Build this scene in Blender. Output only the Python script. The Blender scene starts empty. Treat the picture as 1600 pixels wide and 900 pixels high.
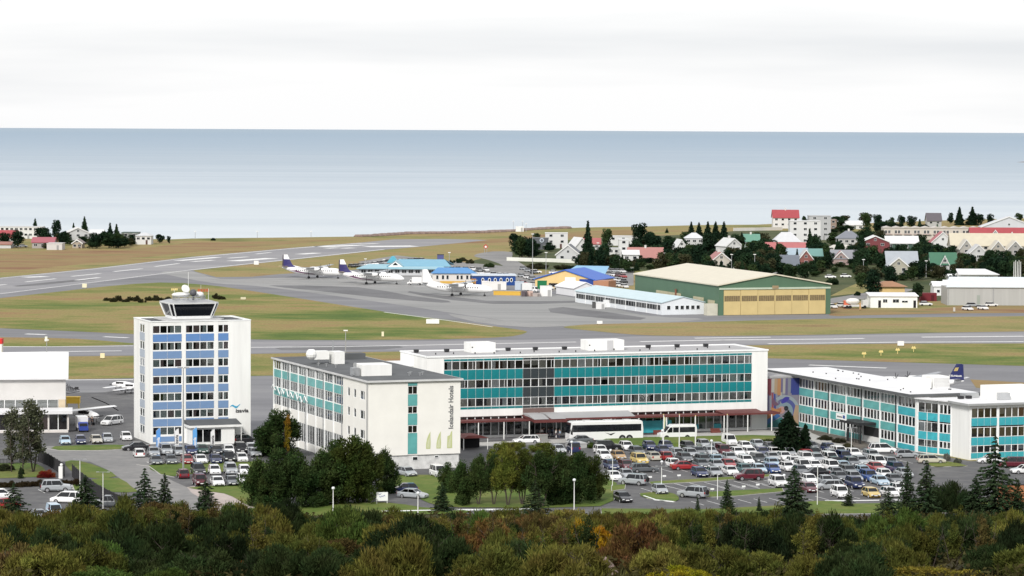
import bpy, math, random
import numpy as np
from mathutils import Matrix, Vector
from mathutils.geometry import tessellate_polygon
R = math.radians
rnd = random.Random(7)
sc = bpy.context.scene

# ---------------------------------------------------------------- camera
FOC, CAMH = 4800.0, 54.0                       # focal length in photo pixels, height in metres
PITCH, ROLL = math.atan(248 / FOC), math.atan(8 / 1600)
cd = bpy.data.cameras.new('camera'); cam = bpy.data.objects.new('camera', cd)
sc.collection.objects.link(cam); sc.camera = cam
cd.sensor_width = 36; cd.lens = FOC / 1600 * 36; cd.clip_start = 1; cd.clip_end = 300000
cam.matrix_world = Matrix.Translation((0, 0, CAMH)) @ Matrix.Rotation(R(90) - PITCH, 4, 'X') @ Matrix.Rotation(ROLL, 4, 'Z')

# ---------------------------------------------------------------- sky, sun, exposure
SUN_EL, SUN_AZ = R(35), R(199)                 # azimuth clockwise from +Y: behind the camera, to the left
w = bpy.data.worlds.new('World'); sc.world = w; w.use_nodes = True
nt = w.node_tree; N = nt.nodes; L = nt.links; N.clear()
out = N.new('ShaderNodeOutputWorld'); mixs = N.new('ShaderNodeMixShader')
b1 = N.new('ShaderNodeBackground'); b2 = N.new('ShaderNodeBackground')
sky = N.new('ShaderNodeTexSky'); sky.sky_type = 'NISHITA'; sky.sun_disc = False
sky.sun_elevation = SUN_EL; sky.sun_rotation = SUN_AZ
b1.inputs['Strength'].default_value = 0.12
L.new(sky.outputs[0], b1.inputs['Color'])
tc = N.new('ShaderNodeTexCoord'); mp = N.new('ShaderNodeMapping'); mp.inputs['Scale'].default_value = (1.0, 1.0, 11.0)
mp.inputs['Location'].default_value = (3.1, 0.4, 0.2)
nz = N.new('ShaderNodeTexNoise'); nz.inputs['Scale'].default_value = 2.6; nz.inputs['Detail'].default_value = 5; nz.inputs['Roughness'].default_value = .5
cr = N.new('ShaderNodeValToRGB'); cr.color_ramp.elements[0].position = .34; cr.color_ramp.elements[1].position = .56
cr.color_ramp.elements[0].color = (.73, .75, .785, 1); cr.color_ramp.elements[1].color = (.945, .945, .955, 1)
L.new(tc.outputs['Generated'], mp.inputs[0]); L.new(mp.outputs[0], nz.inputs['Vector']); L.new(nz.outputs['Fac'], cr.inputs[0])
L.new(cr.outputs[0], b2.inputs['Color']); b2.inputs['Strength'].default_value = 1.0
mixs.inputs[0].default_value = .93
L.new(b1.outputs[0], mixs.inputs[1]); L.new(b2.outputs[0], mixs.inputs[2]); L.new(mixs.outputs[0], out.inputs[0])
sd = bpy.data.lights.new('sun', 'SUN'); sd.energy = 3.0; sd.angle = R(11); sd.color = (1, .965, .91)
so = bpy.data.objects.new('sun', sd); sc.collection.objects.link(so)
sv = Vector((math.sin(SUN_AZ) * math.cos(SUN_EL), math.cos(SUN_AZ) * math.cos(SUN_EL), math.sin(SUN_EL)))
so.rotation_euler = sv.to_track_quat('Z', 'Y').to_euler()
sc.view_settings.view_transform = 'Standard'; sc.view_settings.look = 'None'
sc.view_settings.exposure = 0.12; sc.view_settings.gamma = 1.0

# ---------------------------------------------------------------- camera arithmetic: a photo pixel to a point on the level z
_m = np.array(cam.matrix_world)[:3, :3]; _rt, _up, _fw = _m[:, 0], _m[:, 1], -_m[:, 2]
def G(px, py, z=0.0):
    d = _fw + _rt * (px - 800) / FOC - _up * (py - 450) / FOC
    t = (z - CAMH) / d[2]
    return (float(d[0] * t), float(d[1] * t))
def PX(x, y, z):
    v = np.array([x, y, z - CAMH]); k = v @ _fw
    return 800 + FOC * (v @ _rt) / k, 450 - FOC * (v @ _up) / k
def hill(x, y):
    if y >= 430: return 0.0
    s = 430 - y
    h = 0.085 * s * min(1, s / 25)
    return h + 0.35 * math.sin(x * .11 + y * .05) * min(1, s / 40) + .25 * math.sin(x * .23 - y * .17) * min(1, s / 40)

# ---------------------------------------------------------------- materials
MATS = {}
def mat(name, col, rough=.7, var=.12, scale=.5, metal=0, spec=.3, bump=0, bscale=None, use_obj=False, coat=0, world=False, col2=None, streak=None):
    """principled surface whose base colour wanders between two tones of a noise"""
    if name in MATS: return MATS[name]
    m = bpy.data.materials.new(name); m.use_nodes = True; n = m.node_tree.nodes; l = m.node_tree.links
    b = n['Principled BSDF']
    b.inputs['Roughness'].default_value = rough; b.inputs['Metallic'].default_value = metal
    b.inputs['Specular IOR Level'].default_value = spec
    if coat: b.inputs['Coat Weight'].default_value = coat; b.inputs['Coat Roughness'].default_value = .08
    if world:
        g = n.new('ShaderNodeNewGeometry'); src = g.outputs['Position']
    else:
        g = n.new('ShaderNodeTexCoord'); src = g.outputs['Object']
    if streak:
        mm = n.new('ShaderNodeMapping'); mm.inputs['Scale'].default_value = streak; l.new(src, mm.inputs[0]); src = mm.outputs[0]
    t = n.new('ShaderNodeTexNoise'); t.inputs['Scale'].default_value = scale; t.inputs['Detail'].default_value = 4; t.inputs['Roughness'].default_value = .6
    l.new(src, t.inputs['Vector'])
    r = n.new('ShaderNodeMapRange'); r.inputs[1].default_value = .3; r.inputs[2].default_value = .7
    r.inputs[3].default_value = 0; r.inputs[4].default_value = 1; l.new(t.outputs['Fac'], r.inputs[0])
    mx = n.new('ShaderNodeMix'); mx.data_type = 'RGBA'
    l.new(r.outputs[0], mx.inputs[0])
    if use_obj:
        oi = n.new('ShaderNodeObjectInfo'); sc_ = n.new('ShaderNodeMix'); sc_.data_type = 'RGBA'; sc_.blend_type = 'MULTIPLY'
        sc_.inputs[0].default_value = 1; l.new(oi.outputs['Color'], sc_.inputs[6]); sc_.inputs[7].default_value = (1 - var, 1 - var, 1 - var, 1)
        l.new(sc_.outputs[2], mx.inputs[6]); l.new(oi.outputs['Color'], mx.inputs[7])
    else:
        c2 = col2 or tuple(min(1, c * (1 + var * .6)) for c in col)
        mx.inputs[6].default_value = (*[c * (1 - var) for c in col], 1) if not col2 else (*col, 1)
        mx.inputs[7].default_value = (*c2, 1)
    l.new(mx.outputs[2], b.inputs['Base Color'])
    if bump:
        bp = n.new('ShaderNodeBump'); bp.inputs['Strength'].default_value = bump; bp.inputs['Distance'].default_value = .05
        t2 = n.new('ShaderNodeTexNoise'); t2.inputs['Scale'].default_value = bscale or 6; t2.inputs['Detail'].default_value = 3
        l.new(g.outputs['Position' if world else 'Object'], t2.inputs['Vector']); l.new(t2.outputs['Fac'], bp.inputs['Height']); l.new(bp.outputs[0], b.inputs['Normal'])
    MATS[name] = m; return m

def ground_mat(name, stops, s1, s2, streak=(1, 1, 1), rough=.9, fine=.12, fs=1.2, spec=.15, mid=None):
    """ground cover: a ramp driven by two sizes of world-space noise, plus fine grain"""
    m = bpy.data.materials.new(name); m.use_nodes = True; n = m.node_tree.nodes; l = m.node_tree.links
    b = n['Principled BSDF']; b.inputs['Roughness'].default_value = rough; b.inputs['Specular IOR Level'].default_value = spec
    g = n.new('ShaderNodeNewGeometry'); mm = n.new('ShaderNodeMapping'); mm.inputs['Scale'].default_value = streak; l.new(g.outputs['Position'], mm.inputs[0])
    a = n.new('ShaderNodeTexNoise'); a.inputs['Scale'].default_value = s1; a.inputs['Detail'].default_value = 5; a.inputs['Roughness'].default_value = .6
    c = n.new('ShaderNodeTexNoise'); c.inputs['Scale'].default_value = s2; c.inputs['Detail'].default_value = 3
    l.new(mm.outputs[0], a.inputs['Vector']); l.new(mm.outputs[0], c.inputs['Vector'])
    ad = n.new('ShaderNodeMath'); ad.operation = 'MULTIPLY_ADD'; l.new(c.outputs['Fac'], ad.inputs[0]); ad.inputs[1].default_value = .45; l.new(a.outputs['Fac'], ad.inputs[2])
    r = n.new('ShaderNodeValToRGB'); e = r.color_ramp.elements
    e[0].position, e[0].color = stops[0][0], (*stops[0][1], 1); e[1].position, e[1].color = stops[-1][0], (*stops[-1][1], 1)
    for p, cc in stops[1:-1]:
        q = e.new(p); q.color = (*cc, 1)
    l.new(ad.outputs[0], r.inputs[0])
    f = n.new('ShaderNodeTexNoise'); f.inputs['Scale'].default_value = fs; f.inputs['Detail'].default_value = 4; f.inputs['Roughness'].default_value = .7
    l.new(g.outputs['Position'], f.inputs['Vector'])
    fr = n.new('ShaderNodeMapRange'); fr.inputs[1].default_value = .3; fr.inputs[2].default_value = .7; fr.inputs[3].default_value = 1 - fine; fr.inputs[4].default_value = 1 + fine
    l.new(f.outputs['Fac'], fr.inputs[0])
    mu = n.new('ShaderNodeMix'); mu.data_type = 'RGBA'; mu.blend_type = 'MULTIPLY'; mu.inputs[0].default_value = 1
    l.new(r.outputs[0], mu.inputs[6]); l.new(fr.outputs[0], mu.inputs[7]); l.new(mu.outputs[2], b.inputs['Base Color'])
    MATS[name] = m; return m

def glass_mat(name, tint=(.84, .87, .87), gl=.12):
    m = bpy.data.materials.new(name); m.use_nodes = True; n = m.node_tree.nodes; l = m.node_tree.links; n.clear()
    o = n.new('ShaderNodeOutputMaterial'); t = n.new('ShaderNodeBsdfTransparent'); t.inputs[0].default_value = (*tint, 1)
    g = n.new('ShaderNodeBsdfGlossy'); g.inputs['Roughness'].default_value = .06; g.inputs['Color'].default_value = (.9, .93, .95, 1)
    tc_ = n.new('ShaderNodeTexCoord'); nz_ = n.new('ShaderNodeTexNoise'); nz_.inputs['Scale'].default_value = .9
    mr = n.new('ShaderNodeMapRange'); mr.inputs[3].default_value = .01; mr.inputs[4].default_value = gl; l.new(tc_.outputs['Object'], nz_.inputs['Vector']); l.new(nz_.outputs['Fac'], mr.inputs[0])
    x = n.new('ShaderNodeMixShader'); f = n.new('ShaderNodeFresnel'); f.inputs[0].default_value = 1.5
    ad = n.new('ShaderNodeMath'); ad.operation = 'ADD'; l.new(f.outputs[0], ad.inputs[0]); l.new(mr.outputs[0], ad.inputs[1]); l.new(ad.outputs[0], x.inputs[0])
    l.new(t.outputs[0], x.inputs[1]); l.new(g.outputs[0], x.inputs[2]); l.new(x.outputs[0], o.inputs[0]); MATS[name] = m; return m

def leaf_mat(name, transl=.25):
    m = bpy.data.materials.new(name); m.use_nodes = True; n = m.node_tree.nodes; l = m.node_tree.links; n.clear()
    o = n.new('ShaderNodeOutputMaterial'); oi = n.new('ShaderNodeObjectInfo'); at = n.new('ShaderNodeAttribute'); at.attribute_name = 'tone'
    g = n.new('ShaderNodeNewGeometry'); nz_ = n.new('ShaderNodeTexNoise'); nz_.inputs['Scale'].default_value = .45; nz_.inputs['Detail'].default_value = 3
    l.new(g.outputs['Position'], nz_.inputs['Vector'])
    hs = n.new('ShaderNodeHueSaturation')
    h = n.new('ShaderNodeMapRange'); h.inputs[1].default_value = .3; h.inputs[2].default_value = .7; h.inputs[3].default_value = .465; h.inputs[4].default_value = .525
    l.new(nz_.outputs['Fac'], h.inputs[0]); l.new(h.outputs[0], hs.inputs['Hue']); l.new(oi.outputs['Color'], hs.inputs['Color'])
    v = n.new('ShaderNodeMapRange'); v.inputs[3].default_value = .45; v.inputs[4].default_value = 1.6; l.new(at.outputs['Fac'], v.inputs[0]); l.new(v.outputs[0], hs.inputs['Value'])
    d = n.new('ShaderNodeBsdfDiffuse'); t = n.new('ShaderNodeBsdfTranslucent'); x = n.new('ShaderNodeMixShader'); x.inputs[0].default_value = transl
    l.new(hs.outputs[0], d.inputs[0]); l.new(hs.outputs[0], t.inputs[0]); l.new(d.outputs[0], x.inputs[1]); l.new(t.outputs[0], x.inputs[2]); l.new(x.outputs[0], o.inputs[0])
    MATS[name] = m; return m

M_white = mat('white_render', (.80, .80, .78), .75, .09, .5, streak=(1.2, 1.2, .12))
M_cream = mat('cream_render', (.80, .785, .74), .8, .05, .3)
M_trim = mat('white_trim', (.82, .83, .83), .5, .03, 1)
M_grey_wall = mat('grey_render', (.50, .50, .51), .85, .08, .4)
M_dark_roof = mat('dark_felt_roof', (.105, .11, .115), .85, .22, .25, bump=.2, bscale=2)
M_pale_roof = mat('pale_membrane_roof', (.37, .365, .37), .8, .1, .18, streak=(1, .4, 1))
M_white_roof = mat('white_membrane_roof', (.70, .70, .71), .6, .10, .22)
M_inside = mat('dark_interior', (.018, .018, .02), .9, .2, .5)
M_teal = mat('deep_teal_panel', (.006, .195, .215), .32, .24, .35, spec=.5)
M_aqua = mat('aqua_panel', (.12, .38, .37), .35, .20, .5, spec=.4)
M_turq = mat('turquoise_panel', (.05, .37, .43), .4, .20, .5, spec=.4)
M_greypanel = mat('charcoal_panel', (.035, .045, .05), .4, .12, .6)
M_blue1 = mat('blue_panel', (.12, .24, .49), .45, .06, .6)
M_blue2 = mat('pale_blue_panel', (.17, .27, .45), .45, .06, .6)
M_greyblue = mat('grey_blue_panel', (.38, .43, .50), .5, .06, .5)
M_curt = mat('curtain_fabric', (.3, .3, .3), .9, .25, 3, use_obj=True, streak=(6, 6, .3))
M_glass = glass_mat('window_glass'); M_carglass = glass_mat('car_glass', (.16, .18, .19), .04)
M_metal = mat('galvanised_metal', (.45, .46, .47), .4, .1, 2, metal=.6)
M_dkmetal = mat('dark_painted_metal', (.03, .03, .033), .5, .2, 2)
M_post = mat('white_painted_metal', (.78, .78, .76), .4, .04, 2)
M_redroof = mat('red_brown_canopy', (.13, .038, .036), .6, .15, 1)
M_brown = mat('brown_panel', (.16, .105, .095), .6, .08, 1)
M_paint = mat('car_paint', (.8, .8, .8), .28, .05, .8, spec=.5, use_obj=True, coat=.6)
M_tyre = mat('tyre_rubber', (.02, .02, .02), .85, .2, 4)
M_rim = mat('wheel_rim', (.5, .5, .52), .3, .05, 4, metal=.7)
M_lamp = mat('headlight_glass', (.75, .77, .78), .15, .05, 6, spec=.6)
M_rear = mat('tail_light', (.35, .01, .01), .2, .1, 6, spec=.6)
M_plate = mat('number_plate_white', (.8, .8, .8), .4, .02, 6)
M_any = mat('painted_surface', (.8, .8, .8), .6, .07, .35, use_obj=True, streak=(1, 1, .4))
M_roofcol = mat('painted_sheet_roof', (.8, .8, .8), .45, .10, .5, use_obj=True, spec=.4)
M_leaf = leaf_mat('foliage'); M_needle = leaf_mat('needles', .1)
M_bark = mat('bark', (.075, .06, .05), .9, .3, 3, bump=.4)
M_rock = mat('rock', (.23, .17, .15), .9, .3, 1.5, bump=.6, bscale=3)
M_kerb = mat('kerb_concrete', (.42, .41, .39), .85, .15, 1.5)
M_yellowm = mat('yellow_metal', (.72, .58, .24), .5, .06, 2)

# ---------------------------------------------------------------- mesh and object helpers
COL = sc.collection
class MB:
    def __init__(s): s.v = []; s.f = []; s.m = []
    def add(s, vs, fs, m=0):
        o = len(s.v); s.v += [tuple(p) for p in vs]; s.f += [tuple(i + o for i in f) for f in fs]; s.m += [m] * len(fs); return s
    def box(s, x0, y0, z0, x1, y1, z1, m=0):
        return s.add([(x0, y0, z0), (x1, y0, z0), (x1, y1, z0), (x0, y1, z0), (x0, y0, z1), (x1, y0, z1), (x1, y1, z1), (x0, y1, z1)],
                     [(0, 3, 2, 1), (4, 5, 6, 7), (0, 1, 5, 4), (1, 2, 6, 5), (2, 3, 7, 6), (3, 0, 4, 7)], m)
    def quad(s, a, b, c, d, m=0): return s.add([a, b, c, d], [(0, 1, 2, 3)], m)
    def prism(s, poly, z0, z1, m=0):
        n = len(poly); v = [(x, y, z0) for x, y in poly] + [(x, y, z1) for x, y in poly]
        return s.add(v, [tuple(range(n - 1, -1, -1)), tuple(range(n, 2 * n))] + [(i, (i + 1) % n, n + (i + 1) % n, n + i) for i in range(n)], m)
    def ext(s, prof, y0, y1, m=0, axis='y'):
        """profile in (x, z) (or (y, z) for axis x) pushed along an axis"""
        n = len(prof)
        if axis == 'y': v = [(a, y0, b) for a, b in prof] + [(a, y1, b) for a, b in prof]
        else: v = [(y0, a, b) for a, b in prof] + [(y1, a, b) for a, b in prof]
        return s.add(v, [tuple(range(n)), tuple(range(2 * n - 1, n - 1, -1))] + [(i, n + i, n + (i + 1) % n, (i + 1) % n) for i in range(n)], m)
    def tube(s, p, q, r0, r1=None, n=6, m=0):
        r1 = r0 if r1 is None else r1; p = Vector(p); q = Vector(q); d = (q - p)
        if d.length < 1e-6: return s
        d.normalize(); a = d.orthogonal().normalized(); b = d.cross(a); v = []
        for c, r in ((p, r0), (q, r1)):
            for i in range(n):
                t = 2 * math.pi * i / n; v.append(tuple(c + a * (r * math.cos(t)) + b * (r * math.sin(t))))
        return s.add(v, [tuple(range(n - 1, -1, -1)), tuple(range(n, 2 * n))] + [(i, (i + 1) % n, n + (i + 1) % n, n + i) for i in range(n)], m)
    def loft(s, rings, m=0, cap=True):
        n = len(rings[0]); o = len(s.v); s.v += [tuple(p) for r in rings for p in r]; k = len(rings); fs = []
        for j in range(k - 1):
            for i in range(n):
                a = o + j * n + i; b = o + j * n + (i + 1) % n; fs.append((a, b, b + n, a + n))
        if cap: fs += [tuple(o + i for i in range(n - 1, -1, -1)), tuple(o + (k - 1) * n + i for i in range(n))]
        s.f += fs; s.m += [m] * len(fs); return s
    def ball(s, c, r, n=10, k=6, m=0, sq=(1, 1, 1)):
        rings = []
        for j in range(1, k):
            t = math.pi * j / k; rings.append([(c[0] + sq[0] * r * math.sin(t) * math.cos(2 * math.pi * i / n), c[1] + sq[1] * r * math.sin(t) * math.sin(2 * math.pi * i / n), c[2] - sq[2] * r * math.cos(t)) for i in range(n)])
        return s.loft(rings, m)
    def mesh(s, name, mats, smooth=False):
        me = bpy.data.meshes.new(name); me.from_pydata(s.v, [], s.f)
        for x in (mats if isinstance(mats, (list, tuple)) else [mats]): me.materials.append(x)
        if any(s.m): me.polygons.foreach_set('material_index', s.m)
        if smooth: me.polygons.foreach_set('use_smooth', [True] * len(s.f))
        me.update(); return me
    def build(s, name, mats, parent=None, loc=(0, 0, 0), rz=0, smooth=False, col=None):
        return put(name, s.mesh(name, mats, smooth), parent, loc, rz, col)
def put(name, me, parent=None, loc=(0, 0, 0), rz=0, col=None):
    o = bpy.data.objects.new(name, me); COL.objects.link(o); o.parent = parent; o.location = loc
    if rz: o.rotation_euler = (0, 0, rz)
    if col: o.color = (*col[:3], 1)
    return o
def tag(o, label, cat=None, group=None, kind=None):
    if label: o['label'] = label
    if cat: o['category'] = cat
    if group: o['group'] = group
    if kind: o['kind'] = kind
    return o
def thing(name, label, cat, loc=(0, 0, 0), deg=0, group=None):
    o = bpy.data.objects.new(name, None); COL.objects.link(o); o.location = loc; o.rotation_euler = (0, 0, R(deg)); o.empty_display_size = .5
    return tag(o, label, cat, group)
def copy_tree(o, kids, parent=None):
    c = o.copy(); COL.objects.link(c); c.parent = parent
    for k in kids.get(o, ()): copy_tree(k, kids, c)
    return c
def children_of(root, pool):
    d = {}
    for o in pool:
        if o.parent: d.setdefault(o.parent, []).append(o)
    return d
def text_mesh(s, size, extr=.02, bold=0, align='LEFT', space=1):
    c = bpy.data.curves.new('lettering', 'FONT'); c.body = s; c.size = size; c.extrude = extr; c.offset = bold; c.align_x = align; c.space_character = space; c.resolution_u = 3
    o = bpy.data.objects.new('lettering', c); COL.objects.link(o); bpy.context.view_layer.update()
    me = bpy.data.meshes.new_from_object(o.evaluated_get(bpy.context.evaluated_depsgraph_get()))
    bpy.data.objects.remove(o); bpy.data.curves.remove(c); me.name = 'lettering'; return me
def wall_text(root, s, size, x, z, phi=0, ox=0, oy=0, matr=None, vertical=False, bold=0, y=-.05, name='lettering', space=1, fit=None):
    """letters standing on a wall plane: x along the wall, z up"""
    me = text_mesh(s, size, .02, bold, space=space); me.materials.clear(); me.materials.append(matr or M_dkmetal)
    if fit: wl = max(v.co.x for v in me.vertices); me.transform(Matrix.Diagonal((fit / wl, 1, 1, 1)))
    T = Matrix.Rotation(R(90), 4, 'X')
    if vertical: T = Matrix.Rotation(R(-90), 4, 'Y') @ T
    me.transform(T)
    u = (math.cos(phi), math.sin(phi)); nn = (-math.sin(phi), math.cos(phi))
    return put(name, me, root, (ox + u[0] * x + nn[0] * y, oy + u[1] * x + nn[1] * y, z), phi)
# ================================================================ THE GROUND
GR_dry = ground_mat('dry_grass', [(.42, (.09, .11, .032)), (.56, (.15, .155, .05)), (.66, (.22, .20, .075)), (.78, (.27, .205, .09)), (.98, (.17, .11, .055))], .018, .10, (.7, 1.1, 1), fine=.28)
GR_lawn = ground_mat('green_grass', [(.48, (.062, .108, .020)), (.58, (.105, .143, .030)), (.67, (.165, .17, .048)), (.76, (.24, .20, .075)), (.90, (.25, .16, .075))], .020, .11, (.7, 1.1, 1), fine=.28)
GR_close = ground_mat('mown_lawn', [(.5, (.065, .115, .022)), (.7, (.10, .145, .03)), (.9, (.16, .17, .05))], .06, .3)
GR_rust = ground_mat('autumn_heath', [(.42, (.11, .12, .045)), (.55, (.19, .16, .065)), (.68, (.26, .185, .085)), (.9, (.20, .105, .06))], .03, .11, (.5, 1.8, 1))
GR_runway = ground_mat('runway_asphalt', [(.5, (.19, .19, .205)), (.75, (.24, .235, .245)), (.95, (.28, .275, .28))], .012, .08, (.5, 2.2, 1), rough=.75, fine=.06, spec=.3)
GR_apron = ground_mat('apron_concrete', [(.45, (.17, .17, .17)), (.68, (.235, .235, .23)), (.95, (.30, .295, .29))], .012, .06, (.35, 2.5, 1), rough=.7, fine=.06, spec=.3)
GR_taxi = ground_mat('taxiway_asphalt', [(.5, (.135, .135, .145)), (.8, (.185, .185, .195)), (.95, (.22, .22, .225))], .02, .1, (.5, 2.5, 1), rough=.75, fine=.06, spec=.3)
GR_asph = ground_mat('asphalt', [(.5, (.075, .075, .08)), (.75, (.105, .104, .106)), (.95, (.145, .143, .14))], .05, .4, fine=.1, rough=.8, spec=.3)
GR_old = ground_mat('worn_asphalt', [(.5, (.17, .168, .168)), (.75, (.22, .215, .21)), (.95, (.27, .26, .25))], .05, .4, fine=.08, rough=.8, spec=.3)
GR_pave = ground_mat('pavement_concrete', [(.5, (.33, .325, .31)), (.9, (.43, .42, .40))], .08, .5, fine=.06)
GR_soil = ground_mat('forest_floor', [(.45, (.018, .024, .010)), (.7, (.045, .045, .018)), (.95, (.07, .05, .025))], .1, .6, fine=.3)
M_line = mat('road_marking_paint', (.72, .72, .71), .7, .22, .8, world=True)
M_yline = mat('yellow_marking_paint', (.62, .50, .14), .7, .2, .8, world=True)

def crom(pts, k=4):
    n = len(pts); o = []
    for i in range(n):
        p0, p1, p2, p3 = (np.array(pts[(i + j) % n], float) for j in (-1, 0, 1, 2))
        for q in range(k):
            t = q / k; o.append(tuple(.5 * ((2 * p1) + (-p0 + p2) * t + (2 * p0 - 5 * p1 + 4 * p2 - p3) * t * t + (-p0 + 3 * p1 - 3 * p2 + p3) * t ** 3)))
    return o
LV = {}
def sheet(name, pts, m, level, label, cat, smooth=0, px=True, kind='structure', parent=None, dz=.0):
    P = [G(*p) for p in pts] if px else list(pts)
    if smooth: P = crom(P, smooth)
    z = .012 * level + dz
    v = [Vector((x, y, 0)) for x, y in P]
    tri = tessellate_polygon([v])
    fs = []
    for t in tri:
        a, b, c = (P[i] for i in t)
        if (b[0] - a[0]) * (c[1] - a[1]) - (b[1] - a[1]) * (c[0] - a[0]) < 0: t = (t[0], t[2], t[1])
        fs.append(tuple(t))
    mb = MB(); mb.add([(x, y, z) for x, y in P], fs)
    o = mb.build(name, m, parent)
    if not parent: tag(o, label, cat, kind=kind)
    return o

# base land: one flat sheet to the shore plus the hillside under the camera
coast_px = [(-560, 373), (0, 371), (120, 371), (265, 374), (300, 372.6), (450, 371), (560, 369.5), (600, 367.5), (640, 364.6), (700, 364), (760, 362.5), (800, 361), (830, 358.3), (870, 356.5),
            (930, 355), (1000, 354), (1100, 351.5), (1180, 351), (1225, 349), (1300, 348), (1360, 348.5), (1450, 345), (1600, 341), (2200, 334)]
cst = [G(*p) for p in coast_px]
mb = MB()
xs = list(range(-900, 901, 12)); ys = list(range(-60, 431, 7))
mb.v = [(x, y, hill(x, y)) for y in ys for x in xs]; nx = len(xs)
mb.f = [(j * nx + i, j * nx + i + 1, (j + 1) * nx + i + 1, (j + 1) * nx + i) for j in range(len(ys) - 1) for i in range(nx - 1)]
mb.m = [0] * len(mb.f)
flat = [(-2600, 430), (2600, 430), (2600, 1900), (cst[-1][0] + 10, cst[-1][1])] + cst[::-1] + [(-2600, 1450)]
v = [Vector((x, y, 0)) for x, y in flat]; off = len(mb.v); mb.v += [(x, y, 0) for x, y in flat]
for t in tessellate_polygon([v]):
    a, b, c = (flat[i] for i in t)
    if (b[0] - a[0]) * (c[1] - a[1]) - (b[1] - a[1]) * (c[0] - a[0]) < 0: t = (t[0], t[2], t[1])
    mb.f.append(tuple(i + off for i in t)); mb.m.append(1)
shore = [(-2600, 1450)] + cst + [(2600, 1900)]
for a, b in zip(shore[:-1], shore[1:]):
    mb.quad((a[0], a[1], 0), (b[0], b[1], 0), (b[0], b[1] + 9, -2.4), (a[0], a[1] + 9, -2.4), 1)
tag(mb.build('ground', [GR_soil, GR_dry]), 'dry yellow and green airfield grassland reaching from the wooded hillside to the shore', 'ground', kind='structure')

# the sea
def sea_mat():
    m = bpy.data.materials.new('sea_water'); m.use_nodes = True; n = m.node_tree.nodes; l = m.node_tree.links
    b = n['Principled BSDF']; b.inputs['Roughness'].default_value = .42; b.inputs['IOR'].default_value = 1.33; b.inputs['Specular IOR Level'].default_value = .26
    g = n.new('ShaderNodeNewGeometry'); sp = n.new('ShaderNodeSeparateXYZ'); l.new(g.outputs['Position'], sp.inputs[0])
    # sky reflection painted into base colour by distance: pale near shore, darker blue offshore
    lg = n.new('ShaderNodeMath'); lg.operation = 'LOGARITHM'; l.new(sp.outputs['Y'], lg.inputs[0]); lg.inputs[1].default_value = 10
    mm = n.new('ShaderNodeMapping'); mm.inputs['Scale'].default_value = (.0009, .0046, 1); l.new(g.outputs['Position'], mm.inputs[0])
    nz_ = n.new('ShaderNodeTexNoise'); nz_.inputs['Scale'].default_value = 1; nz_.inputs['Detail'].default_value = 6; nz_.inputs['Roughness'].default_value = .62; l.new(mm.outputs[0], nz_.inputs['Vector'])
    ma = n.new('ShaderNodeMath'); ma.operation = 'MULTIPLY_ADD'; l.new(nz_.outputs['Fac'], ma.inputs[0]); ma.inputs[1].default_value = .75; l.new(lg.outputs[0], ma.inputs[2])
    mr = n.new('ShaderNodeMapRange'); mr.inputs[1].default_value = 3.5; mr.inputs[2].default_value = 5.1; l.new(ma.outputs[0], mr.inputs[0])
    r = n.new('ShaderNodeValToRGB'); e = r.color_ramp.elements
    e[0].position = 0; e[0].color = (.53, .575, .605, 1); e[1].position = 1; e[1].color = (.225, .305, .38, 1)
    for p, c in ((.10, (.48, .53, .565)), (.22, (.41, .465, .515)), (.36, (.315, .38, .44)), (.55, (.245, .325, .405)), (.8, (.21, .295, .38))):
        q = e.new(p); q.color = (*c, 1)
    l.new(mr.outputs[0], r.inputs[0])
    # breaking wavelets
    m3 = n.new('ShaderNodeMapping'); m3.inputs['Scale'].default_value = (.011, .0045, 1); l.new(g.outputs['Position'], m3.inputs[0])
    n3 = n.new('ShaderNodeTexNoise'); n3.inputs['Scale'].default_value = 1; n3.inputs['Detail'].default_value = 6; n3.inputs['Roughness'].default_value = .8; l.new(m3.outputs[0], n3.inputs['Vector'])
    r3 = n.new('ShaderNodeMapRange'); r3.inputs[1].default_value = .66; r3.inputs[2].default_value = .74; r3.inputs[3].default_value = 0; r3.inputs[4].default_value = .5; l.new(n3.outputs['Fac'], r3.inputs[0])
    mx = n.new('ShaderNodeMix'); mx.data_type = 'RGBA'; l.new(r3.outputs[0], mx.inputs[0]); l.new(r.outputs[0], mx.inputs[6]); mx.inputs[7].default_value = (.62, .66, .70, 1)
    l.new(mx.outputs[2], b.inputs['Base Color'])
    m2 = n.new('ShaderNodeMapping'); m2.inputs['Scale'].default_value = (.05, .12, 1); l.new(g.outputs['Position'], m2.inputs[0])
    n2 = n.new('ShaderNodeTexNoise'); n2.inputs['Scale'].default_value = 1; n2.inputs['Detail'].default_value = 5; l.new(m2.outputs[0], n2.inputs['Vector'])
    bp = n.new('ShaderNodeBump'); bp.inputs['Strength'].default_value = .5; bp.inputs['Distance'].default_value = 1.2; l.new(n2.outputs['Fac'], bp.inputs['Height']); l.new(bp.outputs[0], b.inputs['Normal'])
    return m
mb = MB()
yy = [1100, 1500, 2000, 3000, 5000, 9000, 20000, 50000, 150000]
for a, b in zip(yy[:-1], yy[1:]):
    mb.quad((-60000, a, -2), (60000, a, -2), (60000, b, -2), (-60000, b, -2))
tag(mb.build('sea', sea_mat()), 'calm grey blue sea stretching to the horizon', 'sea', kind='structure')
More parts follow.
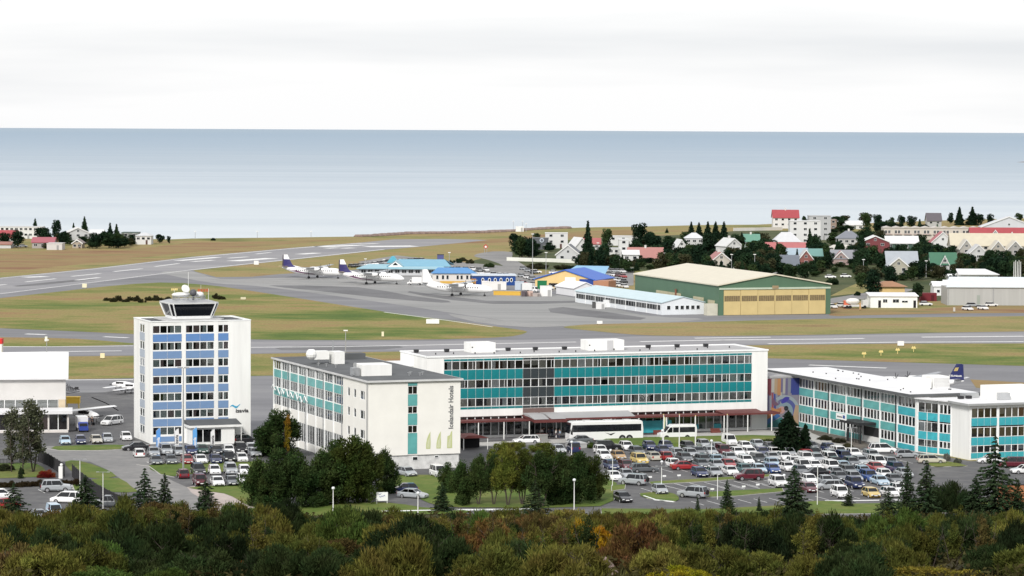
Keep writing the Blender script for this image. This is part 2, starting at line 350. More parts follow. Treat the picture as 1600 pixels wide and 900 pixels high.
# surf line along the beach and the low rocky point at the right edge
sheet('surf', [(440, 370.2), (520, 369), (575, 367.8), (625, 364.4), (700, 362.8), (770, 361.2), (812, 358.8), (812, 357.9), (700, 361.2), (600, 364.6), (540, 366.6), (440, 368.6)],
      mat('white_surf', (.8, .82, .83), .6, .1, .02, world=True), 1, 'thin white line of surf along the beach', 'surf', dz=-1.93)
a = G(1588, 253.4, -2); b = G(1760, 252.6, -2)
mb = MB(); ring = []
for i in range(9):
    t = i / 8; x = a[0] + (b[0] - a[0]) * t * 1.6; y = a[1] + (b[1] - a[1]) * t
    h = 7 * math.sin(min(1, t * 1.6) * math.pi / 2) * (1 + .3 * math.sin(9 * t))
    ring.append([(x, y - 60, -3), (x, y, -2 + h), (x, y + 200, -3)])
mb.loft(ring); tag(mb.build('headland', M_rock), 'low dark rocky point jutting into the sea at the right edge', 'headland', kind='structure')
# beach scrub: low dark line of rocks on the shore
mb = MB(); r_ = random.Random(3)
for i in range(420):
    t = r_.random(); px_ = 560 + t * 330; k = np.interp(px_, [p[0] for p in coast_px], [p[1] for p in coast_px])
    x, y = G(px_, k + .3 + r_.random() * .7); s = .8 + 1.6 * r_.random(); mb.ball((x, y, .2), s, 6, 4, 0, (1.3, 1, .55))
tag(mb.build('shore_rocks', M_rock), 'dark boulders and scrub lining the edge of the beach', 'rocks', kind='stuff')

# heathland tones of the airfield (real differences of vegetation)
sheet('heath', [(-60, 398), (60, 392), (200, 390), (300, 379), (420, 377), (520, 375), (560, 373), (420, 384), (300, 394), (150, 410), (-60, 428)], GR_rust, 1, 'rust brown heath strip between the far runway and the shore', 'heath', 3)
sheet('heath', [(700, 381), (800, 371), (905, 362), (1000, 360), (1000, 366), (860, 374), (800, 378)], GR_rust, 1.25, 'rust brown heath behind the terminal by the beach', 'heath', 3)
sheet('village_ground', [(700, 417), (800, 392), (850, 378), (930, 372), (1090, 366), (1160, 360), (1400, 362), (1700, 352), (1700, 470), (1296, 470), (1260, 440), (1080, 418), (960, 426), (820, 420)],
      ground_mat('garden_undergrowth', [(.45, (.03, .045, .018)), (.7, (.06, .075, .03)), (.95, (.10, .10, .05))], .05, .3, fine=.3), 1.5, 'dark green garden ground beneath the village trees', 'ground')  # dark green-brown colour of the garden undergrowth

# the tarmac of the airport and the town side, then islands of grass on top
sheet('airfield_tarmac', [(-300, 470), (0, 459), (166, 438.5), (300, 421.5), (306, 424.5), (338, 433), (394, 432.4), (440, 428), (520, 424), (560, 421), (640, 418), (700, 424), (840, 446), (900, 440), (1000, 470), (1110, 484), (1297, 491),
       (1340, 489), (1480, 486), (1600, 480), (1800, 477), (2300, 600), (2600, 700), (-900, 700)], GR_taxi, 1, 'grey airfield tarmac of taxiways and aprons', 'tarmac')
sheet('runway', [(-300, 472), (0, 434), (150, 419), (300, 401.3), (460, 387), (564, 379), (616, 374), (690, 373.3), (745, 374.4), (762, 375.4), (663, 385), (600, 390.4), (460, 405.6), (300, 422.6), (166, 439.6), (0, 460.4), (-300, 503)],
      GR_runway, 2, 'long pale grey runway running diagonally toward the shore', 'runway')
sheet('apron', [(250, 426), (300, 424), (345, 436), (440, 434), (560, 434), (640, 430), (720, 446), (880, 462), (1000, 492), (1100, 499), (900, 511), (760, 497), (640, 479), (520, 462), (400, 447), (330, 442)], GR_apron, 2.5, 'pale concrete apron where the parked airliners stand', 'apron', 3)
sheet('grass_field', [(-220, 492), (0, 466), (90, 456), (166, 447.5), (250, 441.5), (319, 445), (375, 452), (485, 469), (600, 487), (700, 500), (780, 511), (818, 516.5), (822, 520), (800, 525.6), (740, 529), (640, 531), (500, 531.4), (392, 530.4), (205, 522), (0, 513), (-220, 508)],
      GR_lawn, 3, 'broad green and straw coloured grass field behind the control tower', 'grass', 2)
sheet('grass_field', [(-220, 527), (10, 527.2), (120, 529.5), (200, 536), (215, 538.5), (120, 541), (0, 542), (-220, 545)], GR_lawn, 3, 'thin grass wedge between two taxiways at the left edge', 'grass', 2)
sheet('grass_field', [(-300, 562), (0, 558), (208, 556), (392, 553.2), (620, 549.5), (900, 545), (1200, 539.2), (1400, 537), (1900, 536.6), (1900, 576), (1600, 572), (1400, 566), (1200, 560), (900, 570), (700, 580), (430, 587), (208, 591), (-300, 600)],
      GR_lawn, 3, 'long grass strip between the runway and the buildings', 'grass')
sheet('grass_field', [(880, 511), (905, 508), (940, 506.4), (1100, 503), (1300, 498), (1600, 494), (1900, 492), (1900, 515), (1600, 518), (1400, 521), (1200, 524.4), (1060, 525), (990, 523), (930, 517.5), (895, 514)],
      GR_dry, 3, 'straw coloured grass strip in front of the green hangar', 'grass', 2)
sheet('grass_field', [(1296, 479), (1360, 484), (1440, 484), (1500, 478), (1700, 474), (1700, 487), (1480, 490), (1340, 493), (1297, 493)], GR_rust, 3, 'brown rough verge to the right of the green hangar', 'grass', 2)
sheet('grass_field', [(1516, 593), (1600, 598), (1900, 600), (1900, 616), (1600, 612), (1525, 606)], GR_rust, 3, 'brown grass patch behind the right hand office block', 'grass')
sheet('runway', [(-300, 544), (0, 543), (210, 541.5), (392, 534), (640, 533.5), (860, 530), (1000, 525.6), (1200, 526), (1400, 522.5), (1600, 519.4), (1900, 517), (1900, 535), (1600, 535.2), (1400, 535.8), (1200, 538), (900, 544), (620, 548), (392, 552), (208, 554.6), (0, 556.6), (-300, 559)],
      GR_runway, 2, 'grey runway passing behind the hotel', 'runway')
sheet('asphalt_patch', [(96, 614), (180, 613.5), (209, 613), (209, 668), (160, 664), (100, 664)], GR_asph, 4, 'dark asphalt stand beside the left hangar', 'tarmac')
sheet('hill_meadow', [(1296, 463), (1322, 450), (1350, 438), (1362, 436), (1358, 452), (1348, 458)], GR_dry, 3, 'straw coloured meadow slope beside the green hangar', 'grass')
sheet('village_road', [(1290, 470), (1300, 466), (1350, 458), (1400, 450), (1430, 452), (1400, 462), (1350, 467), (1300, 474)], GR_old, 4, 'grey lane curving behind the white shed', 'road')
sheet('village_road', [(745, 397), (770, 393), (800, 394), (800, 402), (815, 412), (832, 425), (835, 440), (815, 440), (800, 425), (780, 412), (758, 405), (742, 401)], GR_old, 4, 'grey road bending toward the terminal car park', 'road', 2)
sheet('terminal_car_park', [(560, 409), (620, 399), (700, 408), (790, 416), (835, 430), (990, 418), (990, 446), (860, 455), (700, 440), (600, 425)], GR_old, 3, 'asphalt car park around the small blue roofed terminal', 'car park')

# runway paint
def stroke(name, a, b, wpx, matr=M_line, lvl=4.0, px=True, wm=None):
    A = np.array(G(*a) if px else a); B_ = np.array(G(*b) if px else b); d = B_ - A; n_ = np.array([-d[1], d[0]]); n_ = n_ / np.hypot(*n_)
    if wm is None:
        dist = np.hypot(*A); wm = wpx * dist * dist / (FOC * CAMH) * max(.25, abs(d[0]) / np.hypot(*d))
    h = n_ * wm / 2
    return [(*(A - h), .012 * lvl), (*(B_ - h), .012 * lvl), (*(B_ + h), .012 * lvl), (*(A + h), .012 * lvl)]
marks = [((38, 433.4), (72, 432.2), 1.6), ((40, 440.6), (87, 435.6), 1.1), ((112, 432), (157, 427.5), 1.1), ((119, 438), (155, 433.8), 1.7), ((178, 424.5), (222, 420), 1.1), ((242, 416.6), (280, 411.8), 1.1),
         ((278, 407.4), (340, 402.2), 2.0), ((300, 409), (334, 406.6), 1.1), ((357, 403.6), (387, 401.4), 1), ((364, 408), (425, 403.6), 2.6), ((400, 397), (423, 394.6), 1), ((468, 397.4), (496, 395.4), 1.8),
         ((497, 385.8), (562, 383.2), 1.8), ((510, 388.2), (527, 387.2), 1.2), ((534, 388.2), (552, 387.4), 1.1), ((572, 385.4), (648, 384.6), 1.8), ((-30, 449), (10, 444.4), 1.2), ((560, 381.6), (590, 380.6), .8)]
for i, (a, b, wv) in enumerate(marks):
    mb = MB(); mb.quad(*stroke('', a, b, wv)); tag(mb.build('runway_marking', M_line), 'white painted stroke on the diagonal far runway', 'marking', 'painted strokes on the far runway', 'structure')
def pline(name, pts, wpx, m, label, lvl=4.0):
    mb = MB()
    for a, b in zip(pts[:-1], pts[1:]): mb.quad(*stroke('', a, b, wpx, lvl=lvl))
    return tag(mb.build(name, m), label, 'marking', kind='structure')
pline('edge_line', [(-100, 474.5), (0, 459.2), (166, 438.6), (300, 421.6), (460, 404.8), (600, 389.8)], .7, M_line, 'thin white edge line along the near side of the far runway')
pline('edge_line', [(0, 435), (150, 420), (300, 402.4), (460, 388), (564, 380)], .6, M_line, 'thin white edge line along the far side of the far runway')
pline('edge_line', [(1000, 534), (1130, 531.4), (1300, 530), (1350, 529)], .9, M_line, 'white line along the runway behind the hotel')
pline('edge_line', [(1085, 528.6), (1200, 527), (1204, 527)], .8, M_line, 'short white line on the runway above the hotel roof')
pline('edge_line', [(1440, 527), (1600, 525.6)], .9, M_line, 'white line on the runway at the right edge')
pline('edge_line', [(1200, 537.2), (1400, 535), (1600, 534.2)], .8, M_line, 'white edge line along the grass strip at right')
pline('edge_line', [(0, 541.8), (80, 542), (208, 540.6)], .7, M_line, 'white edge line of the runway left of the tower')
pline('edge_line', [(0, 551), (80, 549.8), (190, 548.4)], .7, M_line, 'white centre line of the runway left of the tower')
pline('edge_line', [(392, 543), (500, 542), (640, 540), (760, 537.4), (900, 534.6)], .7, M_line, 'white centre line of the runway behind the hotel roof')
pline('edge_line', [(40, 522), (72, 523)], 1.0, M_line, 'short white dash on the left taxiway')
pline('edge_line', [(162, 526.4), (200, 528)], .9, M_line, 'white dash on the taxiway just left of the tower')
pline('edge_line', [(143, 621), (165, 630), (185, 642)], .8, M_line, 'faded white guide line on the dark stand beside the hangar')
pline('edge_line', [(1264, 570.6), (1385, 575.4)], 1.0, M_line, 'white line on the taxiway behind the right office block')
pline('edge_line', [(100, 594), (208, 593.6)], .9, M_line, 'white edge line between apron and grass beside the tower')
0 and pline('taxi_line', [(305, 445.6), (400, 447), (520, 463), (640, 481), (760, 500), (860, 521)], .6, M_yline, 'faded yellow taxi line curving past the parked airliners')
pline('edge_line', [(600, 487.8), (700, 501), (770, 511)], .5, M_line, 'faint edge line along the big grass field')

for i, (pts, tone) in enumerate((([(420, 446), (560, 449), (640, 462), (700, 470), (690, 473), (600, 466), (500, 455)], 0), ([(640, 455), (760, 470), (900, 470), (900, 473), (770, 475), (660, 462)], 0), ([(880, 480), (1010, 497), (960, 499), (860, 488)], 0), ([(330, 437), (420, 438), (520, 446), (400, 443)], 1),
        ([(700, 490), (820, 505), (900, 507), (830, 512), (740, 503)], 1), ([(540, 436), (640, 446), (630, 449), (530, 440)], 1), ([(20, 447), (120, 437), (150, 436), (60, 446)], 0), ([(460, 541), (620, 540), (600, 546), (440, 547)], 0))):
    sheet('tarmac_patch', pts, ground_mat('patched_tarmac', [(.5, (.125, .125, .13)), (.95, (.18, .18, .185))], .05, .3, fine=.1) if not tone and 'patched_tarmac' not in MATS else MATS['patched_tarmac'] if not tone else (MATS.get('pale_tarmac') or ground_mat('pale_tarmac', [(.5, (.25, .25, .245)), (.95, (.30, .295, .29))], .05, .3, fine=.1)), 3.4 + .05 * i, ('darker' if not tone else 'paler') + ' repaired strip of tarmac number %s from the left on the airfield' % ('one two three four five six seven eight'.split()[i]), 'tarmac', 2)
# ---------------------------------------------------------------- near side: streets, car parks, lawns
sheet('town_asphalt', [(-260, 664), (130, 660), (209, 668), (236, 697), (400, 694), (430, 664), (600, 664), (720, 690), (1200, 671), (1262, 668), (1430, 706), (1516, 721), (1900, 712), (1900, 810), (-260, 810)], GR_asph, 5, 'asphalt of the streets and car parks around the hotel', 'road')
sheet('service_road', [(60, 700), (100, 698), (150, 702), (200, 704), (232, 716), (252, 742), (292, 762), (340, 785), (358, 800), (268, 806), (232, 780), (190, 750), (140, 722), (72, 722)], GR_old, 6, 'pale worn driveway curving in front of the control tower', 'road', 2)
sheet('footpath', [(292, 762), (352, 757), (370, 766), (412, 797), (345, 806), (318, 782)], ground_mat('pink_gravel', [(.5, (.36, .31, .29)), (.9, (.46, .40, .37))], .2, .8, fine=.1), 7, 'pale pinkish gravel path beside the tower car park', 'path', 2)
sheet('pavement', [(722, 693), (1192, 672.5), (1250, 676), (1240, 684), (1080, 684), (940, 690), (722, 699)], GR_pave, 6, 'pale concrete forecourt under the hotel canopy', 'pavement')
sheet('pavement', [(1256, 676), (1270, 674), (1300, 690), (1345, 704), (1400, 716), (1395, 720), (1330, 712), (1285, 696), (1262, 686)], GR_pave, 6, 'pale footpath along the right hand office block', 'pavement')
sheet('planting_bed', [(1262, 669), (1300, 674), (1345, 688), (1360, 697), (1345, 702), (1300, 690), (1268, 677)], ground_mat('bare_soil', [(.5, (.10, .09, .08)), (.9, (.17, .15, .13))], .3, 1, fine=.3), 7, 'bare earth bed at the foot of the right office block', 'planting bed')
LWN = [([(86, 698), (180, 695.5), (196, 698), (190, 702), (150, 704), (92, 704)], 'narrow lawn strip behind the row of five cars', 1),
       ([(102, 722), (125, 721), (160, 732), (182, 745), (150, 748), (128, 744), (108, 734)], 'lawn wedge between the fence and the driveway', 1),
       ([(143, 750), (186, 748), (206, 762), (214, 769), (180, 770), (158, 764)], 'second lawn wedge beside the slatted fence', 1),
       ([(-60, 728), (20, 724), (58, 726), (72, 738), (64, 746), (-60, 747)], 'garden lawn at the left edge', 1),
       ([(112, 757), (128, 755), (132, 770), (118, 772)], 'tiny lawn patch beside the hedge', 0),
       ([(232, 728), (300, 724), (408, 722), (412, 734), (300, 741), (272, 745), (250, 741)], 'lawn between the two rows of the tower car park', 1),
       ([(294, 763), (376, 758), (430, 758), (440, 792), (400, 795), (372, 782), (350, 772)], 'lawn with a worn edge below the tower car park', 1),
       ([(586, 762), (610, 745), (690, 743), (720, 745), (940, 745), (958, 770), (938, 792), (760, 794), (690, 792), (655, 780), (640, 768)], 'large lawn beneath the group of trees', 1),
       ([(360, 798), (480, 790), (600, 786), (660, 794), (720, 797), (720, 804), (520, 806), (360, 812)], 'rough grass verge under the dense trees', 1),
       ([(956, 759), (977, 758), (976, 765), (956, 768)], 'grass corner beside the light pickup', 0),
       ([(1014, 754), (1085, 749.5), (1160, 745), (1205, 742), (1206, 745.5), (1090, 754), (1018, 757.5)], 'long thin grass island in the hotel car park', 0),
       ([(1000, 772), (1042, 770), (1060, 777), (1054, 785), (1012, 780)], 'grass island with a white kerb in the hotel car park', 1),
       ([(1098, 770), (1150, 767.5), (1222, 764), (1224, 769), (1150, 776), (1104, 778)], 'grass island behind the small spruce', 0),
       ([(1250, 786), (1300, 784), (1320, 787), (1300, 795), (1252, 797)], 'small rounded grass island at the bottom of the car park', 1),
       ([(1452, 723.5), (1482, 722.5), (1511, 729), (1480, 730), (1456, 730)], 'small lawn with a kerb beside the right office block', 1),
       ([(940, 796), (1100, 797), (1240, 790), (1480, 786), (1700, 786), (1700, 800), (940, 808)], 'grass verge between the car park and the hillside', 0)]
def kerb(pts, label=None, closed=True, h=.13, wid=.18, m=M_kerb):
    P = [np.array(G(*p)) for p in pts]; mb = MB(); n = len(P)
    for i in range(n if closed else n - 1):
        a, b = P[i], P[(i + 1) % n]; d = b - a; Ld = np.hypot(*d)
        if Ld < .05: continue
        d = d / Ld; nn = np.array([-d[1], d[0]]) * wid / 2; a2 = a - d * wid * .3; b2 = b + d * wid * .3
        mb.prism([tuple(a2 - nn), tuple(b2 - nn), tuple(b2 + nn), tuple(a2 + nn)], 0, h + .003 * (i % 2))
    return tag(mb.build('kerb', m), label, 'kerb', kind='structure')
for li, (pts, lab, sm) in enumerate(LWN):
    sheet('lawn', pts, GR_close, 8 + .35 * li, lab, 'lawn', 2 if sm else 0)
    if not sm or 'island' in lab or 'kerb' in lab: kerb(pts, 'concrete kerb around the ' + lab.replace('with a white kerb ', '').replace('with a kerb ', ''))
kerb([(1006, 776), (1024, 782), (1052, 785)], 'bright white kerb edge of the grass island in the hotel car park', False, .16, .3, M_trim)
kerb([(60, 700), (92, 704.6), (150, 705), (190, 703), (200, 701)], 'pale kerb along the narrow lawn strip by the five cars', False)
kerb([(214, 727), (232, 729), (250, 742), (272, 746.5)], 'kerb at the rounded end of the tower car park', False)
kerb([(600, 800), (720, 797.6), (830, 796.6)], 'pale stone kerb of the street seen through the bushes', False, .14, .9, M_trim)
kerb([(1290, 783.5), (1345, 783), (1480, 781)], 'pale kerb along the lower edge of the hotel car park', False, .14, .3, M_trim)
# embankment of grass between hotel drive and car park
P = [G(*p) for p in [(916, 698), (942, 688.5), (1180, 683.5), (1240, 685), (1262, 690), (1204, 694.5), (1000, 701), (958, 703)]]
c = np.mean(P, 0); mb = MB(); mb.loft([[(x, y, .04) for x, y in P], [(x * .94 + c[0] * .06, y * .9 + c[1] * .1, .55) for x, y in P]])
tag(mb.build('grass_bank', GR_close), 'raised green grass bank between the hotel drive and the parked cars', 'grass bank', kind='structure')
# parking bay lines
mb = MB(); gx = (math.cos(R(20.5)), math.sin(R(20.5))); gy = (-gx[1], gx[0])
def bays(p, n, step=2.5, ln=4.6, sgn=1):
    a = G(*p)
    for i in range(n):
        x = a[0] + gx[0] * step * i; y = a[1] + gx[1] * step * i
        e = (x + gy[0] * ln * sgn, y + gy[1] * ln * sgn); mb.quad(*stroke('', (x, y), e, 0, px=False, wm=.14, lvl=6.5))
bays((1020, 769), 12); bays((1030, 757), 10, sgn=-1); bays((1100, 790), 14); bays((1140, 766), 12); bays((70, 771), 4, sgn=1); bays((955, 722), 16); bays((960, 742), 22); bays((1240, 772), 12)
bays((240, 727), 8, sgn=1); bays((318, 760), 6)
tag(mb.build('parking_lines', M_line), 'white parking bay lines painted across the car parks', 'marking', kind='structure')
# ================================================================ BUILDINGS
GRID = 20.5
def win_mesh(w, h, kind='a', t=.07):
    key = ('win', round(w, 2), round(h, 2), kind, t)
    if key in MESH: return MESH[key]
    mb = MB(); y0, y1 = (-.05, .09) if t > .05 else (-.015, .04)
    mb.box(0, y0, 0, w, y1, t); mb.box(0, y0, h - t, w, y1, h); mb.box(0, y0, t, t, y1, h - t); mb.box(w - t, y0, t, w, y1, h - t)
    if kind == 'b': mb.box(w * .62, y0 + .01, t, w * .62 + t * .8, y1, h - t)
    if kind == 'c': mb.box(w / 2 - t / 2, y0 + .01, t, w / 2 + t / 2, y1, h - t)
    MESH[key] = mb.mesh('window', M_trim); return MESH[key]
MESH = {}
def simple_mesh(key, fn, m):
    if key not in MESH:
        mb = MB(); fn(mb); MESH[key] = mb.mesh(key[0], m)
    return MESH[key]
def window(root, x, y, z, phi, w, h, kind='a', curtain=.6, name='window', t=.07, tones=((.56, .52, .46), (.44, .42, .38), (.66, .64, .60), (.38, .36, .34), (.82, .83, .83))):
    f = put(name, win_mesh(w, h, kind, t), root, (x, y, z), phi)
    put('pane', simple_mesh(('pane', round(w, 2), round(h, 2)), lambda m: m.quad((.04, .03, .04), (w - .04, .03, .04), (w - .04, .03, h - .04), (.04, .03, h - .04)), M_glass), f)
    if rnd.random() < curtain:
        k = rnd.choice((0, 0, 0, 1, 2, 3)); a, b = ((.03, .97), (.03, .55), (.45, .97), (.03, .97))[k]; z0 = 0.04 if k < 3 else h * rnd.choice((.35, .5, .65))
        c = simple_mesh(('curtain', round(w, 2), round(h, 2), k, round(z0, 2)), lambda m: m.quad((w * a, .22, z0), (w * b, .22, z0), (w * b, .22, h), (w * a, .22, h)), M_curt)
        put('curtain', c, f, (0, 0, 0), 0, rnd.choice(tones))
    return f
M_dpane = mat('dark_window_pane', (.022, .026, .030), .12, .3, 1.5, spec=.5)
def dwindow(root, x, y, z, phi, w, h, kind='a', curtain=0, name='window', t=.06):
    f = put(name, win_mesh(w, h, kind, t), root, (x, y, z), phi)
    return put('pane', simple_mesh(('dpane', round(w, 2), round(h, 2)), lambda m: m.box(.03, -.02, .03, w - .03, .03, h - .03), M_dpane), f)
def panel(root, x, y, z, phi, w, h, m, name='panel', gap=.035, d=.03):
    return put(name, simple_mesh((name, round(w, 2), round(h, 2), m.name), lambda q: q.box(gap, -d, gap, w - gap, d, h - gap), m), root, (x, y, z), phi)
def spot(ox, oy, phi, t, out_=0): return ox + math.cos(phi) * t + math.sin(phi) * out_, oy + math.sin(phi) * t - math.cos(phi) * out_

# ---------------------------------------------------------------- control tower block
t = thing('tower_building', 'white seven storey block with blue bands and a glazed control cab on its roof', 'control tower', (-61.6, 522.5, 0), GRID)
W, D, H = 17.7, 12.0, 20.85
FC = [(.42, 5.5, 4), (6.2, 11.2, 4), (11.9, 13.76, 2)]
mb = MB(); mb.box(.35, .4, 0, W - .35, D - .4, H - .3); mb.build('interior', M_inside, t)
mb = MB()
xs = [0, FC[0][0], FC[0][1], FC[1][0], FC[1][1], FC[2][0], FC[2][1], W]
for a, b in zip(xs[0::2], xs[1::2]): mb.box(a, 0, 0, b, .5, H)             # piers of the front
for a, b, n in FC:
    z = H; 
    for i in range(7):
        top = 20.25 - 2.9 * i; mb.box(a, .05, top, b, .5, z); z = top - 1.35
    mb.box(a, .05, 0, b, .5, z)
mb.box(W - .4, .5, 0, W, D, H); mb.box(0, D - .4, 0, W - .4, D, H)                # right and back walls
LC = (D - 7.6, D - 4.0)
for a, b in ((.5, D - LC[1] - .0), (D - LC[0], D - .4)): mb.box(0, a, 0, .4, b, H)
for a, b in ((4.0, 7.6),):
    z = H
    for i in range(7):
        top = 20.25 - 2.9 * i; mb.box(.05, a, top, .4, b, z); z = top - 1.45
    mb.box(.05, a, 0, .4, b, z)
mb.build('wall', M_white, t)
for i in range(7):
    top = 20.25 - 2.9 * i
    for a, b, n in FC:
        wd = (b - a) / n
        for k in range(n):
            window(t, a + k * wd, .1, top - 1.35, 0, wd, 1.35, 'a', .62, tones=((.62, .68, .66), (.75, .8, .78), (.52, .6, .58), (.4, .3, .3)))
        if i < 6:
            for k in range(2 if n == 4 else 1): panel(t, a + k * (b - a) / (2 if n == 4 else 1), .02, top - 2.8, 0, (b - a) / (2 if n == 4 else 1), 1.33, M_blue1 if i == 0 else M_blue2, 'blue_panel')
    wf = window(t, .02, 7.5, top - 1.45, R(-90), 1.7, 1.4, 'a', .9, tones=((.5, .55, .57),)); window(t, .02, 5.8, top - 1.45, R(-90), 1.7, 1.4, 'a', .9, tones=((.5, .55, .57),))
    if i < 6: panel(t, .02, 7.6, top - 2.85, R(-90), 3.6, 1.35, M_greyblue, 'grey_panel')
panel(t, .42, .02, .3, 0, 5.08, .95, M_blue2, 'blue_panel')
mb = MB(); mb.box(.3, .3, H - .12, W - .3, D - .3, H - .02); mb.build('roof', M_dark_roof, t)
mb = MB()
for a in ((-.06, -.06, W + .06, .26), (-.06, D - .26, W + .06, D + .06), (-.06, .26, .26, D - .26), (W - .26, .26, W + .06, D - .26)): mb.box(a[0], a[1], H + .003, a[2], a[3], H + .17)
mb.build('parapet', M_trim, t)
# entrance annex
mb = MB(); mb.box(11.6, -3.4, 0, 13.9, -3.15, 2.9); mb.box(6.2, -3.4, 0, 6.7, -3.15, 2.9); mb.box(6.2, -3.15, 0, 6.45, -.01, 2.9); mb.box(13.65, -3.15, 0, 13.9, -.01, 2.9); mb.box(6.7, -3.35, 0, 11.6, -3.2, .35); mb.box(6.7, -3.35, 2.65, 11.6, -3.2, 2.9)
mb.box(5.8, -3.9, 2.92, 15.2, -.01, 3.3); an = mb.build('entrance_annex', M_white, t)
mb = MB(); mb.ext([(-3.8, 3.32), (-.01, 4.0), (-.01, 3.32)], 5.9, 15.1, 0, 'x'); mb.build('annex_roof', M_dark_roof, an)
mb = MB(); mb.box(6.7, -1.2, .02, 11.6, -1.1, 2.9); mb.build('interior', M_inside, an)
mb = MB(); mb.tube((15.0, -3.7, 0), (15.0, -3.7, 2.92), .07); mb.build('post', M_post, t)
for k in range(3): window(t, 6.7 + k * 1.633, -3.36, .35, 0, 1.633, 2.3, 'a', 0, 'glass_front')
# sign: swoosh and wordmark
wall_text(t, 'isavia', .95, 15.0, 5.0, bold=.02, y=-.04, fit=2.3)
mb = MB(); pts = [(13.95 + i * .19, 5.95 + .22 * math.sin(i * .75) + .03 * i) for i in range(11)]
for i in range(10):
    w0 = .16 * math.sin(math.pi * i / 10) + .02; w1 = .16 * math.sin(math.pi * (i + 1) / 10) + .02
    mb.add([(pts[i][0], -.04, pts[i][1] - w0), (pts[i + 1][0], -.04, pts[i + 1][1] - w1), (pts[i + 1][0], -.04, pts[i + 1][1] + w1), (pts[i][0], -.04, pts[i][1] + w0)], [(0, 1, 2, 3)])
mb.build('logo', mat('logo_blue', (.05, .35, .55), .5, .05), t)
# control cab
cx, cy, cz = 8.3, 6.0, H
cabo = t
def ring(hw, hd, ch, z, c=(cx, cy)):
    return [(c[0] - hw + ch, c[1] - hd, z), (c[0] + hw - ch, c[1] - hd, z), (c[0] + hw, c[1] - hd + ch, z), (c[0] + hw, c[1] + hd - ch, z), (c[0] + hw - ch, c[1] + hd, z), (c[0] - hw + ch, c[1] + hd, z), (c[0] - hw, c[1] + hd - ch, z), (c[0] - hw, c[1] - hd + ch, z)]
mb = MB(); mb.loft([ring(5.5, 3.7, .8, cz + .05), ring(5.5, 3.7, .8, cz + .25)]); mb.build('cab_deck', mat('pale_deck', (.5, .5, .5), .7), t)
mb = MB(); r0 = ring(3.5, 3.0, .5, cz + .28); r1 = ring(3.6, 3.1, .5, cz + .75); mb.loft([r0, r1])
r2 = ring(4.35, 3.8, .6, cz + 2.85); r3 = ring(4.45, 3.9, .6, cz + 3.1); mb.loft([r2, r3]); lo = ring(3.6, 3.1, .5, cz + .75)
for a, b in zip(lo, r2): mb.tube(a, b, .13, n=4)
cab = mb.build('control_cab', M_trim, t)
mb = MB(); q0 = ring(3.5, 3.0, .5, cz + .76); q1 = ring(4.26, 3.7, .6, cz + 2.84)
for i in range(8): mb.quad(q0[i], q0[(i + 1) % 8], q1[(i + 1) % 8], q1[i])
mb.build('cab_glazing', mat('cab_glass', (.006, .008, .012), .1, .1, spec=.3), cab)
mb = MB(); mb.loft([ring(4.3, 3.75, .6, cz + 3.102), ring(3.2, 2.7, .5, cz + 3.45)]); mb.build('cab_roof', M_metal, cab)
mb = MB()
for i in range(16):
    a, b = 2 * math.pi * i / 16, 2 * math.pi * (i + 1) / 16; p = (cx + 2.9 * math.cos(a), cy + 2.3 * math.sin(a)); q = (cx + 2.9 * math.cos(b), cy + 2.3 * math.sin(b))
    mb.tube((*p, cz + 3.75), (*q, cz + 3.75), .05, n=4); mb.tube((*p, cz + 4.05), (*q, cz + 4.05), .05, n=4); mb.tube((*p, cz + 3.4), (*q, cz + 4.05), .04, n=4); mb.tube((*p, cz + 3.4), (*p, cz + 4.05), .04, n=4)
mb.build('railing', M_metal, cab)
mb = MB(); mb.ball((cx - 1.5, cy - .6, cz + 4.35), 1, 12, 6, sq=(1.75, 1.1, .42)); mb.ball((cx + 1.7, cy - .3, cz + 4.3), 1, 12, 6, sq=(.9, .8, .55)); mb.build('antenna_housing', M_post, t, smooth=True)
mb = MB(); mb.ball((cx + .35, cy - 1.6, cz + 4.7), .62, 14, 8); mb.tube((cx + .35, cy - 1.6, cz + 3.4), (cx + .35, cy - 1.6, cz + 4.2), .2); mb.build('radome', mat('dark_radome', (.09, .09, .10), .5, .1), t, smooth=True)
mb = MB(); mb.tube((cx - .9, cy - 1.2, cz + 5.35), (cx - .85, cy - 1.35, cz + 5.42), .78, .7, 16); mb.tube((cx - .75, cy - 1, cz + 3.4), (cx - .75, cy - 1, cz + 5.3), .07); mb.build('dish_antenna', M_post, t)
for x, y, h, r in ((cx - .1, cy, 8.2, .05), (cx + 2.9, cy - 2.2, 5.4, .045), (cx + 2.4, cy + 1, 5.9, .03), (cx - 2.6, cy, 5.2, .03)):
    mb = MB(); mb.tube((x, y, cz + (3.3 if r < .045 or x < cx + 2.5 else .3)), (x, y, cz + h), r, r * .7, 5); mb.build('mast', M_post, t)
mb = MB()
for i in range(4): mb.box(cx + 1.6 + .5 * i, cy - .2, cz + 4.75, cx + 1.9 + .5 * i, cy + .1, cz + 5.25)
mb.build('red_lamp_box', mat('rusty_red', (.45, .12, .05), .7, .2), t)
mb = MB()
for i in range(4): mb.box(cx - 3.1 + .3 * i, cy, cz + 5.05, cx - 2.9 + .3 * i, cy + .2, cz + 5.4)
mb.build('yellow_lamp_box', M_yellowm, t)

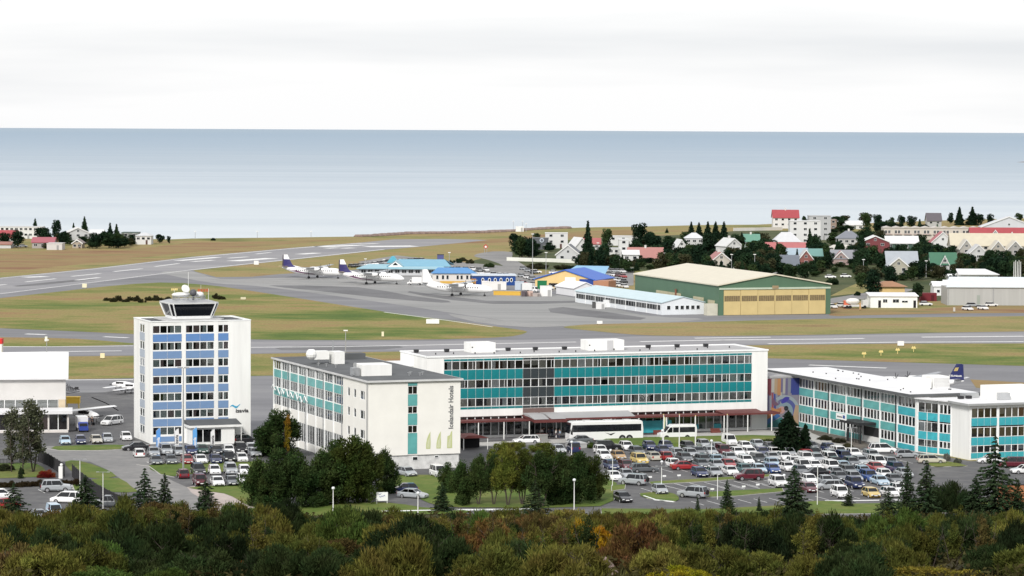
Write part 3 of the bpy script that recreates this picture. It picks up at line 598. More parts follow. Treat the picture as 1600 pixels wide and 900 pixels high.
# ---------------------------------------------------------------- hotel, long main wing
t = thing('hotel_main_wing', 'long white four storey hotel wing with rows of windows and teal panels', 'hotel', (-14.7, 532.5, 0), 19.5)
W, D, H = 64.7, 15.5, 14.25; X0, X1 = 3.1, 61.6; NB = 40; bw = (X1 - X0) / NB
mb = MB(); mb.box(.4, 1.6, 0, W - .4, D - .4, H - .3); mb.build('interior', M_inside, t)
mb = MB(); mb.box(0, 0, 0, X0, .5, H); mb.box(X1, 0, 0, W, .5, H); mb.box(0, .5, 0, .4, D, H); mb.box(W - .4, .5, 0, W, D, H); mb.box(.4, D - .4, 0, W - .4, D, H)
for z0, z1 in ((13.52, H), (10.22, 12.0), (6.97, 8.75), (5.0, 5.5), (0, .35)): mb.box(X0, .06, z0, X1, 1.6, z1)
mb.box(X0, -.02, 3.8, X0 + bw * 10, 1.6, 4.998); mb.box(X0 + bw * 14, -.02, 3.8, X1, 1.6, 4.998)
mb.build('wall', M_white, t)
mb = MB(); mb.box(X0 + bw * 10, -.05, 3.8, X0 + bw * 14, 1.6, 4.998); mb.build('entrance_fascia', M_brown, t)
for i in range(NB):
    x = X0 + i * bw; g = 10 <= i < 14
    for z, h in ((12.02, 1.5), (8.77, 1.45), (5.52, 1.45)): window(t, x, .05, z, 0, bw, h, rnd.choice('aaaab'), .86, t=.055)
    pm = M_greypanel if g else M_teal; pn = 'charcoal_panel' if g else 'teal_panel'
    for z, h in ((10.22, 1.78), (6.97, 1.78)): panel(t, x, .03, z, 0, bw, h, pm, pn)
    panel(t, x, .03, 13.54, 0, bw, .4, pm, pn); panel(t, x, .03, 5.05, 0, bw, .42, pm, pn)
    if not (11 <= i < 14):
        window(t, x, .3, .35, 0, bw, 3.42, 'a', .25, 'shop_window', tones=((.12, .16, .15), (.2, .2, .19)))
        if 22 <= i < 36 and i % 7 < 5: panel(t, x, .12, .4, 0, bw, .9 if i > 28 else 2.0, M_turq, 'turquoise_panel')
mb = MB(); mb.box(.2, .2, H - .1, W - .2, D - .2, H + .02); mb.build('roof', M_pale_roof, t)
mb = MB(); mb.box(-.12, -.15, H + .003, W + .12, .28, H + .28); mb.box(-.12, D - .28, H + .003, W + .12, D + .12, H + .2); mb.box(-.12, .28, H + .003, .28, D - .28, H + .24); mb.box(W - .28, .28, H + .003, W + .12, D - .28, H + .24); mb.build('parapet', M_trim, t)
for x0, x1, y0, y1, h in ((11.2, 15.8, 9.2, 13.2, 1.75), (33.3, 40.2, 8.6, 12.6, 1.85)):
    mb = MB(); mb.box(x0, y0, H + .02, x1, y1, H + h); pn = mb.build('penthouse', M_white, t)
    mb = MB(); mb.box(x0 + .1, y0 - .03, H + .9, x0 + .35, y0 - .004, H + 1.1); mb.build('wall_lamp', M_dkmetal, pn)
mb = MB(); mb.box(36.9, 8.58, H + .03, 38.1, 8.598, H + 1.8); mb.build('grey_door', M_grey_wall, t)
for x in (1.5, 7.2, 13.3, 18.8, 24.0, 29.6, 45.9, 51.6, 57.3):
    mb = MB(); mb.box(x, 11.6, H + .02, x + .65, 12.3, H + .2); mb.box(x - .04, 11.55, H + .22, x + .72, 12.35, H + .62); mb.build('roof_vent', M_dkmetal, t)
for i in range(16):
    mb = MB(); x = 3 + i * 3.8 + rnd.random(); y = 5 + 4 * rnd.random(); mb.tube((x, y, H), (x, y, H + .35), .1); mb.build('vent_pipe', M_dkmetal, t)
# canopy along the front
mb = MB(); mb.box(2.5, -3.9, 3.1, 65.5, -3.7, 3.42); mb.box(2.5, -3.7, 3.2, 65.5, -.03, 3.32); mb.box(65.25, -3.7, 3.1, 65.5, -.03, 3.42); cn = mb.build('canopy', M_redroof, t)
mb = MB(); mb.ext([(-3.7, 3.425), (-.03, 4.15), (-.03, 3.425)], X0 + bw * 10, X0 + bw * 23.6, 0, 'x'); mb.build('canopy_roof', M_pale_roof, cn)
mb = MB(); mb.ext([(-3.7, 3.425), (-.03, 3.8), (-.03, 3.425)], 54.5, 62.5, 0, 'x'); mb.build('canopy_roof', M_redroof, cn)
for i, x in enumerate((3.9, 8.2, 12.9, 17.6, 22.6, 27.6, 32.9, 38.2, 43.5, 49.0, 54.6, 59.2, 63.9)):
    mb = MB(); mb.tube((x, -3.8, 0), (x, -3.8, 3.1), .10, n=8); mb.build('canopy_post', M_post, cn)
# hooded entrance porch
mb = MB(); mb.ext([(-6.4, 3.0), (-6.4, 3.45), (-.03, 3.9), (-.03, 3.6)], X0 + bw * 9.9, X0 + bw * 14.1, 0, 'x'); mb.build('porch_roof', M_redroof, t)
mb = MB(); mb.ext([(-6.0, 3.56), (-3.0, 4.15), (-.03, 4.2), (-.03, 3.95)], X0 + bw * 10, X0 + bw * 11.9, 0, 'x'); mb.ext([(-6.0, 3.56), (-3.0, 4.15), (-.03, 4.2), (-.03, 3.95)], X0 + bw * 12.2, X0 + bw * 14, 0, 'x'); mb.build('porch_cover', M_pale_roof, t)
mb = MB(); mb.box(X0 + bw * 11, .9, 0, X0 + bw * 14, 1.0, 3.8); mb.build('entrance_recess', M_inside, t)
for k in (11, 12.5): window(t, X0 + bw * k, .8, .05, 0, bw * 1.5, 2.6, 'c', 0, 'entrance_door')
for x in (6, 19, 41, 52):
    mb = MB(); mb.box(x, -4.2, .0, x + 1.8, -3.7, .45); mb.box(x, -3.72, .45, x + 1.8, -3.64, .85); mb.build('bench', mat('red_bench', (.16, .05, .04), .6), t)

# ---------------------------------------------------------------- hotel, wing toward the camera
t = thing('hotel_side_wing', 'white hotel wing with a blank gable, vertical lettering and dark flat roof', 'hotel', (-22.5, 482.4, 0), 21)
W, D, H = 15.4, 52.5, 14.1
mb = MB(); mb.box(1.4, .5, 0, W - .5, D - .5, H - .3); mb.build('interior', M_inside, t)
mb = MB(); sx0, sx1 = 6.55, 8.15
mb.box(0, 0, 2.35, sx0, .5, H); mb.box(sx1, 0, 2.35, W, .5, H)
for z0, z1 in ((2.35, 2.5), (13.65, H), (10.15, 12.0), (7.1, 8.95), (2.5, 5.85)): mb.box(sx0, .1, z0, sx1, .5, z1)
mb.box(W - .4, .5, 0, W, D, H); mb.box(.4, D - .4, 0, W - .4, D, H)
YN = 13.2                                                  # plain stretch of the left wall next to the corner
mb.box(0, .5, 0, .35, YN, 3.3); zz = [(3.3, 4.9), (6.3, 8.0), (9.4, 11.1), (12.5, H)]
for z0, z1 in zz: mb.box(0, .5, z0, .35, YN, z1)
wy = [(2.0, 4.3), (6.4, 7.6), (9.6, 10.8)]; e = [.5] + [q for p in wy for q in p] + [YN]
for a, b in zip(e[0::2], e[1::2]):
    for z0, z1 in ((4.9, 6.3), (8.0, 9.4), (11.1, 12.5)): mb.box(0, a, z0, .35, b, z1)
for z0, z1 in ((13.9, H), (10.95, 12.45), (7.85, 9.35), (4.4, 6.25), (0, 1.3)): mb.box(.05, YN, z0, 1.4, D, z1)
mb.build('wall', M_cream, t)
mb = MB(); mb.box(.35, .25, 0, W - .2, .6, 2.35); mb.build('plinth', mat('weathered_plinth', (.62, .62, .61), .85, .22, 1.2), t)
for a, z0 in ((7.4, 1.45), (11.1, 1.75)): dwindow(t, a, .2, z0, 0, .9 if a < 9 else .7, .35 if a > 9 else .6, 'a', 0)
for (z, h) in ((12.02, 1.3), (8.97, 1.15), (5.87, 1.2)): window(t, sx0, .08, z, 0, sx1 - sx0, h, 'c', 1, tones=((.12, .10, .09), (.2, .17, .15)))
for (z, h) in ((13.35, .5), (10.15, 1.85), (7.1, 1.85), (2.5, 3.35)): panel(t, sx0, .06, z, 0, sx1 - sx0, h, M_aqua, 'aqua_panel')
for z in (4.9, 8.0, 11.1):
    for a, b in wy: window(t, .08, b, z, R(-90), b - a, 1.4, 'b' if b - a > 2 else 'a', .8, tones=((.3, .3, .29), (.2, .2, .2)))
nb = 8; bl = (D - YN - .3) / nb
for i in range(nb):
    y1 = D - .3 - i * bl
    for r_i, (z, h) in enumerate(((12.45, 1.45), (9.35, 1.6), (6.25, 1.6))):
        for k in range(4): window(t, .1, y1 - k * bl / 4, z, R(-90), bl / 4, h, 'a', .55, t=.05, tones=((.36, .35, .34), (.25, .25, .25), (.5, .5, .5)))
    for z, h in ((10.95, 1.5), (7.85, 1.5)): panel(t, .03, y1, z, R(-90), bl, h, M_aqua, 'aqua_panel', gap=.09)
    for k in range(4): window(t, .1, y1 - k * bl / 4, 1.3, R(-90), bl / 4, 3.1, 'a', .2, 'shop_window', t=.05)
    mb = MB(); mb.box(-.12, y1 - .1, .0, .06, y1 + .1, 13.9); mb.build('mullion', M_trim, t)
for y in (YN + .1, YN + 10, YN + 20, YN + 30, .25):
    mb = MB(); mb.tube((-.2, y, 0), (-.2, y, H), .07); mb.build('drainpipe', M_metal, t)
mb = MB(); mb.box(-.3, -.35, H + .003, W + .3, D + .3, H + .22); mb.build('roof', M_dark_roof, t)
mb = MB(); mb.box(-.36, -.42, H - .06, W + .36, -.352, H + .25); mb.box(-.36, -.35, H - .06, -.302, D + .3, H + .25); mb.box(W + .302, -.35, H - .06, W + .36, D + .3, H + .25); mb.build('fascia', mat('pale_fascia', (.6, .6, .6), .6), t)
mb = MB(); mb.box(1.9, 9.0, H + .22, 6.9, 13.5, H + 2.0); mb.build('penthouse', M_white, t)
mb = MB(); mb.box(.5, 9.6, H + .22, 1.7, 11.0, H + 1.5); mb.tube((1.1, 10.2, H + 1.5), (1.1, 10.2, H + 2.3), .22); mb.box(.4, 9.3, H + .4, .7, 9.7, H + .9); mb.build('air_handling_unit', M_metal, t)
mb = MB(); mb.box(5.2, 34, H + .25, 7.0, 37, H + 2.3); mb.box(2.0, 35, H + 1.0, 4.6, 37, H + 2.4); mb.ball((1.6, 35.5, H + 1.9), .95, 12, 6); mb.tube((3.0, 36, H), (3.0, 36, H + 1.2), .15); mb.build('ventilation_plant', M_post, t)
mb = MB(); mb.box(8, 44, H + .23, 14, 46.5, H + 1.2); mb.build('roof_box', M_dark_roof, t)
mb = MB(); mb.tube((7.8, 43, H), (7.8, 43, H + 3.6), .12); mb.build('chimney_flue', M_metal, t)
for x, y in ((9.5, 8), (10.3, 9.5), (11, 7), (12, 8.6), (2.5, 30), (3.2, 27), (1.4, 31), (8, 22)):
    mb = MB(); mb.tube((x, y, H + .2), (x, y, H + .75), .07); mb.tube((x - .3, y, H + .7), (x + .3, y, H + .7), .05, n=4); mb.build('roof_antenna', M_metal, t)
# vertical lettering, read upwards, and three pale green leaf shaped emblems
M_letter = mat('grey_lettering', (.14, .145, .15), .6, .05)
wall_text(t, 'Icelandair Hotels', 1.12, 14.15, 6.3, vertical=True, matr=M_letter, bold=.02, y=-.03, fit=6.9)
M_leafsign = mat('pale_green_sign', (.50, .54, .27), .6, .05)
for i, x in enumerate((9.6, 11.35, 13.15)):
    mb = MB(); prof = [(0, 0), (.72, 0), (.78, .9), (.72, 2.0), (.74, 2.75), (.40, 2.2), (.18, 1.6), (.02, .8)] if i < 2 else [(0, 0), (.85, 0), (.85, 2.8), (.62, 2.5), (.5, 2.1), (.05, 1.9)]
    mb.add([(x + a, -.03, 3.25 + b) for a, b in prof], [tuple(range(len(prof)))]); sg = mb.build('leaf_emblem', M_leafsign, t)
    for kk in range(3): 
        mb = MB(); mb.add([(x + .17 + .16 * kk, -.036, 3.4), (x + .21 + .16 * kk, -.036, 3.4), (x + .36 + .13 * kk, -.036, 4.6 + .3 * kk), (x + .33 + .13 * kk, -.036, 4.6 + .3 * kk)], [(0, 1, 2, 3)]); mb.build('emblem_line', M_cream, sg)
# white wavy tube along the long side
mb = MB(); pts = [(-.45, D - .6 - i * .8, 9.1 - .02 * i + .55 * math.sin(i * 1.9) + .2 * math.sin(i * .8)) for i in range(27)]
for a, b in zip(pts[:-1], pts[1:]): mb.tube(a, b, .1, n=4)
mb.build('wavy_tube', M_trim, t)

# ---------------------------------------------------------------- connecting blocks
t = thing('link_block', 'low white block with a flat roof joining the two hotel wings', 'building', (-29.6, 535.2, 0), GRID)
mb = MB(); mb.box(0, 0, 0, 14.3, 11, 12.2); mb.build('wall', M_white, t)
mb = MB(); mb.box(-.1, -.1, 12.203, 14.4, 11.1, 12.4); mb.build('roof', M_white_roof, t)
for x in (8.2, 10.2): dwindow(t, x, -.06, 10.6, 0, 1.7, .9, 'c', 0)
mb = MB(); mb.box(13.7, -.02, 0, 14.2, -.003, 12.1); mb.build('downpipe_recess', M_dkmetal, t)
t = thing('lower_canopy', 'small red brown roof over the sunken entry beside the hotel gable', 'canopy', (*G(724, 704), 0), GRID)
mb = MB(); mb.ext([(0, 2.0), (4.6, 2.0), (3.0, 2.5), (.8, 2.5)], 0, 4); mb.build('roof', M_redroof, t)
for x in (.1, 4.4):
    mb = MB(); mb.tube((x, .15, 0), (x, .15, 2), .08); mb.build('post', M_post, t)
mb = MB(); mb.box(.4, 3.6, 0, 4.2, 3.8, 2); mb.build('wall', M_inside, t)

# block with the colourful wall painting: free abstract bands and arcs
t = thing('mural_block', 'flat roofed link wall painted with colourful abstract bands and arcs', 'building', (45.9, 555.2, 0), GRID)
mb = MB(); mb.box(-.5, .02, 0, 8.6, 18, 9.2); mb.build('wall', M_white, t)
mb = MB(); mb.box(-.5, -.1, 9.203, 9.0, 18, 9.5); mb.build('roof', M_pale_roof, t)
MUR = [(.24, .05, .07), (.55, .28, .12), (.50, .36, .22), (.18, .16, .30), (.05, .07, .32), (.30, .32, .38), (.52, .50, .46), (.35, .08, .10), (.10, .22, .26), (.60, .42, .20)]
def mural_piece(poly, c, dy):
    mb = MB(); n = len(poly); mb.add([(x, -dy, z) for x, z in poly] + [(x, .01, z) for x, z in poly], [tuple(range(n))] + [(i, n + i, n + (i + 1) % n, (i + 1) % n) for i in range(n)])
    mb.build('painted_area', M_any, t, col=tuple(q * .62 + .012 for q in c))
mural_piece([(.05, .2), (6.95, .2), (6.95, 9.1), (.05, 9.1)], (.32, .30, .36), .012)
xs_ = [0.1, .45, .75, 1.3, 1.9, 2.5, 3.2, 3.6, 4.1, 4.6, 5.2, 5.4, 6.9]; cs_ = [1, 7, 0, 6, 2, 1, 3, 6, 3, 5, 4, 4]
for i in range(12): mural_piece([(xs_[i], 6.6 - .3 * (i % 3)), (xs_[i + 1], 6.6 - .3 * (i % 3)), (xs_[i + 1] + .1 * (i % 2), 9.05), (xs_[i] + .05, 9.05)], MUR[cs_[i]], .02 + .002 * i)
for i in range(9): mural_piece([(.1 + .45 * i, 3.0 + .2 * (i % 2)), (.5 + .45 * i, 3.0), (.45 + .42 * i, 6.5), (.12 + .42 * i, 6.5)], MUR[(4, 3, 5, 7, 4, 5, 3, 6, 5)[i]], .017 + .0015 * i)
def arc(c, r0, r1, a0, a1, col, dy, n=10):
    P_ = [(c[0] + r1 * math.cos(a0 + (a1 - a0) * i / n), c[1] + r1 * math.sin(a0 + (a1 - a0) * i / n)) for i in range(n + 1)] + [(c[0] + r0 * math.cos(a1 + (a0 - a1) * i / n), c[1] + r0 * math.sin(a1 + (a0 - a1) * i / n)) for i in range(n + 1)]
    for i in range(n): mural_piece([P_[i], P_[i + 1], P_[2 * n - i], P_[2 * n + 1 - i]], col, dy)
arc((4.0, 3.0), 2.4, 3.0, -.3, 2.2, (.40, .46, .50), .05); arc((4.0, 3.0), 1.7, 2.4, -.8, 2.0, (.10, .12, .36), .052); arc((4.0, 3.0), 1.0, 1.7, -.5, 2.6, (.28, .38, .44), .054); arc((4.4, 4.7), .15, 1.0, .9, 3.4, (.06, .05, .40), .056); arc((2.2, 4.9), .1, .8, 2.2, 5.6, (.20, .10, .16), .057)
arc((3.4, 3.3), .1, .7, 0, 6.2, (.62, .36, .34), .058); arc((4.3, 3.6), .05, .45, 0, 6.2, (.02, .02, .03), .06)
mural_piece([(.2, 1.2), (3.4, 3.0), (3.3, 3.7), (.6, 3.2)], (.50, .20, .08), .062); mural_piece([(.2, .5), (3.2, 2.2), (2.6, 2.7), (.2, 1.5)], (.05, .16, .40), .064); mural_piece([(.1, .2), (4.4, .2), (3.4, 2.0), (1.0, 1.0)], (.04, .20, .20), .066); mural_piece([(5.2, .3), (6.8, .3), (6.8, 4.0), (6.2, 4.2)], (.55, .38, .24), .068)
mural_piece([(2.9, 3.3), (1.2, 3.9), (1.4, 3.2), (2.8, 2.8)], (.58, .26, .10), .07)

# ---------------------------------------------------------------- right hand office block, long part
t = thing('office_block', 'long white three storey office block with aqua panels and a white flat roof', 'office building', (68.2, 515.3, 0), GRID)
W, D, H = 11.4, 42.4 * 1.2, 9.55
Dv = fitD = 52.4
D = Dv - .0
mb = MB(); mb.box(1.2, .5, 0, W - .4, D - .4, H - .3); mb.build('interior', M_inside, t)
mb = MB(); mb.box(.02, 0, 0, W, .5, H); mb.box(W - .4, .5, 0, W, D, H); mb.box(0, D - .4, 0, W - .4, D, H)
NBo = 8; bl = (D - .9) / NBo
for z0, z1 in ((9.05, H), (5.9, 7.35), (2.75, 4.2), (0, 1.1)): mb.box(.06, .5, z0, 1.2, D - .4, z1)
mb.build('wall', M_white, t)
for i in range(NBo):
    y1 = D - .45 - i * bl
    mb = MB(); mb.box(-.1, y1 - .12, 0, .2, y1 + .12, H - .02); mb.build('pier', M_trim, t)
    ent = i == 4
    for r_i, (z, h) in enumerate(((7.35, 1.7), (4.2, 1.7), (1.1, 1.65))):
        if i == 5 and r_i == 2: continue
        nw = 5
        for k in range(nw): window(t, .12, y1 - .15 - k * (bl - .3) / nw, z, R(-90), (bl - .3) / nw, h, 'a', .6, t=.10, tones=((.2, .17, .16), (.3, .27, .26), (.5, .5, .49)))
    for r_i, (z, h) in enumerate(((5.9, 1.45), (2.75, 1.45), (.1, 1.0))):
        if i == 5 and r_i == 2: continue
        panel(t, .04, y1 - .12, z, R(-90), bl - .24, h, M_aqua if i < 7 else M_turq, 'aqua_panel', gap=.05)
for i in (1, 3, 5, 7):
    y = D - .45 - i * bl; mb = MB(); mb.tube((-.35, y, 0), (-.35, y, H), .08); mb.build('drainpipe', M_dkmetal, t)
mb = MB(); mb.box(-1.6, -.6, H + .003, W + .4, D + 5.5, H + .3); mb.build('roof', M_white_roof, t)
mb = MB(); mb.box(-1.66, -.66, H - .12, W + .46, -.602, H + .34); mb.box(-1.66, -.6, H - .12, -1.602, D + 5.5, H + .34); mb.build('roof_edge', M_dark_roof, t)
for i in range(26):
    x = .5 + rnd.random() * 10; y = 2 + rnd.random() * 48; mb = MB(); mb.tube((x, y, H + .3), (x, y, H + .5), .12); mb.build('roof_outlet', M_dkmetal, t)
mb = MB(); mb.box(3.4, 9, H + .3, 7.6, 13.5, H + 1.95); mb.build('penthouse', M_white, t)
mb = MB(); mb.box(8.2, 9.5, H + .3, 11.4, 13.5, H + 2.3); pnt = mb.build('louvred_box', M_white, t)
for i in range(7):
    mb = MB(); mb.box(8.3, 9.42, H + .5 + i * .24, 11.3, 9.498, H + .6 + i * .24); mb.build('louvre', mat('louvre_grey', (.6, .6, .6), .6), pnt)
# projecting glazed porch half way along
ye = D - .45 - 5 * bl; mb = MB(); mb.box(-3.4, ye - 5.2, 3.25, -.12, ye + 2.2, 3.7); pc = mb.build('porch_roof', M_dkmetal, t)
mb = MB(); mb.box(-3.0, ye - 5.0, 0, -2.9, ye - 4.6, 3.25); mb.box(-3.1, ye - .3, 0, -2.9, ye - .0, 3.25); mb.box(.25, ye - 5.5, 0, .3, ye, 3.2)
for k in range(6): mb.box(-2.95, ye - 5 + k * .9, 0, -2.85, ye - 4.9 + k * .9, 3.25)
mb.build('porch_frame', M_dkmetal, pc)
mb = MB(); mb.box(-3.5, ye - .4, 3.72, -3.35, ye + 3.4, 4.75); sg = mb.build('entrance_sign', M_trim, t)
mb = MB(); mb.box(-3.53, ye - .1, 4.0, -3.504, ye + .7, 4.55); mb.build('sign_emblem', mat('sign_blue', (.03, .07, .25), .5), sg)
for k in range(7):
    mb = MB(); mb.box(-3.53, ye + .95 + k * .3, 4.05, -3.504, ye + 1.12 + k * .3, 4.3); mb.build('sign_letter', M_dkmetal, sg)

# right hand office block, part toward the camera
t = thing('office_corner', 'white office wing with bright turquoise panels at the right edge of the picture', 'office building', (75.4, 503.5, 0), GRID)
W, D, H = 26, 12.2, 9.1
mb = MB(); mb.box(1.2, 1.2, 0, W - .4, D - .2, H - .3); mb.build('interior', M_inside, t)
mb = MB(); mb.box(0, 0, 0, .25, 6.2, H); mb.box(.25, 0, 0, .3, .5, H); mb.box(W - .4, .5, 0, W, D, H); mb.box(.25, D - .3, 0, W - .4, D, H)
for z0, z1 in ((8.55, H), (5.55, 6.9), (2.35, 3.7), (0, 1.15)): mb.box(.3, .06, z0, W, 1.2, z1); mb.box(.9, 6.3, z0, 1.2, D - .3, z1)
mb.build('wall', M_white, t)
x = .3
for i in range(20):
    wd = 1.2
    if i % 4 == 0 and i:
        mb = MB(); mb.box(x, -.06, 0, x + .35, .3, H - .02); mb.build('pier', M_trim, t); x += .36
    for z, h in ((6.9, 1.65), (3.7, 1.65), (1.15, 1.2)): window(t, x, .05, z, 0, wd, h, 'a', .75, tones=((.30, .22, .15), (.36, .30, .24), (.45, .42, .36), (.28, .12, .07)) if z > 2 else ((.6, .64, .68), (.2, .22, .25)))
    for z, h in ((5.55, 1.35), (2.35, 1.35), (.2, .95)): panel(t, x, .03, z, 0, wd, h, M_turq, 'turquoise_panel')
    x += wd
PL = (-2.45, 13.45); Q0 = (0, 6.25); ph = math.atan2(Q0[1] - PL[1], Q0[0] - PL[0]); LL = math.hypot(Q0[0] - PL[0], Q0[1] - PL[1]); u_ = (math.cos(ph), math.sin(ph)); n_ = (-u_[1], u_[0])
for z0, z1 in ((8.55, H), (5.55, 6.9), (2.35, 3.7), (0, 1.15)):
    mb = MB(); mb.prism([(PL[0] + n_[0] * .06, PL[1] + n_[1] * .06), (Q0[0] + n_[0] * .06, Q0[1] + n_[1] * .06), (.9, 6.25), (.9, 12.1), (-.6, 13.4)], z0, z1 - .004); mb.build('link_wall', M_white, t)
mb = MB(); mb.prism([(-1.2, 13.3), (.6, 8.5), (.88, 8.5), (.88, 13.2)], .01, H - .05); mb.build('link_interior', M_inside, t)
for tt in (.0, 4.75, LL - .02):
    mb = MB(); c_ = (PL[0] + u_[0] * tt, PL[1] + u_[1] * tt); mb.tube((c_[0], c_[1], 0), (c_[0], c_[1], H - .02), .16, n=4); mb.build('pier', M_trim, t)
def lk(tt): return PL[0] + u_[0] * tt, PL[1] + u_[1] * tt
for z, h in ((6.9, 1.65), (3.7, 1.65), (1.15, 1.2)):
    for k in range(3): window(t, *lk(.15 + k * 1.5), z, ph, 1.5, h, 'a', .8, t=.05)
    for k in range(3): window(t, *lk(4.95 + k * .88), z, ph, .88, h, 'a', .6, t=.1)
for z, h in ((5.55, 1.35), (2.35, 1.35), (.2, .95)):
    panel(t, *lk(.15), z, ph, 4.5, h, M_turq, 'turquoise_panel')
    for k in range(3): panel(t, *lk(4.95 + k * .88), z, ph, .88, h, M_turq, 'turquoise_panel')
mb = MB(); mb.prism([(-3.3, 13.3), (-.802, 6.0), (-.8, 11.8), (-.8, 13.3)], H + .003, H + .215); mb.build('link_roof', M_white_roof, t)
mb = MB(); mb.box(-.8, -.8, H + .003, W + .5, D - .4, H + .22); mb.build('roof', M_white_roof, t)
mb = MB(); mb.box(-.85, -.85, H - .1, W + .5, -.802, H + .26); mb.box(-.85, -.8, H - .1, -.802, 6.0, H + .26); mb.build('roof_edge', mat('grey_roof_edge', (.33, .34, .34), .6), t)
mb = MB(); mb.box(7.2, 5.4, H + .22, 15, 9.5, H + 2.4); pn = mb.build('penthouse', M_white, t)
mb = MB(); mb.box(8.0, 4.4, H + .25, 10, 5.39, H + 1.4); mb.build('air_handling_unit', mat('grey_unit', (.4, .41, .42), .5), pn)
mb = MB(); mb.box(4.2, 9.6, H + .25, 7.0, 11, H + 1.0); mb.build('duct', M_metal, t)
for x in (2.5, 4.0): mb = MB(); mb.box(x, 8, H + .25, x + .8, 8.8, H + .75); mb.build('roof_vent', M_dkmetal, t)

# ---------------------------------------------------------------- hangar at the left edge
t = thing('hangar', 'beige hangar with a sloping white roof at the left edge beside the tower', 'hangar', (-79.8, 548.1, 0), 8)
mb = MB(); mb.box(-40, 0, 5.3, 0, 17, 9); mb.box(-40, 0.2, 0, 0, 17, 5.3); mb.ext([(0, 9), (17, 9), (17, 12)], -40, 0, 0, 'x'); mb.build('wall', mat('beige_hangar_wall', (.60, .585, .57), .8, .06, .4), t)
mb = MB(); mb.add([(-41, -.8, 8.95), (.5, -.8, 8.95), (.5, 17.2, 12.35), (-41, 17.2, 12.35), (-41, -.8, 9.2), (.5, -.8, 9.2), (.5, 17.2, 12.6), (-41, 17.2, 12.6)], [(3, 2, 1, 0), (4, 5, 6, 7), (0, 1, 5, 4), (1, 2, 6, 5), (2, 3, 7, 6), (3, 0, 4, 7)]); mb.build('roof', M_white_roof, t)
for i in range(16):
    window(t, -1.3 - (i + 1) * 1.9, .1, 3.6, 0, 1.9, 1.7, 'a', .7, tones=((.25, .22, .2), (.3, .28, .26), (.16, .15, .14)))
mb = MB(); mb.box(-1.25, -.15, 0, -.05, .19, 5.3); mb.build('corner_pillar', M_yellowm if False else mat('sand_pillar', (.6, .5, .36), .8), t)
mb = MB()
for i in range(6): mb.tube((.1, .3, 7.8 - .3 * i), (1.5 + .5 * (i % 3), .6, 7.2 - .1 * i), .07, n=4); mb.tube((.2 + .3 * i, .5, 6.9), (.35 + .3 * i, .5, 8.1 - .2 * i), .06, n=4)
mb.box(1.6, .4, 7.0, 2.3, .9, 7.5); mb.build('floodlight_rack', M_dkmetal, t)
t = thing('hangar_annex', 'low glazed annex with a white roof in front of the beige hangar', 'annex', (-78.4, 541.2, 0), 8)
mb = MB(); mb.box(-24, 0, 0, .05, .25, .5); mb.box(-24, 5, 0, .0, 5.2, 3.4); mb.box(-.25, .25, 0, .05, 5, 3.4)
for k in range(8): mb.box(-24 + k * 3.43 - .12, -.02, .5, -24 + k * 3.43 + .16, .27, 3.4)
mb.build('wall', mat('pinkish_frame', (.66, .62, .59), .8), t)
mb = MB(); mb.box(-25, -.9, 3.403, .8, 6, 3.95); mb.build('roof', M_white_roof, t)
mb = MB(); mb.box(-24, 2.5, 0, 0, 2.6, 3.4); mb.build('interior', mat('brown_interior', (.05, .03, .03), .9), t)
for k in range(14): window(t, -24 + k * 1.715, .1, .5, 0, 1.715, 2.9, 'a', .15, 'glass_front', tones=((.2, .13, .12),))
t = thing('marker_hut', 'small red and white striped hut behind the white hangar roof', 'hut', (*G(-2, 560), 0), 0)
mb = MB(); mb.box(-1.5, 0, 0, .7, 2, 3.4); mb.build('wall', M_white, t); mb = MB(); mb.box(-1.6, -.1, 3.403, .8, 2.1, 4.6); mb.build('red_top', M_any, t, col=(.6, .03, .03))
# ================================================================ AIRPORT BUILDINGS
def slab_roof(mb, pts, th=.25):
    """a roof slope with thickness from its four corners"""
    v = [tuple(p) for p in pts] + [(p[0], p[1], p[2] + th) for p in pts]
    return mb.add(v, [(3, 2, 1, 0), (4, 5, 6, 7), (0, 1, 5, 4), (1, 2, 6, 5), (2, 3, 7, 6), (3, 0, 4, 7)])
def gable_y(t, W, D, e, r, wallcol, roofcol, oh=.4, th=.25, wm=None, rm=None):
    mb = MB(); mb.ext([(0, 0), (W, 0), (W, e), (W / 2, r), (0, e)], 0, D); mb.build('wall', wm or M_any, t, col=wallcol)
    sl = (r - e) / (W / 2)
    for s in (0, 1):
        mb = MB(); a, b = (-oh, W / 2) if s == 0 else (W / 2, W + oh); za, zb = (e - oh * sl, r) if s == 0 else (r, e - oh * sl)
        slab_roof(mb, [(a, -oh, za + .02), (b, -oh, zb + .02), (b, D + oh, zb + .02), (a, D + oh, za + .02)], th); mb.build('roof_slope', rm or M_roofcol, t, col=roofcol)
def gable_x(t, W, D, e, r, wallcol, roofcol, oh=.4, th=.25, wm=None, rm=None):
    mb = MB(); mb.ext([(0, 0), (D, 0), (D, e), (D / 2, r), (0, e)], 0, W, 0, 'x'); mb.build('wall', wm or M_any, t, col=wallcol)
    sl = (r - e) / (D / 2)
    for s in (0, 1):
        mb = MB(); a, b = (-oh, D / 2) if s == 0 else (D / 2, D + oh); za, zb = (e - oh * sl, r) if s == 0 else (r, e - oh * sl)
        slab_roof(mb, [(-oh, a, za + .02), (W + oh, a, za + .02), (W + oh, b, zb + .02), (-oh, b, zb + .02)], th); mb.build('roof_slope', rm or M_roofcol, t, col=roofcol)

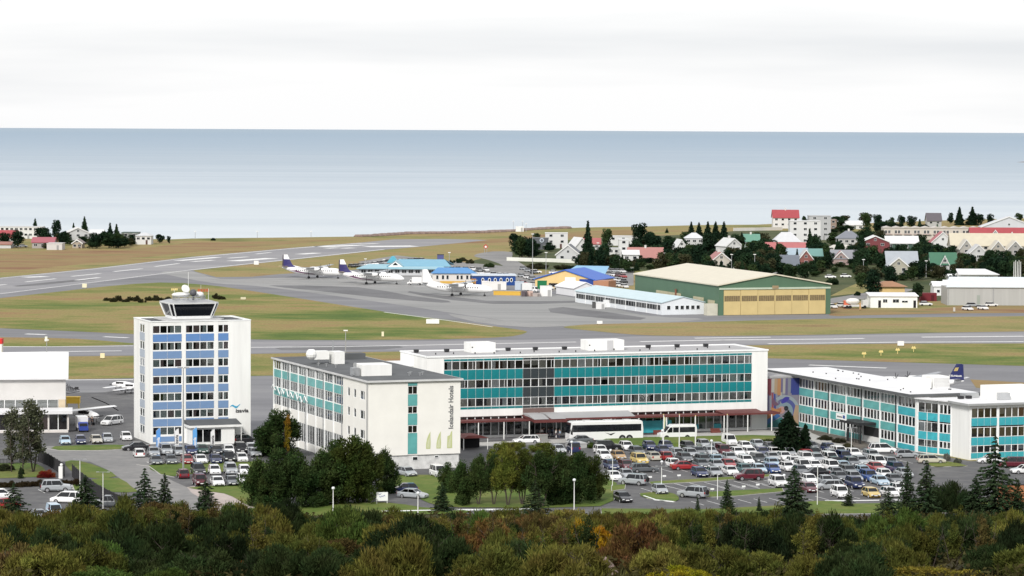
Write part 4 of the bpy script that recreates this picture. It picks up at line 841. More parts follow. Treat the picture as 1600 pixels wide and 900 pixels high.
# green hangar
t = thing('green_hangar', 'large green hangar with sand yellow sliding doors and a cream pitched roof', 'hangar', (60.3, 895.4, 0), 17.5)
W, D = 35.2, 72; M_green = mat('green_cladding', (.085, .155, .10), .6, .08, .2, streak=(1, 1, .2))
gable_y(t, W, D, 8.7, 11.7, (1, 1, 1), (.64, .59, .47), .5, .35, wm=M_green)
mb = MB(); mb.box(-.05, -.45, 0, 1.4, -.02, 8.2); mb.build('door_frame', M_green, t)
mb = MB(); mb.box(W - 1.4, -.45, 0, W + .05, -.02, 8.2); mb.build('door_frame', M_green, t)
mb = MB(); mb.box(0, -.6, 7.55, W, -.02, 8.05); mb.build('door_rail', mat('pale_green_rail', (.45, .52, .42), .6), t)
M_sand = mat('sand_door', (.56, .44, .21), .6, .07, .3); dw = (W - 2.9) / 6
for i in range(6):
    x = 1.45 + i * dw; mb = MB(); mb.box(x + .05, -.3 - .07 * (i % 2), .1, x + dw - .05, -.03, 7.5); dr = mb.build('sliding_door', M_sand, t)
    for k in range(7):
        mb = MB(); xx = x + .3 + k * (dw - .5) / 7; mb.box(xx, -.34 - .07 * (i % 2), 4.1, xx + (dw - .5) / 7 - .07, -.305 - .07 * (i % 2), 5.7); mb.build('door_window', mat('amber_pane', (.20, .15, .08), .3, .3, 2, spec=.5), dr)
mb = MB(); mb.box(W / 2 - 1, -.7, 7.7, W / 2 + 1, -.61, 8.6); mb.build('lamp_box', mat('tan_box', (.3, .22, .13), .7), t)
for a, b, h in ((31, 52, 3.6), (12, 20, 3.4), (3, 8, 3)):
    mb = MB(); mb.box(-.3, a, 0, -.02, b, h + 1.2); mb.build('side_door', mat('dull_sand', (.45, .41, .28), .7), t)
mb = MB(); mb.box(-3.4, .3, 0, -.1, 3, 3.4); mb.build('lean_to', mat('pale_lean_to', (.55, .53, .44), .7), t)
mb = MB(); mb.box(-.35, 34, 0, -.31, 35.5, 6.0); mb.build('brown_panel', mat('brown_patch', (.22, .09, .05), .7), t)

# long low building with strip windows
t = thing('low_terminal', 'long low white building with pale blue roof and dark strip windows beside the apron', 'terminal', (43.8, 896.6, 0), GRID)
W, D = 13.6, 68
gable_y(t, W, D, 3.5, 5.1, (.70, .73, .76), (.50, .62, .66), .3, .2)
for x in (1.6, 4.2, 5.9, 7.6, 9.3, 11.0): dwindow(t, x, -.06, 1.5, 0, 1.15, 1.2, 'a', .1)
for i in range(33): dwindow(t, -.06, D - .6 - i * 2.02, 1.35, R(-90), 1.95, 1.5, 'a', 0, t=.05)
for i in range(9): mb = MB(); mb.box(-.16, D - .3 - i * 8.08, 0, -.03, D - .05 - i * 8.08, 3.4); mb.build('pilaster', M_trim, t)
mb = MB(); mb.box(-1.3, D - 28, 0, -.03, D - 26, 2.2); mb.build('side_porch', M_trim, t)
t = thing('white_gable_shed', 'small building with a bright white roof behind the long low terminal', 'shed', (*G(897, 463), 0), GRID)
gable_y(t, 8, 16, 2.6, 4.3, (.72, .72, .74), (.84, .84, .86)); dwindow(t, 1, -.06, .9, 0, 2, 1.2, 'c', 0); dwindow(t, 4.8, -.06, .9, 0, 2, 1.2, 'c', 0)

# yellow building with the blue roof
t = thing('yellow_hall', 'yellow walled hall with a bright blue pitched roof and white garage door', 'hall', (*G(836, 450), 0), -20)
gable_y(t, 21.5, 20, 3.0, 6.2, (.72, .52, .24), (.03, .12, .50), .5, .3)
mb = MB(); mb.box(10.8, -.12, 0, 14.6, -.02, 3.9); mb.build('garage_door', M_trim, t)
mb = MB(); mb.box(16, -.15, .2, 21.6, -.02, 3.4); mb.build('blue_door', M_any, t, col=(.02, .06, .28))
mb = MB(); mb.box(5, -.12, .6, 8.2, -.02, 1.8); mb.build('dark_opening', M_inside, t)
mb = MB(); slab_roof(mb, [(2, 20.5, 3.2), (18, 20.5, 3.2), (16, 32, 6.2), (4, 32, 6.2)], .3); mb.build('rear_roof', M_roofcol, t, col=(.22, .42, .60))
mb = MB(); mb.box(2, 20.6, 0, 18, 31, 3.1); mb.build('rear_wall', M_any, t, col=(.5, .5, .5))
mb = MB(); mb.box(21.6, -2, 0, 27, 6, 3); mb.build('brick_annex', M_any, t, col=(.40, .20, .12))

# the domestic terminal: pale blue roofs
t = thing('blue_terminal', 'low airport terminal with light blue sheet roofs and a small white gable', 'terminal', (*G(560, 430), 0), -3)
CB = (.17, .38, .51); CB2 = (.27, .46, .54)
mb = MB(); mb.box(0, 0, 0, 32, 16, 2.6); mb.build('wall', M_any, t, col=(.55, .56, .58)); t_keep = t
mb = MB(); slab_roof(mb, [(-.6, -1.5, 2.4), (32.6, -1.5, 2.4), (30, 7, 3.7), (3, 7, 3.6)], .25); mb.build('roof_slope', M_roofcol, t, col=CB2)
mb = MB(); slab_roof(mb, [(10, 3, 3.2), (34, 3, 3.2), (31, 12, 5.3), (14, 12, 5.3)], .25); slab_roof(mb, [(14, 12, 5.3), (31, 12, 5.3), (34, 20, 3.2), (10, 20, 3.2)], .25); mb.build('roof_slope', M_roofcol, t, col=CB)
mb = MB(); mb.ext([(10.5, 3.0), (16.5, 3.0), (13.5, 5.2)], 1.5, 9); g_ = mb.build('white_gable', M_trim, t)
mb = MB(); mb.ext([(12.4, 3.7), (14.6, 3.7), (13.5, 4.7)], 1.42, 1.49); mb.build('gable_window', M_inside, g_)
mb = MB(); slab_roof(mb, [(10.1, 1.2, 2.9), (13.5, 1.2, 5.35), (13.5, 9, 5.35), (10.1, 9, 2.9)], .2); slab_roof(mb, [(13.5, 1.2, 5.35), (16.9, 1.2, 2.9), (16.9, 9, 2.9), (13.5, 9, 5.35)], .2); mb.build('gable_roof', M_roofcol, t, col=CB2)
mb = MB(); mb.ext([(9.5, 4.2), (14, 4.2), (12.2, 6.6), (11.3, 6.6)], 10, 14); mb.build('turret_roof', M_roofcol, t, col=(.10, .38, .50))
for i in range(12): dwindow(t, 1 + i * 2.5, -.06, .9, 0, 1.8, 1.2, 'c', .2)
t = thing('stair_tower', 'small square slate blue tower rising behind the light blue terminal roof', 'tower', (*G(684, 421), 0), 8)
mb = MB(); mb.box(0, 0, 0, 2.3, 2.3, 5.6); mb.build('wall', M_any, t, col=(.09, .10, .24)); mb = MB(); mb.box(-.1, -.1, 5.603, 2.4, 2.4, 5.8); mb.build('roof', M_dkmetal, t)
t = thing('blue_roof_annex', 'white walled annex with a mid blue roof behind the white airliner tail', 'terminal', (*G(676, 440), 0), 3)
mb = MB(); mb.box(0, 0, 0, 15, 9, 2.9); mb.build('wall', M_any, t, col=(.66, .62, .58))
mb = MB(); slab_roof(mb, [(-.6, -.6, 2.9), (15.6, -.6, 2.9), (12.5, 5, 4.6), (2, 5, 4.6)], .2); mb.build('roof', M_roofcol, t, col=(.08, .25, .52))
for x in (1.2, 3.2, 4.8, 8.4, 9.8, 11.8, 13.2): dwindow(t, x, -.06, .8, 0, .9, 1.5, 'a', 0)
t = thing('blue_flat_building', 'flat roofed deep blue building with white rounded window frames', 'terminal', (*G(739, 446), 0), 4)
mb = MB(); mb.box(0, 0, 0, 14.8, 9, 3.3); mb.build('wall', M_any, t, col=(.012, .06, .24)); mb = MB(); mb.box(-.2, -.3, 3.303, 15.1, 9.2, 3.7); mb.build('roof', M_any, t, col=(.55, .60, .66))
for x in (2.9, 5.2, 7.2, 9.2, 11.4, 12.8):
    mb = MB(); pr = [(x + .5 + .52 * math.cos(2 * math.pi * k / 10), 1.9 + .75 * math.sin(2 * math.pi * k / 10)) for k in range(10)]; mb.ext(pr, -.1, -.01); f = mb.build('window', M_trim, t)
    mb = MB(); mb.add([(x + .5 + .33 * math.cos(2 * math.pi * k / 10), -.115, 1.9 + .52 * math.sin(2 * math.pi * k / 10)) for k in range(10)], [tuple(range(10))]); mb.build('pane', M_inside, f)
def boxthing(name, label, cat, px, py, w, d, h, col, rot=0, roof=None, door=True, base=0.0, group=None):
    t = thing(name, label, cat, (*G(px, py), 0), rot, group)
    mb = MB(); mb.box(-w / 2, 0, base, w / 2, d, h); mb.build('wall', M_any, t, col=col)
    mb = MB(); mb.box(-w / 2 - .08, -.08, h + .003, w / 2 + .08, d + .08, h + .14); mb.build('roof', M_any, t, col=roof or tuple(min(1, c * 1.1) for c in col))
    if door:
        mb = MB(); mb.box(w * .15, -.05, .1 + base, w * .15 + min(1, w * .3), -.01, min(2.1, h * .8)); mb.build('door', M_any, t, col=tuple(c * .5 for c in col))
    return t
boxthing('white_hut', 'white flat hut between the blue building and the apron', 'hut', 772, 453, 8.2, 4, 2.5, (.72, .70, .68))
boxthing('white_hut', 'pale little shed end beside the white flat hut', 'hut', 757, 451, 2.0, 3, 2.4, (.60, .54, .52))
boxthing('snow_plough_blade', 'long low yellow barrier lying in front of the white hut', 'barrier', 792, 461.5, 9.0, 1, 1.2, (.62, .38, .06), -14, door=False)
boxthing('yellow_container', 'long yellow container row behind the white airliner', 'container', 714, 449, 11.5, 2.4, 1.9, (.60, .36, .07), 0, door=False)
boxthing('yellow_container', 'small orange machine behind the propeller of the white airliner', 'machine', 740, 447, 1.6, 1.6, 2.3, (.5, .24, .06), 0, door=False)
boxthing('blue_grey_container', 'pale blue grey box container beside the white truck', 'container', 811.5, 453, 3.0, 3, 2.6, (.47, .53, .60))
boxthing('green_tank', 'dark green rounded machine above the white box on the apron', 'machine', 847, 452, 3.2, 2.4, 2.7, (.01, .16, .06), door=False)
boxthing('fuel_box', 'tall white box unit standing on the apron', 'ground unit', 853, 463, 3.8, 2.2, 3.2, (.75, .75, .74))
boxthing('tug', 'low pinkish baggage tug with a dark cab on the apron', 'tug', 827, 463, 2.3, 2, 1.5, (.58, .42, .36))
boxthing('tug', 'dark cabbed tug beside the pinkish baggage tug', 'tug', 819, 463.5, 1.8, 2, 1.6, (.10, .08, .09))
boxthing('tug', 'small grey ground power cart between tug and white box', 'tug', 838, 463.5, 2.3, 2, 1.0, (.4, .35, .33))
boxthing('apron_cart', 'white cart parked against the long low terminal', 'cart', 938, 483, 2.6, 1.6, 1.9, (.68, .68, .68))
boxthing('apron_cart', 'dark fronted cart parked against the long low terminal', 'cart', 929.5, 481.5, 1.6, 1.4, 1.8, (.08, .08, .08))
# white shed, container, grey sheds at the right
t = thing('white_shed', 'low white shed with dark windows and door at the end of the lane', 'shed', (*G(1360, 481), 0), 2)
mb = MB(); mb.box(0, 0, 0, 14.4, 7, 3.6); mb.build('wall', M_white, t); mb = MB(); slab_roof(mb, [(-.4, -.4, 3.5), (14.8, -.4, 3.5), (14.8, 7.3, 4.2), (-.4, 7.3, 4.2)], .2); mb.build('roof', M_white_roof, t)
for x, w_, h_ in ((3.8, 1.4, 1.1), (6.8, 2.0, 1.1), (9.6, 1.9, .7)): dwindow(t, x, -.06, 1.6, 0, w_, h_, 'c', .2)
for x in (2.4, 13.2): mb = MB(); mb.box(x, -.1, .1, x + .8, -.01, 2.3); mb.build('door', M_inside, t)
for x in (-.7, -1.3): mb = MB(); mb.tube((x, .2, 0), (x, .2, 2.8), .12); mb.build('post', M_post, t)
boxthing('maroon_container', 'dark maroon container beside the white shed', 'container', 1451, 470.5, 5.2, 3, 2.4, (.16, .02, .03), 4)
t = thing('tan_house', 'tan yellow building with a brown hipped roof behind the white shed', 'building', (*G(1366, 462), 0), 0)
mb = MB(); mb.box(0, 0, 0, 10, 8, 3); mb.build('wall', M_any, t, col=(.62, .45, .20)); mb = MB(); mb.loft([[(-1, -1, 3.0), (11, -1, 3.0), (11, 9, 3.0), (-1, 9, 3.0)], [(3.5, 3, 4.6), (6.5, 3, 4.6), (6.5, 5, 4.6), (3.5, 5, 4.6)]]); mb.build('roof', M_roofcol, t, col=(.33, .17, .09))
t = thing('grey_shed', 'long pale grey metal shed with a bluish white roof at the right edge', 'shed', (*G(1480, 477), 0), 0)
mb = MB(); mb.box(0, 0, 0, 50, 14, 5.6); mb.build('wall', mat('grey_cladding', (.40, .40, .39), .6, .08, .5, streak=(2, 2, .1)), t); mb = MB(); slab_roof(mb, [(-.4, -.5, 5.6), (50, -.5, 5.6), (50, 14, 8.0), (2.4, 14, 8.0)], .25); mb.build('roof', M_roofcol, t, col=(.66, .71, .75))
for x in (.3, 14.3, 28): mb = MB(); mb.tube((x, -.1, 0), (x, -.1, 5.6), .1); mb.build('downpipe', M_metal, t)
mb = MB(); mb.box(9.2, -.08, 0, 10.2, -.01, 3.2); mb.build('door', M_any, t, col=(.3, .33, .3))
t = thing('white_workshop', 'white two storey workshop with a flat pitched roof behind the grey shed', 'workshop', (*G(1501, 455), 0), 0)
mb = MB(); mb.box(0, 0, 0, 12.5, 12, 5.6); mb.build('wall', M_white, t); mb = MB(); slab_roof(mb, [(-1, -1, 5.6), (13, -1, 5.6), (10, 12, 6.9), (0, 12, 6.9)], .2); mb.build('roof', M_white_roof, t)
for x in (6.2, 8.0, 9.6): dwindow(t, x, -.06, 3.8, 0, 1.5, 1.3, 'c', 0)
for px, py, w_, h_, lb in ((1459, 462, 8.5, 4.3, 'pale low shed with a white pitched roof beside the dark round tree'), (1477, 458, 5, 4.0, 'small white shed in front of the dark round tree'), (1484, 446, 7.5, 3.6, 'white flat roofed store behind the dark round tree')):
    t = thing('white_store', lb, 'shed', (*G(px, py), 0), 0); gable_x(t, w_, 8, h_ - 1.2, h_, (.72, .72, .72), (.82, .83, .84)); dwindow(t, 1, -.06, 1, 0, 1, 1, 'a', 0)

# ================================================================ HOUSES
def dull(c): g = sum(c) / 3; return tuple((q * .74 + g * .26) * .8 for q in c)
def house(label, x0, x1, yt, yb, typ, roof, wall, rf=.42, rot=0, nw=3, chim=False, d=9, name='house', cat='house', oh=.45, trim=None):
    X, Y = G((x0 + x1) / 2, yb); s = FOC / Y; w_ = (x1 - x0) / s; H_ = (yb - yt) / s
    w_ = w_ / (abs(math.cos(R(rot))) + .0)
    t = thing(name, label, cat, (X, Y, 0), rot); e = H_ * (1 - rf) if typ != 'f' else H_
    h2 = w_ / 2
    if typ == 'f':
        mb = MB(); mb.box(-h2, 0, 0, h2, d, e - .25); mb.build('wall', M_any, t, col=dull(wall))
        mb = MB(); mb.box(-h2 - .15, -.15, e - .247, h2 + .15, d + .15, e); mb.build('roof', M_roofcol, t, col=dull(roof))
    elif typ == 'g':
        mb = MB(); mb.ext([(-h2, 0), (h2, 0), (h2, e), (0, H_ - .2), (-h2, e)], 0, d); mb.build('wall', M_any, t, col=dull(wall)); sl = (H_ - e) / h2
        for q in (-1, 1):
            mb = MB(); slab_roof(mb, [(q * (h2 + oh), -oh, e - oh * sl), (0, -oh, H_ - .2), (0, d + oh, H_ - .2), (q * (h2 + oh), d + oh, e - oh * sl)], .22); mb.build('roof_slope', M_roofcol, t, col=dull(roof))
            mb = MB(); mb.add([(q * (h2 + oh), -oh - .04, e - oh * sl - .25), (0, -oh - .04, H_ - .45), (0, -oh - .04, H_ + .05), (q * (h2 + oh), -oh - .04, e - oh * sl + .25)], [(0, 1, 2, 3) if q < 0 else (3, 2, 1, 0)]); mb.build('bargeboard', M_any, t, col=trim or (.75, .75, .74))
        dwindow(t, -.55, -.06, e + (H_ - e) * .15, 0, 1.1, min(1.1, (H_ - e) * .45), 'c', .2)
    elif typ == 's':
        mb = MB(); mb.ext([(0, 0), (d, 0), (d, e), (d / 2, H_ - .2), (0, e)], -h2, h2, 0, 'x'); mb.build('wall', M_any, t, col=dull(wall)); sl = (H_ - e) / (d / 2)
        for q in (0, 1):
            mb = MB(); y0 = -oh if q == 0 else d + oh; slab_roof(mb, [(-h2 - oh, y0, e - oh * sl), (h2 + oh, y0, e - oh * sl), (h2 + oh, d / 2, H_ - .2), (-h2 - oh, d / 2, H_ - .2)], .22); mb.build('roof_slope', M_roofcol, t, col=dull(roof))
    else:
        k = min(h2 * .75, d / 2 * .9); mb = MB(); mb.box(-h2, 0, 0, h2, d, e); mb.build('wall', M_any, t, col=dull(wall))
        mb = MB(); mb.loft([[(-h2 - oh, -oh, e), (h2 + oh, -oh, e), (h2 + oh, d + oh, e), (-h2 - oh, d + oh, e)], [(-h2 + k, d / 2 - .1, H_), (h2 - k, d / 2 - .1, H_), (h2 - k, d / 2 + .1, H_), (-h2 + k, d / 2 + .1, H_)]]); mb.build('roof', M_roofcol, t, col=dull(roof))
    rows = max(1, int(e / 2.6)); ww = min(1.5, w_ / (nw * 1.6)) if nw else 0
    for r_i in range(rows):
        for i in range(nw):
            x = -h2 + w_ * (i + .5) / nw - ww / 2; z = e - 1.75 - r_i * 2.7
            if z > .2: dwindow(t, x, -.06, z, 0, ww, 1.15, rnd.choice('ac'), .4)
    if e > 2.2: 
        mb = MB(); mb.box(h2 * .3, -.07, .05, h2 * .3 + .9, -.01, 2.05); mb.build('door', M_any, t, col=rnd.choice(((.1, .05, .04), (.3, .3, .3), (.05, .08, .05))))
    if chim: mb = MB(); mb.box(-.4, d / 2 - .4, H_ - .9, .4, d / 2 + .4, H_ + .9); mb.build('chimney', M_any, t, col=(.6, .59, .57))
    return t
RED, PINK, WHT, GRY, DGR, GRN, CRM = (.50, .03, .045), (.55, .20, .17), (.80, .80, .80), (.33, .35, .37), (.11, .12, .14), (.05, .22, .12), (.72, .66, .50)
W1, W2, W3 = (.78, .78, .77), (.66, .66, .66), (.60, .55, .48)
HS = [
 # left hamlet
 ('long flat white building behind the trees at the far left', 0, 66, 354, 373, 'f', W2, W1, 0, 0, 9), ('red roofed house at the left edge behind trees', -8, 25, 360, 381, 's', RED, W3, .5, 0, 3),
 ('house with a faded red roof beside a white store', 50, 84, 371, 388, 's', (.50, .08, .12), (.45, .4, .38), .45, 0, 3), ('plain white box store in front of the left hamlet', 73, 97, 380, 390.5, 'f', (.7, .68, .66), (.72, .68, .66), 0, 0, 0),
 ('orange roofed low house at the left edge', -10, 17, 378, 388, 's', (.45, .14, .08), W2, .4, 0, 2), ('white roofed house among the dark trees at far left', 104, 140, 355, 380, 'g', WHT, W2, .35, 12, 3),
 ('narrow tan house with two gables beside a red bank', 113, 128, 374, 388, 'g', (.3, .2, .16), (.52, .42, .30), .4, 0, 2), ('white house with a flat pale roof at the end of the left hamlet', 212, 236, 364, 382, 'h', (.7, .72, .74), W1, .25, 0, 3),
 ('dark green flat roofed house behind round trees', 190, 216, 363, 378, 'f', (.06, .12, .10), (.25, .28, .26), 0, 0, 2), ('small white house hidden behind conifers at far left', 140, 160, 359, 380, 's', WHT, W1, .3, 0, 2),
 # right village, left part
 ('flat white block house beside the beach meadow', 852, 887, 364, 388, 'f', W1, W1, 0, 0, 2), ('dark grey flat house with a pale round emblem', 833, 857, 372, 390, 'f', (.12, .13, .15), (.13, .145, .165), 0, 0, 0),
 ('pale grey gabled house above the white garden wall', 869, 906, 382, 410, 'g', DGR, (.62, .63, .64), .55, -8, 2), ('white house with a steep white roof behind the pale grey gable', 895, 923, 371, 402, 'g', WHT, W1, .6, 20, 2),
 ('red roofed house behind the tall spruce', 905, 938, 372, 392, 's', (.55, .10, .09), W2, .45, 0, 3), ('long flat white house behind dark garden trees', 950, 998, 369, 384, 'f', WHT, W1, 0, 0, 3),
 ('tall narrow white building end beside the flat house', 967, 982, 374, 402, 'f', WHT, W1, 0, 0, 1), ('small white annex under the dark hedge', 951, 967, 388, 400, 'f', W2, W1, 0, 0, 2),
 ('salmon roofed house with a white chimney', 982, 1036, 387, 411, 's', PINK, W3, .65, 0, 4, True), ('white house front beside the salmon roof', 973, 998, 391, 414, 's', WHT, W1, .3, 0, 2),
 ('white house with a curved gable between trees', 1058, 1072, 374, 398, 'g', WHT, W1, .45, 10, 1), ('pale house with white roof below the pine grove', 1071, 1099, 364, 388, 'h', (.72, .74, .76), W2, .35, 0, 3),
 ('white gabled house with a pale roof left of the green roof', 1134, 1160, 372, 402, 'g', (.72, .73, .72), W1, .4, 25, 2, True), ('green roofed house by the shore meadow', 1161, 1187, 366, 388, 's', (.12, .38, .26), (.35, .45, .40), .5, 0, 2, True),
 ('small house with a red and cream roof above the hangar', 1113, 1141, 394, 424, 'g', (.50, .14, .12), (.68, .62, .52), .4, 10, 1, True), ('large white house with a bright red hipped roof on the shore', 1208, 1248, 328, 357, 's', RED, W1, .40, 0, 4, True),
 ('cubic white modern house in front of the shore', 1234, 1282, 345, 383, 'f', W1, W1, 0, 0, 3), ('grey angular building behind the white cube', 1264, 1298, 337, 375, 'f', (.5, .51, .52), (.52, .53, .54), 0, 0, 2),
 ('house with a broad pale hipped roof', 1208, 1251, 363, 388, 'h', (.70, .71, .74), W2, .6, 0, 3), ('long house with a salmon red roof and cream walls', 1189, 1268, 379, 402, 's', (.60, .13, .13), (.62, .52, .40), .42, 0, 7),
 ('house with a light blue roof', 1230, 1262, 388, 410, 's', (.38, .52, .62), W3, .5, 0, 2), ('house with a teal roof', 1262, 1285, 389, 410, 's', (.14, .38, .34), (.2, .3, .28), .5, 0, 2),
 ('slate grey roofed house among dark trees', 1220, 1248, 399, 422, 's', (.17, .20, .25), (.2, .2, .22), .65, 0, 2), ('steep white and red gabled house', 1248, 1271, 390, 415, 'g', (.55, .56, .58), (.36, .10, .08), .6, 0, 1),
 ('grey roofed two storey house with white windows', 1309, 1346, 361, 392, 'h', (.23, .25, .30), (.55, .54, .53), .38, 0, 4, True), ('low house with a cream hipped roof', 1289, 1342, 383, 398, 'h', (.68, .64, .56), (.4, .35, .3), .6, 0, 4),
 ('grey roofed house behind the red trimmed gable', 1300, 1340, 391, 414, 's', (.30, .31, .35), (.5, .48, .46), .55, 0, 3), ('red trimmed white gable house', 1300, 1328, 392, 414, 'g', (.45, .06, .06), (.45, .3, .28), .65, 0, 1),
 ('small tan building at the shore right of the grey block', 1297, 1307, 343, 362, 'f', (.36, .25, .18), (.36, .25, .18), 0, 0, 1), ('distant row of white boathouses on the shore', 1306, 1350, 345, 358, 's', WHT, W1, .5, 0, 4),
 # right part
 ('white roofed long house with dark red walls', 1345, 1390, 368, 396, 'g', WHT, (.26, .04, .05), .35, 0, 2), ('white roofed terrace with green walls below', 1385, 1435, 369, 393, 's', WHT, (.06, .14, .10), .45, 0, 4),
 ('small dark roofed house on the ridge among conifers', 1449, 1471, 333, 356, 's', (.14, .12, .14), (.5, .5, .5), .5, 0, 2), ('big pale blue roofed building at the right edge', 1533, 1620, 338, 366, 'g', (.66, .70, .76), (.7, .72, .76), .6, 0, 3),
 ('house with a red roof and white gable front', 1456, 1490, 362, 394, 'g', RED, W1, .5, 0, 2), ('long red roofed terrace with white gables', 1517, 1640, 356, 378, 's', (.50, .035, .05), W2, .6, 0, 8),
 ('long cream roofed terrace at the right edge', 1486, 1640, 365, 400, 's', (.70, .62, .44), W3, .52, 0, 10), ('house with a bluish grey zigzag roof', 1386, 1434, 393, 428, 's', (.42, .47, .53), (.38, .40, .42), .55, 0, 3),
 ('small white gable in front of the zigzag roof', 1388, 1420, 402, 430, 'g', (.55, .60, .66), (.5, .47, .36), .5, 0, 2), ('house with a green roof and white central gable', 1455, 1495, 395, 430, 's', GRN, W2, .5, 0, 3),
 ('white gabled house below the cream terrace', 1514, 1544, 382, 408, 'g', (.6, .6, .6), W2, .55, 0, 3), ('white gabled front of the cream terrace', 1500, 1520, 374, 402, 'g', (.68, .62, .5), (.5, .47, .42), .5, 0, 1),
 ('second white gabled front of the cream terrace', 1549, 1570, 376, 402, 'g', (.68, .62, .5), (.5, .45, .38), .5, 0, 1), ('third white gabled front of the cream terrace', 1575, 1598, 376, 402, 'g', (.68, .62, .5), (.42, .40, .38), .5, 0, 1),
 ('white gable rising from the red terrace', 1544, 1566, 359, 378, 'g', RED, (.6, .6, .6), .75, 0, 1), ('second white gable rising from the red terrace', 1574, 1588, 362, 378, 'g', RED, (.45, .4, .4), .75, 0, 1),
 ('central gable standing before the green roof', 1470, 1482, 399, 430, 'g', GRN, (.6, .6, .58), .4, 0, 1),
]
for h_ in HS:
    a = list(h_); ch = a[11] if len(a) > 11 else False
    house(a[0], a[1], a[2], a[3], a[4], a[5], a[6], a[7], a[8], a[9], a[10], ch)
# beige terraced row with wavy roof line
t = thing('terraced_row', 'long beige terraced row with a wavy roof line and dark balconies', 'terrace', (*G(1380, 374), 0), 0)
s = FOC / G(1380, 374)[1]; Wt = 152 / s
mb = MB(); mb.box(0, 0, 0, Wt, 9, 5.6); mb.build('wall', M_any, t, col=(.55, .50, .44))
n = 10
for i in range(n):
    a = Wt * i / n; b = Wt * (i + 1) / n; mb = MB(); mb.ext([(a, 5.605), (b, 5.605), (b, 5.9), ((a + b) / 2, 6.6), (a, 5.9)], -.3, 9); mb.build('roof_bay', M_roofcol, t, col=(.50, .46, .42))
    dwindow(t, a + .8, -.06, 3.0, 0, 1.2, 1.6, 'c', .1); dwindow(t, a + 2.4, -.06, 3.0, 0, 1.2, 1.6, 'c', .1)
    mb = MB(); mb.box(a + .6, -.9, 2.4, b - .5, -.02, 2.9); mb.build('balcony', M_any, t, col=(.45, .36, .33))
# emblem on the dark house and white walls
t = thing('round_emblem', 'pale round emblem fixed on the dark grey flat house', 'emblem', (*G(846.5, 390), 0), 0)
mb = MB(); mb.tube((0, -.5, 4.2), (0, -.12, 4.2), 1.0, n=16); mb.build('disc', M_any, t, col=(.5, .55, .62)); mb = MB(); mb.tube((0, -.6, 4.2), (0, -.51, 4.2), .6, n=16); mb.build('inner_disc', M_any, t, col=(.14, .15, .18))
def wallthing(label, pts, h, col, name='garden_wall', cat='wall', wid=.4):
    P_ = [G(*p) for p in pts]; t = thing(name, label, cat, (*P_[0], 0)); mb = MB()
    for i, (a, b) in enumerate(zip(P_[:-1], P_[1:])):
        a = np.array(a) - P_[0]; b = np.array(b) - P_[0]; d = (b - a) / np.hypot(*(b - a)); nn = np.array([-d[1], d[0]]) * wid / 2; b = b + d * .1
        mb.prism([tuple(a - nn), tuple(b - nn), tuple(b + nn), tuple(a + nn)], 0, h - .004 * (i % 2))
    mb.build('masonry', M_any, t, col=col); return t
wallthing('long white garden wall beside the bend in the road', [(792, 407.5), (820, 408.5), (860, 409.5), (905, 411.5)], 1.5, (.70, .70, .64))
wallthing('white garden wall on the shore meadow below the red roofed house', [(1146, 361), (1180, 360.5), (1222, 359.5)], 1.7, (.6, .58, .54))
wallthing('white rail above the ridge of the green hangar roof', [(1187, 430), (1219, 432)], 1.5, (.7, .7, .7), 'rail', 'rail')

# ================================================================ VEHICLES
def ringc(x, hw, zb, zt, tk=.9): return [(x, -hw * .92, zb), (x, -hw, zb + .14), (x, -hw, zt - .17), (x, -hw * tk, zt), (x, hw * tk, zt), (x, hw, zt - .17), (x, hw, zb + .14), (x, hw * .92, zb)]
SPEC = { # L, W, H, belt, wheel r, wheelbase/2, (windscreen base, roof front, roof rear, rear glass base) and hood line
 'hatchback': (3.95, 1.70, 1.47, .92, .30, 1.25, (.95, .30, -1.45, -1.85), [(-1.97, .55), (-1.90, .90), (.95, .95), (1.70, .76), (1.95, .60), (1.98, .45)]),
 'saloon':    (4.55, 1.76, 1.44, .92, .31, 1.35, (1.00, .35, -1.05, -1.65), [(-2.27, .55), (-2.2, .93), (-1.6, .97), (1.0, .94), (2.0, .74), (2.22, .60), (2.27, .45)]),
 'estate car':(4.60, 1.76, 1.48, .93, .31, 1.35, (1.05, .40, -1.80, -2.15), [(-2.30, .55), (-2.22, .92), (1.05, .95), (2.0, .76), (2.25, .60), (2.3, .45)]),
 'off-roader':(4.55, 1.84, 1.80, 1.12, .37, 1.32, (1.00, .55, -1.85, -2.12), [(-2.27, .62), (-2.2, 1.10), (1.0, 1.15), (2.05, 1.02), (2.22, .85), (2.27, .6)]),
 'people carrier':(4.75, 1.84, 1.72, 1.00, .32, 1.40, (1.45, .65, -1.95, -2.28), [(-2.37, .6), (-2.3, 1.0), (1.45, 1.02), (2.1, .84), (2.32, .66), (2.37, .5)]),
 'small van': (4.25, 1.76, 1.85, 1.12, .31, 1.30, (1.15, .60, -1.95, -2.05), [(-2.12, .6), (-2.08, 1.1), (1.15, 1.1), (1.85, .88), (2.08, .7), (2.12, .5)]),
 'pickup':    (5.0, 1.80, 1.75, 1.08, .37, 1.50, (1.15, .65, -.35, -.55), [(-2.5, .65), (-2.47, 1.02), (-.6, 1.04), (1.15, 1.10), (2.25, .98), (2.45, .82), (2.5, .6)]),
}
